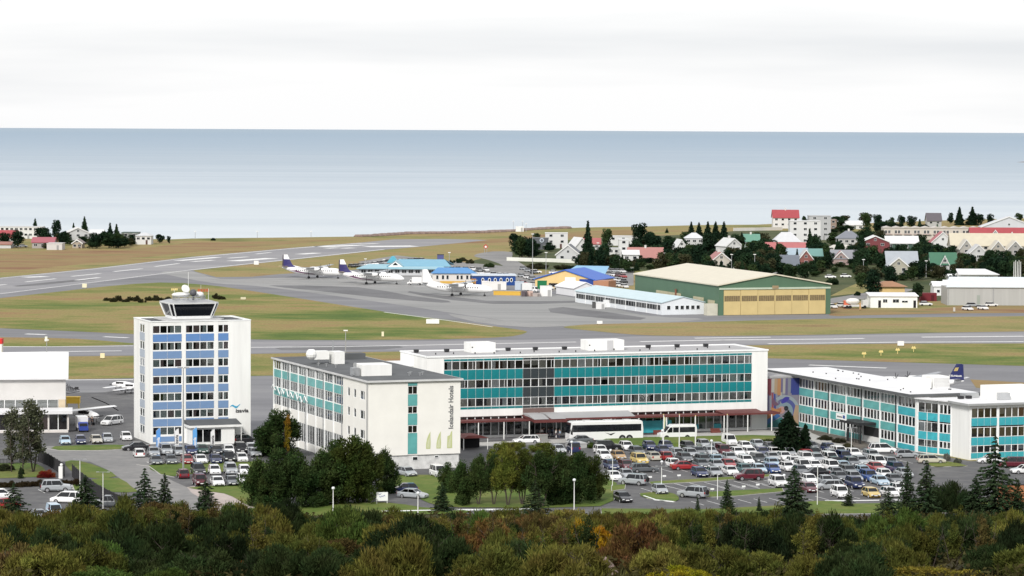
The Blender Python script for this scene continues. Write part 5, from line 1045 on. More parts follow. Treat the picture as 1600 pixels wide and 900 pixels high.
def wheel_meshes(r, wd):
    k = ('tyre', r)
    if k not in MESH:
        mb = MB(); mb.tube((0, -wd / 2, 0), (0, wd / 2, 0), r, n=14); MESH[k] = mb.mesh('tyre', M_tyre)
        mb = MB(); mb.tube((0, -wd / 2 - .015, 0), (0, -wd / 2 + .02, 0), r * .64, n=10)
        for i in range(5): a = 2 * math.pi * i / 5; mb.tube((0, -wd / 2 - .02, 0), (r * .6 * math.cos(a), -wd / 2 - .02, r * .6 * math.sin(a)), .035, n=4)
        MESH['rim', r] = mb.mesh('rim', M_rim)
    return MESH[k], MESH['rim', r]
PROTO = {}
def make_car(kind):
    L_, W_, H_, bt, wr, wb, (wa, ra, rb, rg), line = SPEC[kind]; hw = W_ / 2
    root = bpy.data.objects.new('parked_car', None); parts = []
    def P_(name, me, loc=(0, 0, 0), rz=0, par=None):
        o = bpy.data.objects.new(name, me); o.parent = par or root; o.location = loc
        if rz: o.rotation_euler = (0, 0, rz)
        parts.append(o); return o
    mb = MB(); zb = .24 if wr < .35 else .36
    rings = []
    for i, (x, z) in enumerate(line):
        k = .86 if i in (0, len(line) - 1) else (.94 if i in (1, len(line) - 2) else 1)
        rings.append(ringc(x, hw * k, zb + (.08 if i in (0, len(line) - 1) else 0), z))
    mb.loft(rings)
    # arches: dark recess discs sit just inside the flank; flared lips in body colour
    for sx in (wb, -wb):
        for sy in (-1, 1):
            for i in range(7):
                a0, a1 = math.pi * i / 7, math.pi * (i + 1) / 7
                mb.tube((sx + (wr + .07) * math.cos(a0), sy * (hw - .01), wr + (wr + .07) * math.sin(a0)), (sx + (wr + .07) * math.cos(a1), sy * (hw - .01), wr + (wr + .07) * math.sin(a1)), .035, n=4)
    P_('body', mb.mesh('body', M_paint, False))
    mb = MB(); gb, gr = hw * .91, hw * .74
    za = np.interp(wa, [l[0] for l in line], [l[1] for l in line]); zr = np.interp(rg, [l[0] for l in line], [l[1] for l in line])
    mb.loft([[(rg, -gb, zr - .02), (wa, -gb, za - .02), (wa, gb, za - .02), (rg, gb, zr - .02)], [(rb, -gr, H_ - .06), (ra, -gr, H_ - .06), (ra, gr, H_ - .06), (rb, gr, H_ - .06)]])
    P_('cabin_glass', mb.mesh('cabin_glass', M_carglass))
    mb = MB(); mb.box(rg + .2, -gb + .12, zr - .3, wa - .3, gb - .12, zr + .04); 
    for sx in (.15, -.75):
        for sy in (-.38, .38): mb.box(sx - .12 + (ra - .4) * .0, sy - .22, zr, sx + .05, sy + .22, zr + .45)
    P_('seats', mb.mesh('seats', M_inside))
    mb = MB(); mb.loft([[(rb - .03, -gr - .01, H_ - .07), (ra + .03, -gr - .01, H_ - .07), (ra + .03, gr + .01, H_ - .07), (rb - .03, gr + .01, H_ - .07)], [(rb + .08, -gr * .9, H_), (ra - .12, -gr * .9, H_), (ra - .12, gr * .9, H_), (rb + .08, gr * .9, H_)]])
    for sy in (-1, 1):
        b0 = lambda f: (rg + (wa - rg) * f, sy * gb, zr + (za - zr) * f); t0 = lambda f: (rb + (ra - rb) * f, sy * gr, H_ - .05)
        for f, r_ in ((0, .05), (1, .045), (.48, .035)) + (((.2, .05),) if kind in ('estate car', 'off-roader', 'people carrier', 'small van') else ()): mb.tube(b0(f), t0(f), r_, n=4)
        mb.tube(t0(0), t0(1), .04, n=4)
        if kind == 'small van': mb.add([b0(0), b0(.5), t0(.5), t0(0)], [(0, 1, 2, 3), (3, 2, 1, 0)])
    P_('roof', mb.mesh('roof', M_paint))
    ty, rm = wheel_meshes(wr, .22)
    for sx in (wb, -wb):
        for sy in (-1, 1):
            w_ = P_('wheel', ty, (sx, sy * (hw - .09), wr), 0 if sy < 0 else math.pi); P_('rim', rm, par=w_)
    def small(name, key, fn, m, locs):
        if key not in MESH:
            mb = MB(); fn(mb); MESH[key] = mb.mesh(name, m)
        for l_ in locs: P_(name, MESH[key], l_)
    xf = line[-2][0]; zf = line[-2][1] - .02; xr = line[0][0]; zrr = line[1][1] - .2
    small('headlight', 'hl', lambda m: m.box(-.12, -.17, -.07, .03, .17, .09), M_lamp, [(xf - .01, sy * (hw * .94 - .25), zf - .02) for sy in (-1, 1)])
    small('tail_light', 'tl', lambda m: m.box(-.04, -.11, -.16, .1, .11, .16), M_rear, [(xr + .03, sy * (hw * .9 - .14), zrr) for sy in (-1, 1)])
    small('number_plate', 'np', lambda m: m.box(-.02, -.26, -.06, .03, .26, .06), M_plate, [(line[-1][0] + .02, 0, .48 if wr < .35 else .6)])
    small('grille', 'gr', lambda m: m.box(-.02, -.42, -.07, .03, .42, .07), M_dkmetal, [(line[-1][0] - .01, 0, line[-1][1] - .02 + (.1 if wr < .35 else .08))])
    small('door_mirror', 'mi', lambda m: m.box(-.1, -.1, -.07, .08, .1, .07), M_dkmetal, [(wa - .35, sy * (hw + .03), bt + .1) for sy in (-1, 1)])
    if kind == 'off-roader': 
        w_ = P_('spare_wheel', ty, (-L_ / 2 - .08, 0, 1.0), R(90)); 
    kids = {}
    for o in parts: kids.setdefault(o.parent, []).append(o)
    return root, kids
PAINT = dict(white=(.80, .80, .80), silver=(.33, .35, .37), grey=(.10, .11, .12), black=(.012, .012, .015), navy=(.012, .022, .09), red=(.30, .022, .025), maroon=(.10, .01, .02), yellow=(.60, .45, .15), blue=(.03, .075, .24),
             teal=(.10, .17, .18), beige=(.46, .43, .36), orange=(.42, .25, .09), lightblue=(.38, .50, .60), green=(.02, .06, .04))
def paint_tree(o, col):
    o.color = (*col, 1)
def add_car(kind, colour, x, y, deg, label, group, z=0):
    if kind not in PROTO: PROTO[kind] = make_car(kind)
    root, kids = PROTO[kind]; c = copy_tree(root, kids); c.location = (x, y, z); c.rotation_euler = (0, 0, R(deg))
    tag(c, label, 'car', group); col = PAINT[colour]; v = rnd.uniform(.9, 1.1); col = tuple(min(.85, q * v) for q in col)
    for k in c.children: k.color = (*col, 1)
    return c
F_, B_, L_d, R_d = -76, 104, 194, 14
KC = dict(h='hatchback', s='saloon', e='estate car', o='off-roader', p='people carrier', v='small van', u='pickup')
CC = dict(w='white', s='silver', g='grey', k='black', n='navy', r='red', m='maroon', y='yellow', b='blue', t='teal', e='beige', o='orange', l='lightblue', d='green')
CNAME = dict(navy='dark blue', lightblue='pale blue', teal='grey green', green='dark green')
def parse(s):
    out_ = []
    for tok in s.split():
        x, y, c = tok.split(','); out_.append([float(x), float(y), CC[c[0]], KC[c[1]], {'F': F_, 'B': B_, 'L': L_d, 'R': R_d}[c[2]]])
    return out_
LOTS = [
 ('the hotel car park row nearest the bank', '954,704,koR 974,703,whF 1014.6,702.5,nhF 1040.6,702,nhF 1100,700,shF 1139.7,695.5,wvF 1222,699,whF 1184,700,ssF 1164,703,whF 1203,704,ghF 1246.6,704,whR 1268,703,ghF 1285,706,nhF 1120,704,ssF 1075,703,keF'),
 ('hotel car park row two', '938,709,whF 962.6,718,ohF 995,711,geF 1020,719,esB 1035,709,nsF 1038,718.5,rhB 1058.4,714,seF 1078.7,714,seF 1097.4,711,gsF 1122.6,710.5,ssF 1143.7,711,moF 1158,712,whF 1195,712,neF 1175,712,wsF 1212,712,wsF 1230,713,shF 1247,716,rsF 1268,713,keF 1292.5,715,ssF 1307.5,713,wpF 1328,714,wsF 1342,717,seF'),
 ('hotel car park row three', '947,717,wsF 999,725,yoF 1072,721,geF 1096.6,724,geF 1118.6,724,lsF 1140,720.6,ssF 1165,725,weF 1185.6,725,goF 1206,720,ssF 1225,719,wsF 1275.6,722,seF 1259.7,723,woF 1318.8,721,noF 1240,727,wsF 1296,722,wpF 1335.6,728,geF 1352.5,726,seF 1363.8,728,wpF 1384.4,728,ssF 1205,729,lhF 1305,728,khF'),
 ('hotel car park row four', '955,733,neF 978,733,meF 1005.6,738,geR 1053.6,731,whF 1076,733.5,rsR 1137,731,rsF 1163,739,thF 1185.6,739,lhF 1207,739,bhF 1230.6,736,whF 1254,734,wpF 1273.8,733,wsF 1297,735,wpF 1317,734,lsF 1373,736,rsF 1395.6,739.4,noF 1093,731,gsF 1115,732,ssF'),
 ('hotel car park row five', '958.5,750,wsF 978,747,ssF 1093,744.6,neF 1115,743.5,ssF 1141,742,wsF 1251,741,gsF 1277.5,744,ksL 1326,741,geF 1347,742,lhF 1357,752.5,boF 1381.6,747,whF 1412.5,745,ssF 1266,755.5,whF 1288.8,757,ssF 1313,751,gsF 1333.8,751,seF 1373,757,lsF 1396,755,gsF 1300,744,ssF'),
 ('the hotel car park front row', '1169.7,750.6,moL 1215.6,761,woF 1263.4,769,mhF 1294.4,765,seL 1335.6,763,noF 1361,777,yhF 1390,776,whF 1313,777.5,woF 1404,770,whF'),
 ('the emptiest hotel bays', '1030.8,771.5,shF 973,784,ksF'),
 ('the back row below the tower', '217,714,whB 240,712,ssF 266,710,soF 288.5,710.5,seF 303,709.5,nhF 315.5,708,dsF 331,709.5,ksF 350,709,whF 372.5,708,koF 389,706,shF 398,713,ssF'),
 ('the middle row below the tower', '243.5,725.5,gsF 267,724.8,ghF 292,724.5,rhF 313,724,wsF 336.5,723.5,nsF 357.5,722,koF 377,721.6,whF'),
 ('the small lawn side lot', '286,747,mhB 309.5,741,kpF 335,741,whF 360.5,741,soF 381.5,741,whF 312.5,759,moF 339.5,759,wsF 362,758,gsF 380,755,whF'),
 ('the row beside the lawn strip', '101.6,694.5,lhF 125.6,693.5,nhF 150,692.5,esF 167.6,690.5,shF 197,688,whF'),
]
def relax(cars, it=60):
    ca, sa = math.cos(R(14)), math.sin(R(14))
    P_ = np.array([G(c[0], c[1]) for c in cars]); U = np.stack([P_ @ [ca, sa], P_ @ [-sa, ca]], 1); U0 = U.copy()
    ext = np.array([(1.05, 2.42) if c[4] in (F_, B_) else (2.42, 1.05) for c in cars])
    for _ in range(it):
        for i in range(len(cars)):
            for j in range(i):
                d = U[i] - U[j]; mn = ext[i] + ext[j]; ov = mn - abs(d)
                if ov[0] > 0 and ov[1] > 0:
                    if ov[0] < ov[1] * 1.6: m_ = ov[0] / 2 * (1 if d[0] >= 0 else -1); U[i, 0] += m_; U[j, 0] -= m_
                    else: m_ = ov[1] / 2 * (1 if d[1] >= 0 else -1); U[i, 1] += m_; U[j, 1] -= m_
        U += (U0 - U) * .01
    return U @ np.array([[ca, sa], [-sa, ca]])
ORD = ['leftmost', 'second', 'third', 'fourth', 'fifth', 'sixth', 'seventh', 'eighth', 'ninth', 'tenth', 'eleventh', 'twelfth', 'thirteenth', 'fourteenth', 'fifteenth', 'sixteenth', 'seventeenth', 'eighteenth', 'nineteenth', 'twentieth', 'twenty first', 'twenty second', 'twenty third']
allc = []; 
for r_i, (rowname, s_) in enumerate(LOTS):
    for c in parse(s_): allc.append(c + [r_i])
pos = relax(allc)
for r_i, (rowname, _) in enumerate(LOTS):
    idx = [i for i, c in enumerate(allc) if c[5] == r_i]; idx.sort(key=lambda i: PX(pos[i][0], pos[i][1], 0)[0])
    cnt = {}
    for i in idx: cnt[(allc[i][2], allc[i][3])] = cnt.get((allc[i][2], allc[i][3]), 0) + 1
    for k, i in enumerate(idx):
        c = allc[i]; cn = CNAME.get(c[2], c[2]); lab = f'{cn} {c[3]}, {"leftmost" if k == 0 else ORD[k] + " from the left"} in {rowname}'
        add_car(c[3], c[2], pos[i][0], pos[i][1], c[4] + rnd.uniform(-2, 2), lab, 'cars in ' + ('the hotel car park' if r_i < 7 else 'the control tower car parks'))
for px, py, c, k, dg, lab in (
    (990, 758, 'silver', 'off-roader', 152, 'silver off-roader with a spare wheel leaving the packed car park rows'), (1082.8, 778, 'silver', 'off-roader', 150, 'silver off-roader alone in the empty bays near the white kerbed island'),
    (212, 704, 'black', 'saloon', 195, 'long black saloon parked sideways at the corner of the control tower'), (175, 664, 'white', 'people carrier', -120, 'white people carrier on the dark stand beside the fence'),
    (88, 768.5, 'silver', 'off-roader', 8, 'silver off-roader parked sideways on marked bays beside the hedge'), (3, 779, 'white', 'hatchback', 10, 'white hatchback cut by the left edge behind a spruce'), (10, 794, 'red', 'hatchback', 20, 'red and white hatchback near the lower left corner'),
    (60, 812, 'silver', 'saloon', -70, 'silver saloon half hidden by bushes at lower left'), (85, 808, 'lightblue', 'small van', -70, 'pale blue small van half hidden by bushes at lower left'), (167, 793, 'grey', 'pickup', 0, 'grey brown pickup behind the spruce at lower left'),
    (105, 786, 'white', 'people carrier', 170, 'white and blue people carrier behind the spruce at lower left'),
    (632, 770, 'navy', 'hatchback', 190, 'dark hatchback behind the silver saloon under the trees'), (645, 778.5, 'silver', 'saloon', -25, 'silver saloon at the driveway below the gable wing'), (636, 744, 'silver', 'hatchback', -60, 'silver hatchback at the foot of the gable wall'),
    (685, 745, 'white', 'small van', -70, 'white small van at the foot of the gable wall'), (822, 693, 'white', 'estate car', 195, 'white estate car in front of the hotel entrance'), (906, 693, 'grey', 'saloon', 192, 'grey saloon parked in front of the white coach'),
    (1379, 708, 'white', 'people carrier', 4, 'long white people carrier beside the office block porch'), (1417, 715.6, 'silver', 'hatchback', 6, 'silver hatchback between two larger cars beside the office block'), (1455, 724, 'beige', 'estate car', 4, 'pale estate car nearest the office block corner'),
    (1582, 730, 'maroon', 'people carrier', 180, 'dark maroon people carrier at the turquoise office front'), (1546, 724, 'white', 'hatchback', 180, 'white hatchback behind the large spruce at the office front'), (1601, 740, 'white', 'saloon', 190, 'white saloon cut by the right edge'),
    (896, 707, 'navy', 'small van', 100, 'dark blue van beside the ramp above the hedge'), (872, 708, 'silver', 'hatchback', -70, 'silver hatchback half hidden behind the hedge'), (384, 692, 'black', 'hatchback', 20, 'black hatchback beside the tower wall'),
    (1595, 803, 'white', 'hatchback', 180, 'white hatchback cut by the right edge below the brick hut')):
    x, y = G(px, py); add_car(k, c, x, y, dg, lab, None)

# small blue truck with box
def boxtruck(label, px, py, deg, cab, box_, sc_=1.0):
    t = thing('box_truck', label, 'truck', (*G(px, py), 0), deg)
    mb = MB(); mb.loft([ringc(.9, .9, .4, 1.9), ringc(1.5, .9, .4, 1.9), ringc(1.9, .88, .4, 1.1), ringc(2.5, .85, .4, 1.0)]); mb.build('cab', M_paint, t, col=cab)
    mb = MB(); mb.quad((1.52, -.75, 1.83), (1.92, -.75, 1.15), (1.92, .75, 1.15), (1.52, .75, 1.83)); mb.box(1.0, -.92, 1.2, 1.45, .92, 1.75); mb.build('windscreen', M_inside, t)
    mb = MB(); mb.box(-2.6, -1.0, .75, .8, 1.0, 2.8); mb.build('cargo_box', M_paint, t, col=box_)
    ty, rm = wheel_meshes(.37, .22)
    for sx in (1.7, -1.6):
        for sy in (-1, 1): w_ = put('wheel', ty, t, (sx, sy * .82, .37), 0 if sy < 0 else math.pi); put('rim', rm, w_)
    t.scale = (sc_,) * 3; return t
boxtruck('blue pickup truck with a white box body beside the hangar annex', 128.5, 674, -75, (.03, .06, .30), (.72, .72, .72), .95)
boxtruck('white truck with a cab beside the blue grey container', 830, 457, -30, (.75, .75, .75), (.7, .7, .7), 1.1)
boxtruck('white delivery truck behind the trees above the green hangar', 1150, 431, 180, (.78, .78, .78), (.78, .78, .78), 1.3)
boxtruck('white catering truck standing under the noses of the airliners', 648, 445.5, 170, (.7, .7, .7), (.72, .72, .72), 1.0)

# coach and minibus
def coach(name, label, px, py, deg, L_, W_, H_, wr, axles, slope, nwin, mini=False):
    t = thing(name, label, 'coach' if not mini else 'minibus', (*G(px, py), 0), deg)
    x1 = L_ / 2; x0 = -L_ / 2; hw = W_ / 2; zb = .35
    prof = [(x0, zb), (x0 - .02, H_ * .6), (x0 + .12, H_ - .15), (x0 + .35, H_), (x1 - slope - .3, H_), (x1 - slope * .7, H_ - .18), (x1 - .05, H_ * .42), (x1, H_ * .3), (x1 - .03, zb)] if not mini else \
           [(x0, zb), (x0, H_ * .8), (x0 + .15, H_ - .05), (x1 - 2.3, H_), (x1 - 1.75, H_ - .35), (x1 - .95, H_ * .52), (x1 - .1, H_ * .42), (x1, H_ * .3), (x1, zb)]
    mb = MB(); n = len(prof); rings = [[(x, y * k, z - dz * (z > 1)) for x, z in prof] for y, k, dz in ((-hw, 1, .06), (-hw * .93, 1, 0), (hw * .93, 1, 0), (hw, 1, .06))]
    mb.loft(rings); mb.build('body', M_paint, t, col=(.8, .8, .8))
    zw0, zw1 = H_ * .50, H_ * .84; a = x0 + .35; b = x1 - (slope + .1 if not mini else 2.3); wd = (b - a) / nwin
    gm = mat('tinted_coach_glass', (.012, .014, .018), .07, .15, spec=.6)
    for sy in (-1, 1):
        for i in range(nwin):
            mb = MB(); y = sy * (hw + .012); mb.box(a + i * wd + .003, min(y, y - sy * .05), zw0, a + (i + 1) * wd - .003, max(y, y - sy * .05), zw1); mb.build('side_window', gm, t)
        if mini:
            mb = MB(); y = sy * (hw + .012); mb.add([(x1 - 2.2, y, zw0), (x1 - 1.15, y, zw0 + .02), (x1 - 1.75, y, zw1 - .02), (x1 - 2.2, y, zw1)], [(0, 1, 2, 3), (3, 2, 1, 0)]); mb.build('cab_window', gm, t)
        else:
            mb = MB(); y = sy * (hw + .014); mb.add([(b + .02, y, zw0 - .5), (x1 - .2, y, zw0 - .35), (x1 - .55, y, zw1), (b + .02, y, zw1)], [(0, 1, 2, 3), (3, 2, 1, 0)]); mb.build('cab_window', gm, t)
        for ax in axles:
            mb = MB(); y = sy * (hw + .008); mb.tube((ax, y - sy * .04, wr), (ax, y, wr), wr + .14, n=16); mb.build('wheel_arch', M_dkmetal, t)
    mb = MB()
    if mini: mb.quad((x1 - .93, -hw * .85, H_ * .535), (x1 - 1.72, -hw * .85, H_ - .36), (x1 - 1.72, hw * .85, H_ - .36), (x1 - .93, hw * .85, H_ * .535))
    else: mb.quad((x1 - .02, -hw * .9, H_ * .43), (x1 - slope * .68 + .02, -hw * .9, H_ - .2), (x1 - slope * .68 + .02, hw * .9, H_ - .2), (x1 - .02, hw * .9, H_ * .43))
    mb.build('windscreen', gm, t)
    ty, rm = wheel_meshes(wr, .3)
    for ax in axles:
        for sy in (-1, 1): w_ = put('wheel', ty, t, (ax, sy * (hw - .1), wr), 0 if sy < 0 else math.pi); put('rim', rm, w_)
    for sy in (-1, 1):
        mb = MB(); mb.box(x1 - .03, sy * hw * .7 - .2, .75, x1 + .03, sy * hw * .7 + .2, .98); mb.build('headlight', M_lamp, t)
        mb = MB(); mb.box(x1 - .1 if not mini else x1 - 1.4, sy * (hw + .2) - .1, H_ * .55, (x1 + .1) if not mini else x1 - 1.25, sy * (hw + .2) + .1, H_ * .68); mb.tube((x1 - .2 if not mini else x1 - 1.4, sy * hw * .95, H_ * .62), (x1 if not mini else x1 - 1.3, sy * (hw + .2), H_ * .62), .03); mb.build('wing_mirror', M_dkmetal, t)
    if not mini:
        for k in range(3): mb = MB(); mb.box(x0 + 2 + k * 3.6, -.6, H_ + .003, x0 + 3.2 + k * 3.6, .6, H_ + .15); mb.build('roof_hatch', M_paint, t, col=(.6, .6, .6))
        for sy in (-1, 1): mb = MB(); y = sy * (hw + .013); mb.add([(x0 + 5, y, 1.55), (x0 + 5.9, y, 1.05), (x0 + 6.1, y, 1.2), (x0 + 7.0, y, 1.6), (x0 + 6.05, y, 1.35)], [(0, 1, 2, 3, 4), (4, 3, 2, 1, 0)]); mb.build('side_emblem', M_dkmetal, t)
    return t
coach('coach', 'long white coach with dark windows parked in front of the hotel', 944, 689, 196, 13.4, 2.55, 3.55, .5, (4.1, -2.9, -4.2), .5, 8)
coach('minibus', 'white minibus with dark side windows parked behind the flagpoles', 1057.5, 686.5, 196, 6.7, 2.0, 2.65, .36, (2.2, -1.6), .5, 3, True)

# far parked cars: body, cabin, and wheels only
def far_meshes():
    if 'fc' in MESH: return
    mb = MB(); mb.loft([ringc(-2.1, .75, .3, .8), ringc(-1.9, .85, .25, .9), ringc(1.0, .85, .25, .95), ringc(2.0, .8, .3, .7)]); mb.loft([[(-1.4, -.62, 1.38), (.3, -.62, 1.38), (.3, .62, 1.38), (-1.4, .62, 1.38)], [(-1.3, -.55, 1.44), (.2, -.55, 1.44), (.2, .55, 1.44), (-1.3, .55, 1.44)]]); MESH['fc'] = mb.mesh('body', M_paint)
    mb = MB(); mb.loft([[(-1.85, -.78, .9), (1.0, -.78, .9), (1.0, .78, .9), (-1.85, .78, .9)], [(-1.4, -.62, 1.38), (.3, -.62, 1.38), (.3, .62, 1.38), (-1.4, .62, 1.38)]]); MESH['fg'] = mb.mesh('cabin_glass', M_inside)
    mb = MB(); mb.tube((0, -.1, 0), (0, .1, 0), .31, n=8); MESH['fw'] = mb.mesh('wheel', M_tyre)
def far_car(px, py, deg, colour, label, group):
    far_meshes(); x, y = G(px, py); t = thing('parked_car', label, 'car', (x, y, 0), deg, group); v = rnd.uniform(.85, 1.05); c = tuple(q * v for q in PAINT[colour])
    put('body', MESH['fc'], t, col=c); put('cabin_glass', MESH['fg'], t)
    for sx in (1.2, -1.2):
        for sy in (-.78, .78): put('wheel', MESH['fw'], t, (sx, sy, .31))
FC_ = []
def row(x0, y0, x1, y1, n, deg, where, cols='wwwwsssgkrb'):
    cnt = {}
    pts = []
    for i in range(n):
        f = i / max(1, n - 1); pts.append((x0 + (x1 - x0) * f + rnd.uniform(-.7, .7), y0 + (y1 - y0) * f + rnd.uniform(-.3, .3), CC[rnd.choice(cols)]))
    for p in pts: far_car(p[0], p[1], deg + rnd.uniform(-6, 6), p[2], f'{CNAME.get(p[2], p[2])} car parked {where}', f'{CNAME.get(p[2], p[2])} cars parked {where}')
row(702, 426, 735, 428, 6, -70, 'behind the deep blue building'); row(742, 428, 800, 433.5, 7, -70, 'behind the deep blue building', 'wwwwsg')
row(706, 421.5, 760, 424, 6, -70, 'in the back row behind the deep blue building', 'wsggk')
row(550, 418, 600, 413, 8, -60, 'in the row behind the light blue terminal', 'sgkwsk'); row(605, 411, 660, 408, 7, -60, 'in the row behind the light blue terminal', 'wsgk')
row(818, 422, 834, 428, 3, -60, 'beside the bend in the road'); row(816, 433, 832, 438, 3, -60, 'in the corner right of the deep blue building'); row(818, 445, 834, 447, 2, -60, 'in the corner right of the deep blue building')
row(838, 427, 866, 428, 2, 0, 'behind the yellow hall', 'ww'); row(930, 424, 972, 426, 7, -70, 'between the blue roof and the green hangar', 'wwsgw'); row(944, 430, 974, 434, 5, -70, 'between the blue roof and the green hangar', 'wwsmr'); row(950, 437, 976, 442, 5, -70, 'between the blue roof and the green hangar', 'wwwsk'); row(955, 447, 976, 450, 3, -70, 'between the blue roof and the green hangar', 'wwg')
row(858, 452, 888, 453, 3, -70, 'in front of the yellow hall', 'wwg'); row(1300, 482, 1316, 480, 2, -60, 'right of the green hangar', 'wwsg'); row(1298, 435, 1322, 434, 2, 0, 'on the lane above the meadow', 'ww')
row(1446, 477.5, 1452, 478, 1, 0, 'beside the maroon container', 'w'); row(1512, 485, 1536, 484, 2, -60, 'on the rough verge before the grey shed', 'w'); row(1520, 479.5, 1548, 479, 2, 8, 'against the grey shed', 'wws'); row(6, 387, 36, 386.5, 3, 0, 'below the left hamlet', 'wwsk')
t = thing('cement_mixer', 'white tanker truck with an orange drum unit right of the green hangar', 'truck', (*G(1332, 482), 0), 10)
mb = MB(); mb.ball((0, 0, 2.2), 1.0, 12, 8, sq=(2.2, 1, 1)); mb.build('tank', M_paint, t, col=(.75, .74, .7), smooth=True); mb = MB(); mb.box(-3, -1, .6, 3, 1, 1.1); mb.box(3, -1, .6, 4.6, 1, 2.6); mb.build('chassis', M_paint, t, col=(.6, .6, .6))
for sx in (-2, -1, 3.6):
    for sy in (-.9, .9): put('wheel', wheel_meshes(.5, .3)[0], t, (sx, sy, .5))
boxthing('orange_container', 'orange skip container right of the green hangar', 'skip', 1324, 482, 2.0, 2, 2.2, (.62, .15, .08))

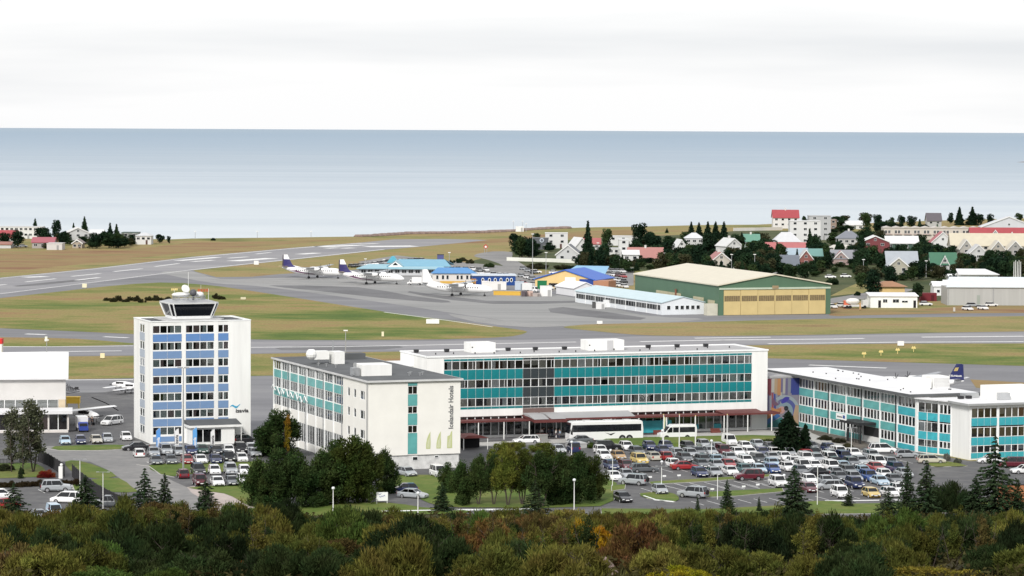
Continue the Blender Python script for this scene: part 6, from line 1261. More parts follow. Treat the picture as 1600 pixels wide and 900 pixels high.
# ================================================================ AIRCRAFT
def circ(x, r, zc, n=16, ry=None): return [(x, (ry or r) * math.cos(2 * math.pi * i / n), zc + r * math.sin(2 * math.pi * i / n)) for i in range(n)]
def airliner(label, px, py, deg, livery, pos=None, scale=(1, 1, 1)):
    t = thing('airliner', label, 'aeroplane', (*(pos or G(px, py)), 0), deg, 'twin propeller airliners parked on the apron'); t.scale = scale
    Wc = (.80, .80, .80); NV = (.03, .025, .13)
    mb = MB(); mb.loft([circ(12.6, .12, 2.0), circ(12.3, .45, 2.05), circ(11.6, .8, 2.15), circ(10.6, 1.1, 2.3), circ(9.2, 1.3, 2.4), circ(7.5, 1.36, 2.45), circ(-3, 1.36, 2.45), circ(-6, 1.26, 2.6), circ(-8.5, .95, 2.9), circ(-10.8, .55, 3.25), circ(-12.6, .16, 3.6)])
    mb.build('fuselage', M_paint, t, smooth=True, col=Wc)
    mb = MB(); mb.loft([[(10.5, y, z) for y, z in ((-.85, 2.95), (-.5, 3.32), (.5, 3.32), (.85, 2.95))], [(11.35, y, z) for y, z in ((-.6, 2.62), (-.35, 2.85), (.35, 2.85), (.6, 2.62))]]); mb.build('cockpit_glass', M_inside, t)
    for sy in (-1, 1):
        mb = MB()
        for i in range(18): mb.box(7.6 - i * .82, sy * 1.3 - .08, 2.62, 7.9 - i * .82, sy * 1.3 + .08, 3.0)
        mb.build('cabin_windows', M_inside, t); t.children[-1]['kind'] = 'stuff'
    zf = [3.6, 4.6, 5.4, 6.6, 8.3]; lead = [-6.6, -8.4, -8.95, -9.6, -10.5]; tr = [-12.5, -12.4, -12.3, -12.15, -12.0]
    for a, b, nm, cc in ((0, 3, 'fin_lower', NV if livery else Wc), (3, 4, 'fin_upper', Wc)):
        mb = MB(); mb.loft([[(lead[k], 0, zf[k]), ((lead[k] + tr[k]) / 2, .17, zf[k]), (tr[k], 0, zf[k]), ((lead[k] + tr[k]) / 2, -.17, zf[k])] for k in range(a, b + 1)]); mb.build(nm, M_paint, t, col=cc)
    mb = MB(); mb.ext([(-4.2, 3.7), (-6.6, 3.6), (-8.2, 4.5)], -.08, .08); mb.build('dorsal_fillet', M_paint, t, col=Wc)
    mb = MB(); mb.ext([(-12.02, 3.7), (-12.6, 3.8), (-12.35, 8.2), (-12.0, 8.2)], -.1, .1); mb.build('rudder', M_paint, t, col=(.05, .04, .06) if livery else (.55, .55, .56))
    for sy in (-1, 1):
        mb = MB(); mb.add([(-10.0, 0, 3.95), (-11.0, sy * 4.6, 4.25), (-12.2, sy * 4.6, 4.25), (-12.2, 0, 3.95), (-10.6, 0, 4.12), (-11.3, sy * 4.6, 4.33), (-12.1, sy * 4.6, 4.27), (-12.2, 0, 3.98)], [(0, 1, 2, 3), (4, 7, 6, 5), (0, 4, 5, 1), (1, 5, 6, 2), (0, 3, 7, 4)]); mb.build('tailplane', M_paint, t, col=(.72, .6, .4) if livery else (.6, .6, .6))
        mb = MB(); y0, y1 = 0, sy * 14.4
        mb.loft([[(2.6, y0, 3.75), (1.9, y0, 4.05), (-1.2, y0, 3.85), (1.2, y0, 3.62)], [(2.3, sy * 5, 3.85), (1.7, sy * 5, 4.1), (-1.1, sy * 5, 3.95), (1.1, sy * 5, 3.75)], [(1.4, y1, 4.4), (1.0, y1, 4.5), (-.2, y1, 4.45), (.7, y1, 4.36)]]); wg = mb.build('wing', M_paint, t, col=(.09, .10, .11))
        mb = MB(); mb.ext([(2.62, 3.76), (2.4, 3.9), (1.9, 3.9), (2.0, 3.72)], *sorted((sy * .9, sy * 3.0))); mb.build('deicing_strip', M_dkmetal, wg)
        mb = MB(); ey = sy * 3.6; mb.loft([[(x, ey + r_ * .9 * math.cos(a), z + r_ * math.sin(a)) for a in [2 * math.pi * i / 12 for i in range(12)]] for x, r_, z in ((4.3, .28, 3.55), (4.0, .5, 3.5), (2.5, .66, 3.4), (0, .62, 3.4), (-2, .42, 3.55), (-3.2, .12, 3.7))]); en = mb.build('engine', M_paint, t, smooth=True, col=Wc)
        mb = MB(); mb.ball((4.4, ey, 3.55), .27, 8, 6)
        for i in range(6): a = i * math.pi / 3 + .3; d_ = (math.cos(a), math.sin(a)); mb.tube((4.4, ey, 3.55), (4.42, ey + 1.8 * d_[0], 3.55 + 1.8 * d_[1]), .1, .07, 4)
        mb.build('propeller', M_dkmetal, en)
        mb = MB(); mb.tube((-.2, ey, 3.1), (-.2, ey, .5), .09); 
        for q in (-.2, .2): mb.tube((-.2, ey + q - .1, .42), (-.2, ey + q + .1, .42), .42, n=12)
        mb.build('landing_gear', M_dkmetal, t)
        if livery:
            mb = MB(); pts = [(-9.8, 3.0, 3.6), (-8.2, 2.55, 3.3), (-6, 2.05, 2.6), (-3, 1.6, 1.95), (1, 1.35, 1.55)]
            rr = lambda x: np.interp(-x, [3, 6, 8.5, 10.8], [1.36, 1.26, .95, .55]); zc = lambda x: np.interp(-x, [3, 6, 8.5, 10.8], [2.45, 2.6, 2.9, 3.25])
            v_ = []
            for x, zlo, zhi in pts:
                for z in (zlo, zhi): r0 = rr(x) + .02; dz = max(-r0 * .98, min(r0 * .98, z - zc(x))); v_.append((x, sy * math.sqrt(r0 * r0 - dz * dz), zc(x) + dz))
            mb.add(v_, [(2 * i, 2 * i + 2, 2 * i + 3, 2 * i + 1) for i in range(4)]); mb.build('livery_stripe', M_paint, t, col=(.12, .03, .10))
    mb = MB(); mb.tube((9.6, 0, 1.3), (9.7, 0, .4), .07)
    for q in (-.18, .18): mb.tube((9.7, q - .08, .32), (9.7, q + .08, .32), .32, n=12)
    mb.build('nose_gear', M_dkmetal, t)
    return t
airliner('white airliner with a dark purple tail, leftmost on the apron', 490, 434.5, -22, True)
airliner('white airliner with a dark purple tail, nose to the blue roofed terminal', 580, 443.6, -22, True)
airliner('all white airliner with a plain white tail beside the yellow containers', 714, 461.8, -22, False)
t = airliner('white airliner with a navy blue tail behind the office block roof', 0, 0, 148, False, pos=(84.5, 637), scale=(.82, .82, .74))
for k in t.children:
    if k.name.startswith(('fin_', 'dorsal', 'rudder')): k.color = (.012, .018, .10, 1)
for sy in (-1, 1):
    me = text_mesh('ICELANDAIR', .62, .01, .012); me.materials.clear(); me.materials.append(M_post); me.transform(Matrix.Rotation(R(90), 4, 'X'))
    if sy > 0: me.transform(Matrix.Rotation(math.pi, 4, 'Z')); 
    put('tail_lettering', me, t, (-12.2 if sy < 0 else -8.6, sy * .2, 4.7))
    mb = MB(); mb.add([(-9.9, sy * .2, 6.2), (-10.9, sy * .2, 6.3), (-11.3, sy * .2, 7.3), (-10.3, sy * .2, 7.2)], [(0, 1, 2, 3), (3, 2, 1, 0)]); mb.build('tail_emblem', M_yellowm, t)
# light aircraft by the hangar, business aircraft by the tower
def light_plane(label, pos, deg, high, colw, sc_=1):
    t = thing('light_aircraft', label, 'light aircraft', (*pos, 0), deg); t.scale = (sc_,) * 3; Wc = (.8, .8, .8)
    mb = MB(); mb.loft([circ(3.4, .3, 1.5, 10), circ(3.0, .5, 1.5, 10), circ(1.8, .65, 1.7, 10), circ(-.5, .62, 1.75, 10), circ(-2.5, .32, 1.75, 10), circ(-5, .1, 1.9, 10)]); mb.build('fuselage', M_paint, t, smooth=True, col=Wc)
    mb = MB(); mb.ext([(-3.9, 1.9), (-5.2, 1.9), (-5.5, 3.6), (-4.9, 3.6)], -.07, .07); mb.build('tail_fin', M_paint, t, col=Wc); mb = MB(); mb.ext([(-4.3, 1.95), (-5.3, 1.95), (-5.3, 2.03), (-4.3, 2.03)], -2, 2); mb.build('tailplane', M_paint, t, col=Wc)
    z = 2.5 if high else 1.2; mb = MB(); mb.ext([(1.5, z), (.9, z + .16), (-.3, z + .06), (.4, z - .04)], -6.5, 6.5); mb.build('wing', M_paint, t, col=colw)
    mb = MB(); mb.box(.9, -.66, 1.75, 1.9, .66, 2.2); mb.box(-.3, -.66, 1.8, .8, .66, 2.2); mb.build('cabin_windows', M_inside, t); mb = MB(); mb.box(3.42, -1.1, 1.42, 3.48, 1.1, 1.58); mb.build('propeller', M_dkmetal, t)
    for x, y in ((2.4, 0), (-.2, 1.2), (-.2, -1.2)): mb = MB(); mb.tube((x, y * .5, 1.4), (x, y, .3), .05); mb.tube((x, y - .08, .25), (x, y + .08, .25), .25, n=10); mb.build('landing_gear', M_dkmetal, t)
    return t
light_plane('white high winged light aircraft poking out behind the beige hangar', (-78.0, 556.5), -35, True, (.8, .8, .8), 1.15)
boxthing('yellow_tank', 'yellow cylinder like tank above the light aircraft wing beside the hangar', 'tank', 113, 655, 2.6, 1.4, 4.0, (.80, .52, .06), door=False, base=2.9)
t = bpy.data.objects[[o.name for o in bpy.data.objects if o.name.startswith('yellow_tank')][0]]
mb = MB(); mb.box(-1.2, .2, 0, -1.0, 1.2, 2.895); mb.box(1.0, .2, 0, 1.2, 1.2, 2.895); mb.build('support', M_yellowm, t)
light_plane('white light aircraft with a pointed tail just left of the tower', (-79.5, 628), 150, False, (.78, .78, .78), .85)
light_plane('second white light aircraft half hidden by the tower', (-76.8, 622), 150, False, (.78, .78, .78), .85)
# ================================================================ VEGETATION
nr = np.random.RandomState(11)
def leaf_cloud(name, blobs, n, size, mat_=None, up=.35, shell=.55, aspect=.6, strand=0):
    """many small leaf-cluster faces spread through a set of ellipsoids (x, y, z, rx, ry, rz)"""
    B = np.array(blobs, float); wgt = (B[:, 3] * B[:, 4] + B[:, 4] * B[:, 5] + B[:, 3] * B[:, 5]); wgt /= wgt.sum()
    k = nr.choice(len(B), n, p=wgt); d = nr.normal(size=(n, 3)); d[:, 2] += .15; d /= np.linalg.norm(d, axis=1)[:, None]
    r = (shell + (1.06 - shell) * nr.rand(n) ** .6)[:, None] * (1 + .10 * nr.normal(size=(n, 1)))
    c = B[k, :3] + d * B[k, 3:6] * r
    c[:, 2] = np.maximum(c[:, 2], .05)
    nrm = d * .6 + nr.normal(size=(n, 3)) * .7 + np.array([0, 0, up]); nrm /= np.linalg.norm(nrm, axis=1)[:, None]
    a = np.cross(nrm, nr.normal(size=(n, 3)))
    if strand: a = d * .6 + nr.normal(size=(n, 3)) * .38 + np.array([0, 0, strand])
    a /= np.linalg.norm(a, axis=1)[:, None]; b = np.cross(nrm, a); b /= np.linalg.norm(b, axis=1)[:, None] + 1e-6
    s = size * (.6 + .8 * nr.rand(n))[:, None]; a = a * s * .5; b = b * s * .5 * aspect
    V = np.stack([c - a, c - b * 1.0, c + a, c + b], 1).reshape(-1, 3)
    tone = np.clip(.38 + .22 * nr.normal(size=n) + .15 * np.sin(k * 2.4), 0, 1)
    F = np.arange(4 * n).reshape(n, 4)
    me = bpy.data.meshes.new(name); me.vertices.add(len(V)); me.vertices.foreach_set('co', V.ravel()); me.loops.add(4 * n); me.loops.foreach_set('vertex_index', F.ravel().astype(np.int32))
    me.polygons.add(n); me.polygons.foreach_set('loop_start', np.arange(0, 4 * n, 4, dtype=np.int32)); me.polygons.foreach_set('loop_total', np.full(n, 4, np.int32))
    me.update(calc_edges=True); at = me.attributes.new('tone', 'FLOAT', 'FACE'); at.data.foreach_set('value', tone.astype(np.float32)); me.materials.append(mat_ or M_leaf); me.validate(); return me
def blobs_crown(w_, h0, h1, n, seed):
    q = np.random.RandomState(seed); o = []; hc = (h0 + h1) / 2; hh = (h1 - h0) / 2
    for i in range(n):
        a = q.rand() * 6.283; v = q.uniform(-.75, .8); rad = w_ / 2 * math.sqrt(max(.1, 1 - v * v)) * q.uniform(.35, .8); r_ = w_ * q.uniform(.14, .26)
        o.append((rad * math.cos(a), rad * math.sin(a), hc + v * hh, r_, r_, r_ * q.uniform(.7, 1.05)))
    o.append((0, 0, hc, w_ * .3, w_ * .3, hh * .8)); return o
def blobs_ragged(w_, h0, h1, n, seed):
    q = np.random.RandomState(seed); o = []
    for i in range(n):
        a = q.rand() * 6.283; f = q.rand() ** .8; rad = w_ / 2 * f * .9; top = h1 * (1 - .38 * f * f) * q.uniform(.82, 1.05); lo = h0 + (1.2 if f > .6 else 0) * q.rand()
        z = lo + (top - lo) * q.rand(); r_ = w_ * q.uniform(.09, .17); rz = r_ * q.uniform(1.0, 2.0); z = min(z, top - rz * .8); o.append((rad * math.cos(a), rad * math.sin(a), max(z, h0 + rz * .5), r_, r_, rz))
    o.append((0, 0, (h0 + h1) / 2, w_ * .27, w_ * .27, (h1 - h0) * .42)); return o
def trunk_mesh(h, r, nl, spread, seed, lean=.05, multi=1, z0=.25):
    q = random.Random(seed); mb = MB()
    for m_ in range(multi):
        a0 = 6.283 * m_ / multi + q.random(); px_, py_ = (.12 * math.cos(a0), .12 * math.sin(a0)) if multi > 1 else (0, 0); ln = lean if multi == 1 else .22
        pts = [(px_, py_, 0)]
        for i in range(1, 5):
            f = i / 4; pts.append((px_ + math.cos(a0) * ln * h * f + q.uniform(-.1, .1), py_ + math.sin(a0) * ln * h * f + q.uniform(-.1, .1), h * .85 * f))
        for i in range(4): mb.tube(pts[i], pts[i + 1], r * (1 - i * .22), r * (1 - (i + 1) * .22), 6)
        for i in range(nl):
            f = q.uniform(z0, .9); k = min(3, int(f * 4)); p = Vector(pts[k]).lerp(Vector(pts[k + 1]), f * 4 - k); a = q.random() * 6.283; l_ = spread * q.uniform(.5, 1) * (1.1 - f * .5)
            e = p + Vector((math.cos(a) * l_, math.sin(a) * l_, l_ * q.uniform(.4, .9))); mb.tube(p, e, r * .32, r * .08, 4)
    return mb.mesh('trunk', M_bark)
def conifer_mesh(h, w_, n_wh, per, dens, seed, size=.22, droop=.25, z0=.06, pw=.85):
    """whorls of boughs, each a tapering spray of needle cards, leaving gaps between them"""
    q = np.random.RandomState(seed); C = []; N_ = []; T = []; S = []; mb = MB(); mb.tube((0, 0, 0), (0, 0, h * .97), max(.05, h * .014), .02, 6)
    for i in range(n_wh):
        f = i / (n_wh - 1); z = h * (z0 + (1 - z0) * f * .98); L_ = w_ / 2 * (1 - f) ** pw * q.uniform(.8, 1.1) + .12
        m_ = max(3, int(per * (1 - f * .6)))
        for j in range(m_):
            a = 6.283 * (j + q.rand() * .7) / m_ + i * 1.3; l_ = L_ * q.uniform(.6, 1.2)
            mb.tube((0, 0, z), (l_ * .8 * math.cos(a), l_ * .8 * math.sin(a), z - droop * l_ * .5), .03, .01, 3)
            k = max(4, int(dens * l_)); t_ = q.rand(k) ** .75
            x = t_ * l_; side = q.normal(size=k) * .16 * l_ * (1.1 - t_); zz = z - droop * x + .32 * droop * x * x / max(l_, .3) + q.normal(size=k) * .05 * (1 + h * .05)
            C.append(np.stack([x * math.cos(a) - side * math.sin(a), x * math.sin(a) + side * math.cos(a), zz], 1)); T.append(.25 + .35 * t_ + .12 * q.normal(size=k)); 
            dr = np.tile([math.cos(a), math.sin(a), -droop], (k, 1)) + q.normal(size=(k, 3)) * .45; N_.append(dr)
    C = np.vstack(C); D_ = np.vstack(N_); D_ /= np.linalg.norm(D_, axis=1)[:, None]; tone = np.clip(np.concatenate(T), 0, 1); n = len(C)
    side = np.cross(D_, q.normal(size=(n, 3)) * .5 + [0, 0, 1]); side /= np.linalg.norm(side, axis=1)[:, None]
    s = size * (.7 + .7 * q.rand(n))[:, None]; a = D_ * s * .7; b = side * s * .28
    V = np.stack([C - a, C - b, C + a, C + b], 1).reshape(-1, 3); F = np.arange(4 * n)
    me = bpy.data.meshes.new('boughs'); me.vertices.add(len(V)); me.vertices.foreach_set('co', V.ravel()); me.loops.add(4 * n); me.loops.foreach_set('vertex_index', F.astype(np.int32))
    me.polygons.add(n); me.polygons.foreach_set('loop_start', np.arange(0, 4 * n, 4, dtype=np.int32)); me.polygons.foreach_set('loop_total', np.full(n, 4, np.int32))
    me.update(calc_edges=True); at = me.attributes.new('tone', 'FLOAT', 'FACE'); at.data.foreach_set('value', tone.astype(np.float32)); me.materials.append(M_needle); return me, mb.mesh('trunk', M_bark)

def plant(name, label, cat, x, y, deg, crown, trunk, col, sc_, group=None, z=None, cn='crown'):
    t = thing(name, label, cat, (x, y, hill(x, y) - .05 if z is None else z), deg, group); t.scale = sc_ if isinstance(sc_, tuple) else (sc_,) * 3
    put(cn, crown, t, col=col)
    if trunk: put('trunk', trunk, t)
    return t
DK = (.038, .066, .022); DK2 = (.052, .086, .027); OL = (.075, .10, .025); YG = (.13, .15, .03)
# --- shapes (unit height 1 m = real size at scale 1)
BT = []
for i in range(5):
    BT.append((leaf_cloud('crown', blobs_ragged(5.8, 2.9 if i % 2 else .3, 9.4, 46, 40 + i), 13000, .40, shell=.4, aspect=.33, strand=.45), trunk_mesh(9, .16, 14, 2.4, i, multi=(3 if i in (1, 3) else 1))))
# --- dense dark group left of the gable wing, and the group with visible stems
def tree_px(label, px, yb, yt, wpx, col, v=None, name='broadleaf_tree', group=None, shapes=None, h_ref=9.6, w_ref=6.6):
    x, y = G(px, yb); s = FOC / y; h = (yb - yt) / s; w_ = wpx / s; sh = (shapes or BT)[v if v is not None else rnd.randrange(len(shapes or BT))]
    return plant(name, label, 'tree', x, y, rnd.uniform(0, 360), sh[0], sh[1], col, (w_ / w_ref, w_ / w_ref, h / h_ref), group)
for px, yb, yt, w_, c, v, lb in (
    (404, 792, 706, 74, DK2, 0, 'dense dark tree at the left end of the clump before the gable wing'), (436, 794, 700, 76, DK, 2, 'dark tree second from the left in the clump before the gable wing'), (470, 793, 704, 74, DK, 4, 'dark tree third from the left in the clump before the gable wing'),
    (506, 790, 690, 78, DK2, 0, 'dark tree in the middle of the clump before the gable wing'), (540, 788, 680, 80, (.045, .065, .016), 2, 'olive topped tree rising highest in the clump before the gable wing'), (570, 786, 685, 70, (.05, .07, .018), 4, 'olive green tree right of the highest one before the gable wing'),
    (602, 772, 692, 50, DK, 0, 'very dark tree at the right end of the clump before the gable wing'), (560, 762, 680, 60, DK, 2, 'dark tree behind the clump at the foot of the wing windows'), (520, 765, 684, 60, DK2, 4, 'dark tree at the back of the clump beside the lawn'), (455, 770, 700, 60, DK, 0, 'dark tree at the back left of the clump'),
    (437, 716, 638, 88, DK, 2, 'large round dark tree between control tower and hotel wing'), (418, 712, 650, 50, DK, 0, 'dark tree merging into the left side of the large round tree'),
    (722, 789, 712, 58, DK2, 0, 'dark green tree at the left end of the row with visible stems'), (748, 789, 706, 46, DK2, 1, 'tree with forked stem beside the left end of the row'), (771, 789, 700, 48, DK, 3, 'tree with a thick leafy stem in the row on the lawn'),
    (793, 790, 690, 56, YG, 3, 'yellow green tree with several thin stems on the lawn'), (816, 789, 700, 50, (.05, .065, .016), 1, 'olive tree with thin twin stems right of the yellow green tree'), (846, 792, 700, 66, DK, 1, 'broad dark tree behind the small spruce on the lawn'),
    (876, 789, 696, 66, DK, 0, 'broad dark tree left of the tall white lamp post'), (904, 788, 702, 60, DK, 4, 'dark tree behind the tall white lamp post'), (926, 782, 710, 52, (.04, .055, .015), 2, 'olive dark tree at the right end of the row beside the car park'),
    (700, 770, 720, 40, DK2, 4, 'small dark tree beside the white van at the gable foot'), (782, 752, 690, 60, YG, 2, 'yellow green tree behind the row near the hotel drive'), (818, 752, 694, 64, (.075, .095, .022), 0, 'mid green tree behind the row near the estate car'), (860, 750, 694, 66, (.07, .09, .022), 4, 'green tree in front of the ramp and hedge'), (900, 752, 706, 56, (.05, .065, .018), 2, 'green tree beside the ramp')):
    tree_px(lb, px, yb, yt, w_, c, v)
# autumn patch on the round tree and hedge bushes by the ramp
SH = []
for i in range(8):
    q = np.random.RandomState(90 + i); bl = []
    for k in range(26):
        a = q.rand() * 6.283; r_ = 2.6 * math.sqrt(q.rand()); rr = q.uniform(.5, 1.15); bl.append((r_ * math.cos(a), r_ * math.sin(a), q.uniform(.5, 2.9) * (1 - (r_ / 3.6) ** 2) + .3, rr, rr, rr * q.uniform(.8, 1.3)))
    SH.append(leaf_cloud('foliage', bl, 11000, .42, shell=.35, up=.5, aspect=.2, strand=.8))
def bush(label, x, y, w_, h, col, v=None, group=None, name='bush', z=None):
    t = thing(name, label, 'bush', (x, y, hill(x, y) - .1 if z is None else z), rnd.uniform(0, 360), group); t.scale = (w_ / 6.2, w_ / 6.2, h / 3.6)
    put('foliage', SH[v if v is not None else rnd.randrange(len(SH))], t, col=col); put('stem', STEM, t); return t
STEM = trunk_mesh(3.0, .05, 12, 1.8, 77, multi=4, z0=.3)
def bush_px(label, px, yb, wpx, hpx, col, group=None, name='bush'):
    x, y = G(px, yb); s = FOC / y; return bush(label, x, y, wpx / s, hpx / s, col, group=group, name=name)
for px, yb, w_, h_, c, lb in ((850, 705, 60, 14, YG, 'clipped green hedge bushes beside the hotel drive'), (800, 704, 50, 16, (.13, .14, .03), 'yellowish hedge bushes left of the estate car'), (930, 700, 34, 10, (.06, .10, .02), 'green bush on the bank beside the ramp'), (985, 701, 40, 8, (.05, .09, .02), 'low green bush on the grass bank left of the minibus'), (1195, 694, 40, 9, (.06, .08, .03), 'low bush on the grass bank near the big conifer'),
                              (1290, 688, 26, 9, (.05, .05, .03), 'dark low shrub at the foot of the office block'), (1312, 692, 26, 9, (.05, .05, .03), 'second dark low shrub at the foot of the office block'), (1325, 699, 18, 7, (.08, .08, .04), 'small shrub beside the office porch'),
                              (1365, 718, 16, 10, (.15, .15, .11), 'pale twiggy shrub by the office block kerb'), (1480, 720, 14, 14, (.2, .2, .17), 'bare pale shrub at the white office wall'), (1496, 724, 14, 10, (.15, .16, .12), 'small bare shrub at the office corner'),
                              (380, 690, 14, 14, (.03, .03, .03), 'dark shrub against the tower wall'), (74, 746, 30, 14, (.20, .04, .02), 'rust red shrub in the garden beside the fence'), (64, 747, 14, 8, (.16, .04, .02), 'small rust red shrub left of the bigger one'),
                              (1475, 800, 60, 48, (.03, .045, .018), 'dark round bush right of the tall spruces'), (1505, 802, 50, 42, (.028, .045, .018), 'dark bush beside the lane at lower right'), (34, 742, 10, 12, (.03, .05, .02), 'small dark bush at the fence end'), (8, 736, 30, 12, (.05, .06, .03), 'dark hedge bush at the left edge of the garden')):
    bush_px(lb, px, yb, w_, h_, c)
for i in range(9): bush_px('dark brown hedge along the edge of the lower left parking bays', 4 + i * 14.5, 762 - i * .5, 22, 11, (.05, .04, .02), 'hedge by the lower left parking bays', 'hedge_bush')
for i, (px, yb) in enumerate(((168, 470), (176, 472), (185, 471), (196, 472), (204, 470), (214, 471), (222, 473), (232, 470), (244, 470), (252, 470), (262, 471), (338, 467), (346, 468))): bush_px('low dark scrub bush on the grass field behind the tower', px, yb, 13, 6 + 2 * (i % 3), (.05, .05, .025), 'scrub on the grass field')
# birches at the left
BIR = leaf_cloud('crown', blobs_crown(3.0, 1.2, 11.2, 34, 5), 3000, .30, shell=.2, up=.2); BIRT = trunk_mesh(11, .09, 22, 1.7, 9, multi=2, z0=.1)
for px, yb, yt, w_, lb in ((18, 738, 626, 40, 'slender grey green birch leftmost before the beige hangar'), (52, 738, 612, 58, 'tall grey green birch before the hangar annex'), (36, 740, 640, 36, 'thin birch between two taller birches')):
    tree_px(lb, px, yb, yt, w_, (.10, .11, .065), 0, 'birch_tree', None, [(BIR, BIRT)], 11.6, 3.8)
tree_px('yellow leaved birch rising in front of the round dark tree', 449, 718, 640, 17, (.24, .17, .02), 0, 'birch_tree', None, [(BIR, BIRT)], 11.6, 3.8)
# spruces
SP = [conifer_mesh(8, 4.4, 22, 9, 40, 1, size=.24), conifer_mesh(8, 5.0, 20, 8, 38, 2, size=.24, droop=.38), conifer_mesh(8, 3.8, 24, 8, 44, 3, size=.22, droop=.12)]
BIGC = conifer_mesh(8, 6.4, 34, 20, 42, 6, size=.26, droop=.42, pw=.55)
def spruce_px(lb, px, yb, yt, w_, v, col, shapes=None, wr=4.4, group=None):
    return tree_px(lb, px, yb, yt, w_, col, v, 'spruce_tree', group, shapes or SP, 8.0, wr)
NG = (.036, .060, .028)
for px, yb, yt, w_, v, lb in ((22, 818, 762, 58, 1, 'small dark spruce at the lower left edge'), (133, 812, 745, 72, 0, 'spruce half covering the cars at lower left'), (32, 748, 727, 14, 2, 'tiny spruce on the left garden lawn'), (226, 812, 733, 66, 1, 'bluish spruce beside the pale driveway'), (257, 812, 740, 54, 2, 'thin open spruce right of the bluish one'), (321, 810, 748, 58, 0, 'spruce standing before the pink gravel path'),
                              (691, 799, 752, 40, 0, 'small spruce at the left end of the lawn trees'), (836, 806, 748, 46, 1, 'spruce in front of the broad dark lawn tree'), (547, 806, 785, 16, 2, 'tiny spruce beside the white sign board'), (1136, 796, 748, 32, 2, 'small spruce at the bottom of the empty bays'), (1241, 806, 727, 66, 0, 'large spruce standing before the parked cars'), (1326, 792, 762, 26, 2, 'small spruce beside the yellow car'),
                              (1388, 808, 760, 46, 1, 'low spruce left of the pair of tall spruces'), (1417, 810, 720, 50, 2, 'slim tall spruce, left of the pair beside the lane'), (1447, 812, 718, 64, 0, 'broad tall spruce, right of the pair beside the lane'), (1554, 806, 680, 90, 1, 'tallest spruce at lower right before the turquoise office wing'), (1524, 806, 742, 52, 0, 'smaller spruce left of the tallest one'), (1590, 808, 748, 50, 2, 'spruce at the right edge near the brick hut'), (1186, 800, 775, 14, 2, 'tiny spruce top above the hillside bushes'), (1090, 800, 772, 12, 2, 'thin spruce top beside the white kerb')):
    spruce_px(lb, px, yb, yt, w_, v, NG)
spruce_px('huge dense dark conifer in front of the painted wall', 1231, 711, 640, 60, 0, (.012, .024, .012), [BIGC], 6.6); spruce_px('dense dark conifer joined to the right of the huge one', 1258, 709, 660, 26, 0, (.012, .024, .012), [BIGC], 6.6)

# hillside thicket: individual bushes near the camera's foot
ZONES = [(0, 170, 'at the lower left corner'), (170, 330, 'below the pale driveway'), (330, 520, 'below the dark clump of trees'), (520, 720, 'below the gable wing'), (720, 900, 'below the street kerb'), (900, 1080, 'below the white kerbed island'), (1080, 1280, 'below the large spruce'), (1280, 1440, 'below the yellow car'), (1440, 1610, 'at the lower right corner')]
KINDS = [('olive green', (.082, .092, .022)), ('yellow olive', (.125, .12, .028)), ('dark green', (.028, .044, .016)), ('brown tinged', (.100, .078, .028)), ('very dark', (.018, .028, .012)), ('rust tinged', (.125, .072, .028)), ('grass green', (.060, .095, .022))]
placed = []; rb = random.Random(5); tries = 0
while len(placed) < 330 and tries < 30000:
    tries += 1; y = rb.uniform(262, 385); x = rb.uniform(-1, 1) * (y * .176 + 6)
    if all((x - a) ** 2 + ((y - b) * .8) ** 2 > 3.55 ** 2 for a, b in placed): placed.append((x, y))
special = [((914, 852), (.36, .22, .016), 84, 62, 'golden orange autumn bush above the boulder'), ((376, 886), (.50, .12, .01), 14, 22, 'tiny bright orange bush in the dark undergrowth'), ((770, 852), (.14, .085, .028), 120, 62, 'large rusty brown bush left of the golden one'), ((1062, 905), (.22, .20, .015), 120, 30, 'bright yellow green low bush at the bottom edge'), ((1470, 905), (.20, .17, .03), 190, 24, 'yellow speckled low bush at the bottom right'),
           ((860, 862), (.05, .10, .016), 90, 44, 'bright grass green bush left of the golden one'), ((1172, 862), (.014, .022, .010), 130, 74, 'big very dark bush in the lower middle right'), ((640, 850), (.018, .030, .012), 140, 70, 'big dark green bush below the gable wing'), ((1090, 862), (.06, .085, .02), 60, 60, 'fresh green slim bush beside the big dark one'), ((1200, 905), (.12, .12, .03), 60, 18, 'small yellowish bush at the bottom edge')]
def hillpt(px, py):
    lo, hi = 230.0, 440.0
    for _ in range(40):                          # where the ray through this pixel meets the slope
        m_ = (lo + hi) / 2; d = _fw + _rt * (px - 800) / FOC - _up * (py - 450) / FOC; t_ = m_ / d[1]; x = d[0] * t_; z = CAMH + d[2] * t_
        if z > hill(x, m_): lo = m_
        else: hi = m_
    return float(x), float(m_)
spx = []
for (px, py), col, wpx, hpx, lb in special:
    x, y = hillpt(px, py + hpx * .3); s = FOC / y; bush(lb, x, y, wpx / s, hpx / s, col); spx.append((x, y, wpx / s / 2))
_b = hillpt(937, 900); spx.append((_b[0], _b[1] + 1.5, 1.8))
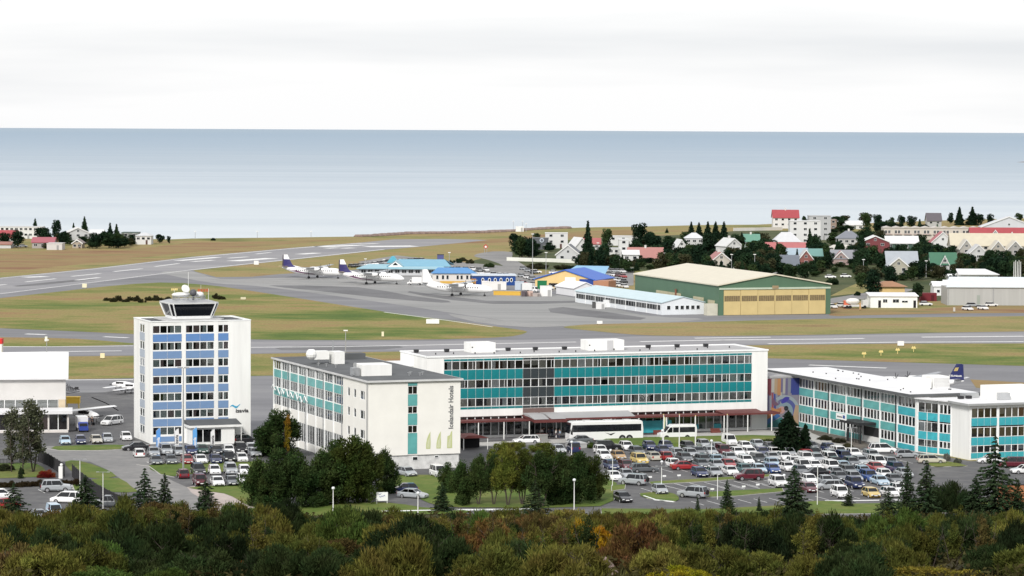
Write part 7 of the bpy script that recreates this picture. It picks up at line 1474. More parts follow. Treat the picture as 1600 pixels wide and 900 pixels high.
for n_, (x, y) in enumerate(placed):
    if any((x - a) ** 2 + (y - b) ** 2 < (r_ * .9) ** 2 or (abs(x - a) < r_ + 1.6 and 0 < b - y < 25) for a, b, r_ in spx): continue
    px = PX(x, y, hill(x, y) + 1)[0]; zn = next((z[2] for z in ZONES if z[0] <= px < z[1]), 'beyond the picture edge')
    f = math.sin(x * .09 + 1) + math.sin(y * .11 + x * .05) + rb.uniform(-1.2, 1.2)
    k = 4 if f < -1.5 else 2 if f < -.75 else 0 if f < .35 else 1 if f < 1.2 else 3 if f < 1.9 else 0 if f < 2.5 else 5
    if rb.random() < .05: k = 6
    lowf = 1.0 if y < 372 else .72
    w_ = rb.uniform(4.2, 7.8); h_ = rb.choice((rb.uniform(2.0, 3.2), rb.uniform(2.8, 4.0), rb.uniform(3.6, 5.2))) * lowf; h_ = min(h_, 2.9) if y > 352 else h_; sz = 'low' if h_ < 3.0 else 'tall' if h_ > 3.7 else 'rounded'; dp = 'in the front' if y < 305 else 'in the middle' if y < 350 else 'on the upper fringe'
    kn, kc = KINDS[k]; v_ = rb.uniform(.8, 1.4); c = tuple(q * v_ for q in kc)
    bush(f'{sz} {kn} bush {dp} {zn}', x, y, w_, h_, c, group=f'{sz} {kn} bushes {dp} {zn}')
SAP = leaf_cloud('crown', blobs_crown(2.2, .8, 5.6, 18, 15), 1500, .26, shell=.1, up=.2, aspect=.4, strand=.7); SAPT = trunk_mesh(5.6, .05, 16, 1.0, 19, multi=2, z0=.1)
for i in range(48):
    y = rb.uniform(285, 352); x = rb.uniform(-1, 1) * (y * .168); px = PX(x, y, hill(x, y) + 1)[0]; zn = next((z[2] for z in ZONES if z[0] <= px < z[1]), 'beyond the picture edge'); dp = 'front' if y < 318 else 'middle'
    kn, kc = KINDS[rb.choice((0, 1, 3, 0, 2, 1))]; s_ = rb.uniform(.75, 1.05)
    plant('sapling', f'slender {kn} sapling, {dp} of the thicket {zn}', 'sapling', x, y, rb.uniform(0, 360), SAP, SAPT, tuple(q * 1.1 for q in kc), s_, f'slender {kn} saplings {dp} {zn}')
# undergrowth that fills the gaps
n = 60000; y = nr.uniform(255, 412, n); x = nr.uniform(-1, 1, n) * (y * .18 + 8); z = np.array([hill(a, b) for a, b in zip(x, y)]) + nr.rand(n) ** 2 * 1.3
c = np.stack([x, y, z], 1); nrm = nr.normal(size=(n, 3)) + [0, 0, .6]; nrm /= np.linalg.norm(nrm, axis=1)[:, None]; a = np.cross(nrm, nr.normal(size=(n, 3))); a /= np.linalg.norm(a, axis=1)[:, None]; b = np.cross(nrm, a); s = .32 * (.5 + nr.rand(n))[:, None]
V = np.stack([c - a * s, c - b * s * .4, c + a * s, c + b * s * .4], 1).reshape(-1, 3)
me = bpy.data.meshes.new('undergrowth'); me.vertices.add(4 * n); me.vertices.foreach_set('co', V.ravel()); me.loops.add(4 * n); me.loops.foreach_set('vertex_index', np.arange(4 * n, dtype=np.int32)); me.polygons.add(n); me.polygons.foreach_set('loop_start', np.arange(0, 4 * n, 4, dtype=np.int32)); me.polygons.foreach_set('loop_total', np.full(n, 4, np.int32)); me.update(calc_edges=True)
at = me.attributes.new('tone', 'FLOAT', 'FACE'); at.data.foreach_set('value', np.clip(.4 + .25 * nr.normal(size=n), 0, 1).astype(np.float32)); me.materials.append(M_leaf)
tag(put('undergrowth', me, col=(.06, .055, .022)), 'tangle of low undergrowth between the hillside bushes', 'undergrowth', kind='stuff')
x, y = hillpt(937, 900); mb = MB(); q = random.Random(4)
rings = []
for j in range(1, 6):
    t_ = math.pi * j / 6; rings.append([((1.55 + q.uniform(-.3, .3)) * math.sin(t_) * math.cos(6.283 * i / 9), (1.2 + q.uniform(-.2, .2)) * math.sin(t_) * math.sin(6.283 * i / 9), -1.5 * math.cos(t_) + q.uniform(-.12, .12)) for i in range(9)])
mb.loft(rings); tag(mb.build('boulder', M_rock, loc=(x, y, hill(x, y) + .35)), 'reddish brown boulder at the bottom edge below the golden bush', 'boulder')

# village trees: broadleaf and conifer, several shapes
VT = [(leaf_cloud('crown', blobs_crown(6.5, .8, 8.6, 16, 140 + i), 1500, .75), trunk_mesh(7, .18, 5, 1.6, 50 + i)) for i in range(4)]
VC = [conifer_mesh(10, 5.6, 20, 11, 26, 20 + i, size=.7, droop=.35) for i in range(2)]
VCOL = [('dark green', (.025, .050, .024)), ('blackish green', (.017, .035, .020)), ('mid green', (.042, .070, .028)), ('brownish green', (.058, .062, .032))]
def vtree(px, yb, yt, wpx, kind, ci, label, group=None):
    if kind == 'c': return tree_px(label, px, yb, yt, wpx, VCOL[ci][1], None, 'conifer_tree', group, VC, 10, 5.2)
    return tree_px(label, px, yb, yt, wpx, VCOL[ci][1], None, 'village_tree', group, VT, 9.0, 7.4)
EX = [(918, 420, 345, 24, 'c', 1, 'tall narrow spruce above the roofs of the village'), (948, 392, 355, 22, 'b', 2, 'brownish tree right of the tall narrow spruce'), (997, 384, 347, 32, 'b', 1, 'large rounded dark tree before the beach meadow'), (1080, 372, 346, 14, 'c', 1, 'pine at the left end of the shore grove'), (1092, 372, 347, 14, 'c', 1, 'second pine of the shore grove'),
      (1106, 380, 346, 18, 'c', 1, 'tall pine in the dense shore grove'), (1118, 380, 346, 18, 'c', 1, 'tall pine in the middle of the dense shore grove'), (1131, 380, 346, 18, 'c', 1, 'tall pine at the right end of the dense shore grove'), (1042, 364, 356, 6, 'c', 0, 'lone small conifer on the shore meadow'), (1257, 362, 336, 12, 'b', 0, 'dark tree behind the white cube house'),
      (1371, 366, 333, 22, 'b', 1, 'round dark tree right of the shore buildings'), (1393, 358, 337, 14, 'b', 0, 'low tree behind the beige terrace left end'), (1408, 358, 335, 16, 'b', 1, 'dark tree behind the beige terrace'), (1425, 358, 336, 20, 'b', 1, 'wide dark tree behind the beige terrace'), (1485, 350, 330, 14, 'b', 1, 'dark tree right of the ridge house'), (1499, 352, 323, 16, 'c', 1, 'pointed pine on the ridge'), (1519, 352, 323, 20, 'c', 1, 'tall pine on the ridge at right'), (1532, 352, 333, 18, 'b', 1, 'dark tree right of the tall ridge pine'), (1547, 352, 333, 14, 'b', 1, 'last dark tree on the ridge'), (1592, 348, 332, 16, 'b', 2, 'trees at the right edge above the pale blue roof'),
      (1489, 460, 426, 20, 'b', 1, 'dark round tree between the white sheds'), (1432, 472, 440, 26, 'b', 0, 'tree beside the tan building'), (1365, 462, 415, 34, 'b', 1, 'big dark tree above the tan building'), (1390, 458, 412, 34, 'b', 1, 'second big dark tree above the tan building'), (1345, 452, 424, 24, 'b', 2, 'green tree at the head of the meadow slope'),
      (1265, 405, 357, 18, 'c', 0, 'open conifer before the white cube house'), (250, 380, 365, 19, 'b', 1, 'round dark tree at the end of the left hamlet'), (264, 381, 368, 8, 'b', 1, 'small dark tree right of the round one'), (55, 366, 341, 12, 'c', 0, 'conifer above the long flat building at far left'), (88, 380, 341, 18, 'b', 1, 'tall dark tree in the left hamlet'), (132, 368, 338, 14, 'c', 0, 'pointed conifer above the white roof at far left'), (115, 372, 348, 10, 'c', 0, 'small conifer beside the white roof at far left'),
      (150, 388, 362, 26, 'b', 1, 'dark tree before the left hamlet houses'), (172, 384, 348, 16, 'c', 1, 'conifer in the middle of the left hamlet'), (182, 384, 350, 16, 'c', 0, 'second conifer in the middle of the left hamlet'), (205, 384, 364, 20, 'b', 1, 'dark tree left of the flat pale house'), (125, 376, 362, 18, 'b', 1, 'dark tree before the white roof'), (28, 388, 358, 24, 'b', 1, 'dark tree at the left edge before the red roof'), (8, 384, 362, 22, 'b', 1, 'dark tree touching the left edge'), (72, 384, 352, 24, 'b', 1, 'dark tree left of the tall one'), (98, 384, 360, 22, 'b', 1, 'dark tree right of the red roof'), (170, 388, 362, 30, 'b', 0, 'broad dark tree in front of the hamlet conifers'), (195, 386, 366, 22, 'b', 0, 'low tree beside the green flat roof')]
for e in EX: vtree(e[0], e[1], e[2], e[3], e[4], e[5], e[6])
HB = [(h_[1], h_[3], h_[2], h_[4]) for h_ in HS]
rt = random.Random(21)
def covers(px, yb, yt, w_):
    for a, b0, c_, b1 in HB:
        if yb >= b1 - 2:
            ox = min(px + w_ / 2, c_) - max(px - w_ / 2, a); oy = min(yb, b1 - (b1 - b0) * .25) - max(yt, b0)
            if ox > 0 and oy > 0 and (ox / max(1, c_ - a) > .42) and oy > (b1 - b0) * .35: return True
    return False
AREAS = [(805, 860, 386, 404, 12, 'above the white garden wall'), (905, 975, 398, 424, 16, 'behind the blue roofed yellow hall'), (975, 1080, 400, 428, 26, 'behind the left part of the green hangar'), (1000, 1070, 380, 398, 8, 'behind the salmon roof'), (1080, 1200, 404, 436, 30, 'behind the ridge of the green hangar'), (1085, 1195, 384, 402, 14, 'around the green and white village houses'),
         (1150, 1300, 408, 440, 34, 'behind the right part of the green hangar'), (1270, 1345, 396, 430, 18, 'below the cream hipped roof'), (1335, 1470, 398, 440, 38, 'between zigzag roof and green roof'), (1290, 1450, 366, 392, 14, 'around the white roofed terrace'), (1440, 1520, 400, 444, 18, 'around the green roofed house'), (1500, 1612, 404, 440, 34, 'below the cream terrace at right'), (1300, 1370, 352, 366, 7, 'on the shore right of the grey block'), (1170, 1210, 380, 392, 4, 'left of the salmon roof'), (0, 212, 378, 389, 13, 'in the left hamlet')]
for x0, x1, y0, y1, n, where in AREAS:
    k = 0; tr_ = 0
    n = int(n * 1.2)
    while k < n and tr_ < n * 14:
        tr_ += 1; px = rt.uniform(x0, x1); yb = rt.uniform(y0, y1); h_ = rt.uniform(20, 36) * (1 if yb > 395 else .8); w_ = rt.uniform(20, 34); kd = 'c' if rt.random() < .13 else 'b'
        if kd == 'c': w_ *= .6; h_ *= 1.1
        if covers(px, yb, yb - h_, w_): 
            h_ *= .5; w_ *= .7
            if rt.random() < .5 or covers(px, yb, yb - h_, w_): continue
        ci = rt.choice((0, 0, 1, 1, 2, 3)); nm = 'conifer' if kd == 'c' else 'bushy tree'
        vtree(px, yb, yb - h_, w_, kd, ci, f'{VCOL[ci][0]} {nm} {where}', f'{VCOL[ci][0]} {nm}s {where}'); k += 1
for x0, x1, y0, y1, n, where in AREAS:
    for k in range(int(n * .55)):
        px = rt.uniform(x0, x1); yb = rt.uniform(y0, y1); h_ = rt.uniform(7, 12); w_ = rt.uniform(16, 30); ci = rt.choice((0, 2, 2, 3)); sh = VT[rt.randrange(4)]; x, y = G(px, yb); s = FOC / y
        plant('garden_bush', f'low {VCOL[ci][0]} garden bush {where}', 'bush', x, y, rt.uniform(0, 360), sh[0], sh[1], VCOL[ci][1], (w_ / s / 7.4, w_ / s / 7.4, h_ / s / 9.0), f'low {VCOL[ci][0]} garden bushes {where}', cn='foliage')
for px, yb, w_, h_, ci, lb in ((765, 392 + 26, 18, 8, 2, 'round green bush at the bend of the road'), (703, 412, 12, 6, 3, 'dark bush right of the stair tower'), (715, 411, 14, 7, 0, 'green bush above the annex roof'), (735, 412, 16, 7, 3, 'brownish bush above the deep blue building'), (723, 408, 14, 6, 3, 'brownish low bush near the stair tower'), (840, 420, 40, 9, 3, 'brown heath bushes below the white garden wall'), (880, 421, 30, 9, 3, 'brown heath bushes left of the blue roof'), (898, 424, 24, 9, 1, 'dark bush below the pale grey gable'), (1300, 445, 20, 12, 0, 'dark bush on the meadow slope'), (1340, 462, 12, 7, 1, 'small dark bush beside the lane'), (333, 376, 8, 5, 1, 'small lone bush on the heath by the shore')):
    bush_px(lb, px, yb, w_, h_, VCOL[ci][1])

# ================================================================ STREET FURNITURE
def lamp(label, px, yb, yt, kind='globe', group=None, r=.07):
    x, y = G(px, yb); s = FOC / y; h = (yb - yt) / s; t = thing('street_lamp', label, 'street lamp', (x, y, hill(x, y)), 0, group)
    mb = MB(); mb.tube((0, 0, 0), (0, 0, h - .2), r * (1.2 if kind == 'globe' else .8), r * .7, 8); mb.build('pole', M_post, t)
    if kind == 'globe': mb = MB(); mb.ball((0, 0, h - .05), .24, 10, 6); mb.build('lamp_globe', M_lamp, t, smooth=True)
    else:
        mb = MB(); mb.tube((0, 0, h - .2), (0, -.0, h), r, n=6); mb.tube((-.7, 0, h), (.7, 0, h), .03, n=6); mb.box(-.95, -.1, h - .04, -.55, .1, h + .05); mb.box(.55, -.1, h - .04, .95, .1, h + .05); mb.build('lamp_head', M_metal, t)
    return t
for px, yb, yt, k, lb in ((520.5, 804, 762, 'globe', 'white globe lamp post in front of the dense clump'), (653, 806, 770, 'globe', 'white globe lamp post beside the driveway under the gable'), (897, 802, 749, 'globe', 'tall white globe lamp post before the lawn trees'), (1033.5, 771, 728, 'arm', 'lamp post on the grass island left of the empty bays'), (957, 760, 712, 'arm', 'thin lamp post at the left side of the hotel car park'),
                          (1121, 781, 740, 'arm', 'thin pale lamp post among the empty bays'), (1277, 790, 727, 'arm', 'grey lamp post beside the large spruce'), (1111.5, 722, 688, 'globe', 'lamp post at the back of the hotel car park'), (1330, 715, 668, 'arm', 'lamp post on the footpath by the office block'), (1448, 712, 640, 'arm', 'thin dark lamp post before the office block'), (1035, 700, 672, 'globe', 'small globe lamp on the grass bank'),
                          (954, 712, 703, 'globe', 'low globe lamp beside the white hatchback'), (1034, 726, 721, 'globe', 'low globe lamp near the red hatchback'), (893, 712, 690, 'globe', 'globe lamp beside the ramp'), (125, 776, 717, 'arm', 'pale lamp post beside the slatted fence'), (161, 796, 737, 'arm', 'pale lamp post behind the lower left parking bays'), (1225, 756, 742, 'globe', 'low globe lamp beside the white off-roader')):
    lamp(lb, px, yb, yt, k)
x, y = G(286.5, 737); s = FOC / y; h = (737 - 574) / s; t = thing('lamp_mast', 'tall thin lamp mast standing right before the blue banded tower', 'lamp mast', (x, y, 0))
mb = MB(); mb.tube((0, 0, 0), (0, 0, h), .16, .07, 8); mb.build('pole', M_metal, t); mb = MB(); mb.box(-.9, -.2, h - .02, -.1, .2, h + .16); mb.box(.1, -.2, h - .02, .9, .2, h + .16); mb.build('lamp_head', M_metal, t)
for px, yb, yt, lb in ((1036.5, 704, 648, 'leftmost white flagpole on the grass bank with a furled flag'), (1061.2, 706, 648, 'second white flagpole standing before the minibus'), (1086.4, 704, 650, 'third white flagpole right behind the minibus'), (1136, 698, 648, 'fourth white flagpole at the right end of the bank'), (441.5, 712, 664, 'white flagpole before the round dark tree')):
    x, y = G(px, yb); s = FOC / y; h = (yb - yt) / s; t = thing('flagpole', lb, 'flagpole', (x, y, 0)); mb = MB(); mb.tube((0, 0, 0), (0, 0, h), .10, .06, 8); mb.build('pole', M_post, t); mb = MB(); mb.ball((0, 0, h + .08), .1, 8, 5); mb.build('finial', M_yellowm, t)
    if px < 1040 and px > 1000: mb = MB(); mb.loft([[(.06, -.04, h - 2.2), (.22, -.06, h - 2.4), (.2, .06, h - 2.4), (.06, .05, h - 2.2)], [(.06, -.05, h - .2), (.34, -.1, h - .5), (.3, .08, h - .5), (.06, .05, h - .2)]]); mb.build('flag', M_any, t, col=(.55, .55, .35))
# feather banners before the tower
for px, yb, yt, c, tc_, lb in ((247.5, 706, 668, (.10, .30, .68), (.8, .8, .8), 'leftmost blue feather banner before the tower'), (276.5, 702, 669, (.78, .78, .78), (.05, .05, .06), 'left white feather banner with dark vertical letters'), (304.5, 706, 667, (.12, .36, .72), (.8, .8, .8), 'right blue feather banner before the tower entrance'), (332.5, 703, 670, (.78, .78, .78), (.05, .05, .06), 'right white feather banner with dark vertical letters')):
    x, y = G(px, yb); s = FOC / y; h = (yb - yt) / s; t = thing('feather_banner', lb, 'banner', (x, y, 0), 12); mb = MB(); mb.tube((-.38, 0, 0), (-.38, 0, h - .5), .035, n=6); mb.tube((-.38, 0, h - .5), (.3, 0, h), .03, n=6); mb.build('pole', M_metal, t)
    mb = MB(); prof = [(-.34, .35), (.30, .35), (.36, h - 1.2), (.3, h), (-.05, h - .15), (-.34, h - .55)]; mb.ext(prof, -.012, .012); bn = mb.build('cloth', M_any, t, col=c)
    me = text_mesh('isavia', .72, .004, .02); me.materials.clear(); me.materials.append(M_any); me.transform(Matrix.Rotation(R(-90), 4, 'Y') @ Matrix.Rotation(R(90), 4, 'X')); put('lettering', me, bn, (.2, -.02, .9), col=tc_)
# white sign board
x, y = G(597, 788); t = thing('sign_board', 'white sign board with blue handwriting style letters under the trees', 'sign', (x, y, 0), 14); mb = MB(); mb.box(-.85, 0, .5, .85, .07, 1.75); mb.build('board', M_trim, t); mb = MB(); mb.box(-.8, .075, 0, -.72, .13, 1.7); mb.box(.72, .075, 0, .8, .13, 1.7); mb.build('post', M_post, t)
mb = MB()
for a, z0, r0, ln in ((-.55, 1.42, .07, 5), (-.45, 1.05, .10, 9)):
    P_ = [(a + k * .11, -.02, z0 + .028 * k + r0 * math.sin(k * 2.1)) for k in range(ln)]
    for p, q_ in zip(P_[:-1], P_[1:]): mb.tube(p, q_, .03, n=4)
mb.build('handwriting', M_any, t, col=(.04, .06, .30))
# slatted fence at the left
def fence(label, pts, h, post_gap=2.4):
    P_ = [Vector((*G(*p), 0)) for p in pts]; o = P_[0].copy(); t = thing('slatted_fence', label, 'fence', tuple(o)); mbp = MB(); cnt = 0
    for a, b in zip(P_[:-1], P_[1:]):
        d = b - a; L_ = d.length; u = d / L_; n = max(1, int(L_ / post_gap)); ang = math.atan2(u.y, u.x)
        for i in range(n):
            p = a + u * (L_ * i / n) - o; mb = MB(); mb.box(-.06, -.06, 0, .06, .06, h + .1); mb.build('post', M_dkmetal, t, tuple(p), ang)
            q = a + u * (L_ * (i + 1) / n) - o
            for zz in (.3, h - .1): mbp.tube((p.x, p.y, zz), (q.x, q.y, zz), .035, n=4)
            k = int((q - p).length / .22)
            for j in range(k): w_ = p + (q - p) * (j + .5) / k; mbp.box(w_.x - .035, w_.y - .05, .1, w_.x + .035, w_.y + .05, h)
    o2 = mbp.build('pickets', M_dkmetal, t); o2['kind'] = 'stuff'; return t
fence('dark slatted fence dropping toward the garden gate', [(60, 722), (76, 729), (90, 738), (101, 746)], 2.0)
fence('long dark slatted fence running beside the driveway down to the spruces', [(113, 746), (125, 757), (150, 777), (178, 792), (205, 803)], 2.0)
fence('short low fence at the back of the left garden', [(-20, 727), (20, 726), (60, 722)], 1.0)
t = thing('gate_post', 'white cabinet at the fence gap beside the garden', 'cabinet', (*G(95, 748), 0)); mb = MB(); mb.box(-.3, -.3, 0, .3, .3, 1.9); mb.build('cabinet', M_post, t); mb = MB(); mb.ball((.1, 0, 2.15), .25, 8, 5); mb.build('cap', M_post, t)
# airfield signs, lights and masts
for px, py, w_, h_, c, lb in ((132, 450.5, 1.5, 1.3, (.75, .70, .50), 'yellowish marker box beside the far runway'), (400.5, 414.5, 1.8, 1.5, (.8, .8, .78), 'white square marker box on the grass before the far runway'), (676, 507, 3.6, 1.2, (.8, .8, .8), 'long white sign box on the grass behind the hotel'), (1407.5, 541.5, 1.6, 1.1, (.8, .8, .8), 'white square sign on the grass above the office roof'), (937, 507.4, 1.5, .8, (.8, .8, .8), 'small white sign before the low terminal'),
                           (598, 527, .6, 1.2, (.75, .7, .5), 'small pale marker on the grass edge behind the hotel'), (160, 561, 1.0, 1.1, (.8, .7, .45), 'yellowish light unit on the grass left of the tower'), (72, 535, .6, 1.2, (.8, .8, .7), 'small white light on the thin grass wedge'), (1491, 488, .6, 1.2, (.5, .48, .45), 'grey marker on the brown verge'), (380, 469, 1.6, .7, (.6, .55, .4), 'flat pale marker on the field beside the cab roof'), (1344, 485, .5, 2.0, (.5, .3, .15), 'brown post on the verge right of the hangar')):
    t = thing('marker_box', lb, 'airfield sign', (*G(px, py), 0), 0); mb = MB(); mb.box(-w_ / 2, 0, .25, w_ / 2, .4, .25 + h_); mb.build('box', M_any, t, col=c); mb = MB(); mb.box(-w_ / 2 + .1, .1, 0, -w_ / 2 + .2, .3, .25); mb.box(w_ / 2 - .2, .1, 0, w_ / 2 - .1, .3, .25); mb.build('foot', M_dkmetal, t)
for px, py, nth in ((1350, 559, 'leftmost'), (1376.5, 556, 'second'), (1402.5, 553, 'third'), (1427.5, 550, 'rightmost')):
    t = thing('approach_light', f'yellow approach light unit, {nth} of the four on the mound above the office roof', 'airfield light', (*G(px, py), 0), 0); mb = MB(); mb.tube((0, 0, 0), (0, 0, .8), .08); mb.build('stem', M_yellowm, t); mb = MB(); mb.box(-.5, -.15, .8, .5, .25, 1.15); mb.box(-.35, -.1, 1.15, -.1, .1, 1.4); mb.box(.1, -.1, 1.15, .35, .1, 1.4); mb.build('lamp_unit', M_yellowm, t)
x, y = G(759, 395); t = thing('runway_radar_board', 'red diamond shaped warning board with a white centre beside the runway road', 'sign', (x, y, 0), 0); mb = MB(); mb.ext([(0, 1.5), (1.2, 2.7), (0, 3.9), (-1.2, 2.7)], 0, .2); mb.build('board', M_any, t, col=(.42, .09, .06)); mb = MB(); mb.ext([(0, 2.0), (.6, 2.6), (0, 3.2), (-.6, 2.6)], -.08, -.01); mb.build('white_centre', M_any, t, col=(.8, .75, .7)); mb = MB(); mb.tube((-.5, .1, 0), (-.5, .1, 2.3), .1); mb.tube((.5, .1, 0), (.5, .1, 2.3), .1); mb.build('legs', M_metal, t)
for px, yb, yt, lb in ((802, 361, 346, 'thin dark mast on the shore'), (816.5, 361, 346, 'mast with a crossbar on the white hut at the shore'), (600, 424, 406, 'pale lamp mast behind the airliner tail, left'), (571, 424, 405, 'pale lamp mast behind the terminal, leftmost'), (540, 390, 401, 'none'), (832, 436, 366, 'tall grey lamp mast before the white garden wall'), (853, 438, 395, 'lower lamp mast beside the yellow hall'), (934, 420, 380, 'lamp post before the village trees'), (968, 420, 388, 'lamp post above the blue roof'), (1033, 420, 396, 'lamp post left above the hangar roof'), (1039, 420, 396, 'second lamp post left above the hangar roof'), (1143, 428, 398, 'lamp post above the hangar ridge'), (1179, 434, 398, 'lamp post right of the white truck'), (1349, 430, 406, 'pale lamp post above the meadow slope'), (1447, 434, 408, 'lamp post before the green roofed house'),
                       (73, 556, 532, 'thin pole with a white lamp beside the hangar roof'), (540, 556, 517, 'antenna mast rising behind the dark hotel roof'), (702, 416, 395, 'lamp mast behind the stair tower'), (822, 362, 350, 'short pole on the shore'), (402, 372, 362, 'thin beacon pole on the shore'), (486, 371, 362, 'second thin beacon pole on the shore'), (305, 373, 362, 'third thin beacon pole at left shore')):
    if lb == 'none': continue
    x, y = G(px, yb); s = FOC / y; h = (yb - yt) / s; t = thing('mast', lb, 'mast', (x, y, 0)); mb = MB(); mb.tube((0, 0, 0), (0, 0, h), .14, .08, 6); mb.build('pole', M_metal, t); mb = MB(); mb.box(-.5, -.2, h, .5, .2, h + .25); mb.build('lamp_head', M_post, t)
for k in range(5):
    x, y = G(1584 + k * 2.6, 444); t = thing('antenna_pole', 'slim white pole in the small cluster above the grey shed', 'pole', (x, y, 0), 0, 'poles above the grey shed'); mb = MB(); mb.tube((0, 0, 0), (0, 0, 8 + .5 * (k % 2)), .16, .1, 5); mb.build('pole', M_post, t)
boxthing('beach_hut', 'small white hut with poles on the shore', 'hut', 812, 362, 4.2, 3, 2.6, (.75, .75, .74))
boxthing('brick_hut', 'brick red hut with a dark roof at the right edge below the office wing', 'hut', 1600, 797, 5.5, 4, 3.6, (.42, .17, .08), 8, (.05, .05, .055))
boxthing('trailer', 'light grey flat trailer beside the grass bank ramp', 'trailer', 906, 701, 2.6, 3.4, .8, (.42, .42, .42), 20, door=False)
boxthing('planter', 'grey concrete block beside the white estate car', 'planter', 848, 691, 1.8, 1.2, 1.15, (.25, .25, .24), 16, door=False)
for i, (px, py) in enumerate(((1016, 751), (1038, 749.5), (1061, 748.5), (1162, 766), (1184, 763), (1113, 770))):
    t = thing('bay_sign', 'small white bay sign on the grass islands of the hotel car park', 'sign', (*G(px, py), 0), 15, 'small bay signs'); mb = MB(); mb.box(-.28, 0, .45, .28, .03, .7); mb.build('plate', M_trim, t); mb = MB(); mb.tube((0, .05, 0), (0, .05, .6), .03, n=5); mb.build('stake', M_metal, t)
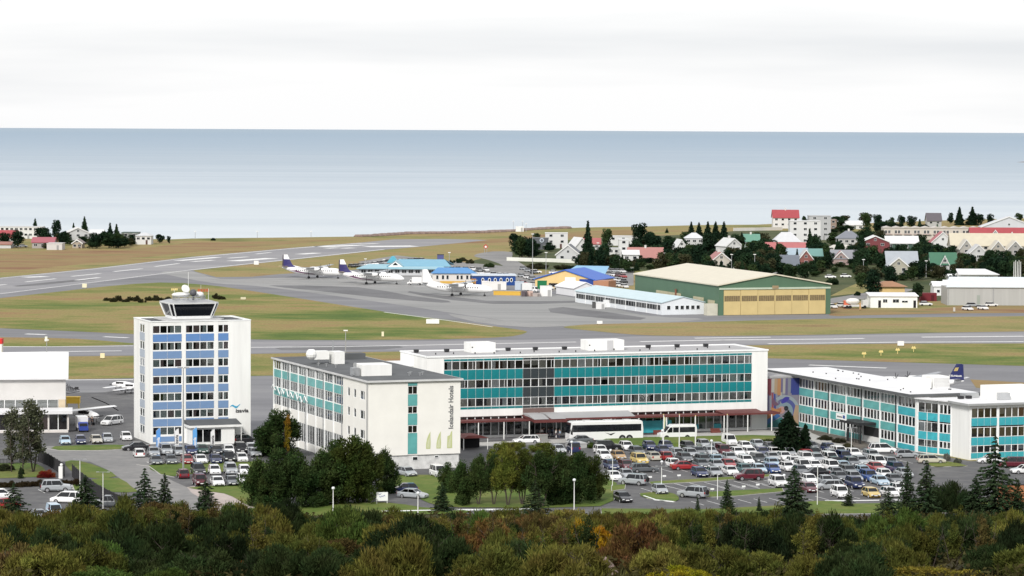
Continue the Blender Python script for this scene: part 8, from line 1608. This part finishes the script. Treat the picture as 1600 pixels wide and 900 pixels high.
# picnic spoil beside the tower: round wreath on the wall
# ---------------------------------------------------------------- people at the hotel door and by the hangar
def person(label, px, py, deg, top, trousers, lean=0, stride=.15, carry=False):
    x, y = G(px, py); t = thing('person', label, 'person', (x, y, 0), deg)
    sk = mat('skin', (.42, .27, .20), .6, .05); J = {}
    def skin(name, verts, edges, rad, m, root_i=0, col=None):
        me = bpy.data.meshes.new(name); me.from_pydata(verts, edges, []); o = bpy.data.objects.new(name, me); COL.objects.link(o); me.skin_vertices.new() if hasattr(me.skin_vertices, 'new') else None
        md = o.modifiers.new('skin', 'SKIN'); md.use_smooth_shade = True
        for v_, r_ in zip(me.skin_vertices[0].data, rad): v_.radius = (r_ if isinstance(r_, tuple) else (r_, r_))
        me.skin_vertices[0].data[root_i].use_root = True
        s_ = o.modifiers.new('sub', 'SUBSURF'); s_.levels = s_.render_levels = 1
        bpy.context.view_layer.update(); m2 = bpy.data.meshes.new_from_object(o.evaluated_get(bpy.context.evaluated_depsgraph_get())); bpy.data.objects.remove(o); m2.materials.clear(); m2.materials.append(m); m2.name = name
        return put(name, m2, t, col=col)
    a = stride
    body = [(0, 0, .95), (0, 0, 1.2), (0, 0, 1.42), (0, 0, 1.53), (.01, 0, 1.66), (0, .19, 1.40), (-.04, .25, 1.12), (.06, .27, .90), (0, -.19, 1.40), (-.04, -.25, 1.12), (.06, -.27, .90), (0, .10, .90), (a, .11, .50), (a * 1.2, .11, .10), (a * 1.2 + .14, .11, .04), (0, -.10, .90), (-a * .6, -.11, .50), (-a * 1.4, -.11, .10), (-a * 1.4 + .14, -.11, .04)]
    ed = [(0, 1), (1, 2), (2, 3), (3, 4), (2, 5), (5, 6), (6, 7), (2, 8), (8, 9), (9, 10), (0, 11), (11, 12), (12, 13), (13, 14), (0, 15), (15, 16), (16, 17), (17, 18)]
    rad = [(.13, .16), (.12, .15), (.13, .17), .055, .10, .065, .05, .035, .065, .05, .035, .095, .065, .045, .04, .095, .065, .045, .04]
    skin('body', body, ed, rad, sk)
    skin('jacket', [(0, 0, .92), (0, 0, 1.2), (0, 0, 1.40), (0, .19, 1.39), (-.04, .25, 1.12), (.05, .27, .96), (0, -.19, 1.39), (-.04, -.25, 1.12), (.05, -.27, .96)], [(0, 1), (1, 2), (2, 3), (3, 4), (4, 5), (2, 6), (6, 7), (7, 8)], [(.16, .19), (.15, .18), (.15, .20), .085, .07, .055, .085, .07, .055], M_any, 0, top)
    skin('trousers', [(0, 0, .93), (0, .10, .88), (a, .11, .50), (a * 1.2, .11, .12), (0, -.10, .88), (-a * .6, -.11, .50), (-a * 1.4, -.11, .12)], [(0, 1), (1, 2), (2, 3), (0, 4), (4, 5), (5, 6)], [(.14, .17), .11, .08, .065, .11, .08, .065], M_any, 0, trousers)
    mb = MB(); mb.ball((-.02, 0, 1.70), .115, 10, 6, sq=(1, .9, 1)); mb.build('hair', M_any, t, smooth=True, col=(.06, .04, .03))
    mb = MB(); mb.box(.085, -.05, 1.64, .118, -.02, 1.66); mb.box(.085, .02, 1.64, .118, .05, 1.66); mb.box(.09, -.03, 1.575, .115, .03, 1.585); mb.build('face_features', M_dkmetal, t)
    mb = MB()
    for sy in (-1, 1):
        c = (.06, sy * .27, .86); mb.box(c[0] - .02, c[1] - .018, c[2] - .07, c[0] + .035, c[1] + .018, c[2] + .03)
        for k in range(4): mb.tube((c[0] - .012 + k * .014, c[1], c[2] - .065), (c[0] - .006 + k * .014, c[1] - sy * .012, c[2] - (.13, .145, .14, .12)[k]), .008, .006, 5)
        mb.tube((c[0] + .035, c[1], c[2] - .01), (c[0] + .065, c[1] - sy * .01, c[2] - .06), .009, .007, 5)
    mb.build('hands', sk, t)
    for sy, fx in ((1, a * 1.2), (-1, -a * 1.4)): mb = MB(); mb.ball((fx + .06, sy * .11, .05), .07, 8, 5, sq=(1.9, .75, .75)); mb.build('shoe', M_dkmetal, t, smooth=True)
    return t
person('person in a white top beside the dark hotel entrance', 846, 684, -90, (.7, .68, .66), (.03, .03, .04)); person('person in dark clothes in the middle of the entrance recess', 857, 684.5, 160, (.04, .05, .09), (.02, .02, .03)); person('person in a pale jacket next to the front of the coach', 869, 685.5, -30, (.66, .64, .62), (.05, .05, .08))
person('person in a light blue jacket in front of the coach', 874.5, 686, 200, (.28, .38, .48), (.06, .07, .10)); person('person in navy clothes behind the group at the hotel entrance', 863, 683, 20, (.10, .16, .26), (.04, .05, .09)); person('person in a blue jacket behind the blue pickup truck', 138, 665, 30, (.05, .08, .18), (.02, .02, .03)); person('person in dark clothes beside the fence post near the stand', 143.5, 665.5, -120, (.02, .02, .03), (.015, .015, .02)); person('person in black on the pavement left of the jacketed pair', 850, 683, 100, (.02, .02, .03), (.02, .02, .03))
t = thing('black_post', 'slim dark post with a tripod foot beside the people at the stand', 'post', (*G(150.5, 663), 0)); mb = MB(); mb.tube((0, 0, 0), (0, 0, 2.2), .05); mb.build('pole', M_dkmetal, t); mb = MB(); mb.tube((0, 0, .6), (.9, .3, 0), .04); mb.tube((0, 0, 1.4), (2.0, .3, 0), .03); mb.build('stay', M_dkmetal, t)
t = thing('blue_hoarding', 'turquoise hoarding beneath the canopy behind the coach', 'hoarding', (-14.7 + 0, 532.5, 0), 19.5); mb = MB(); mb.box(38.2, -1.2, .15, 45.5, -1.1, 2.3); mb.build('panel', M_turq, t)
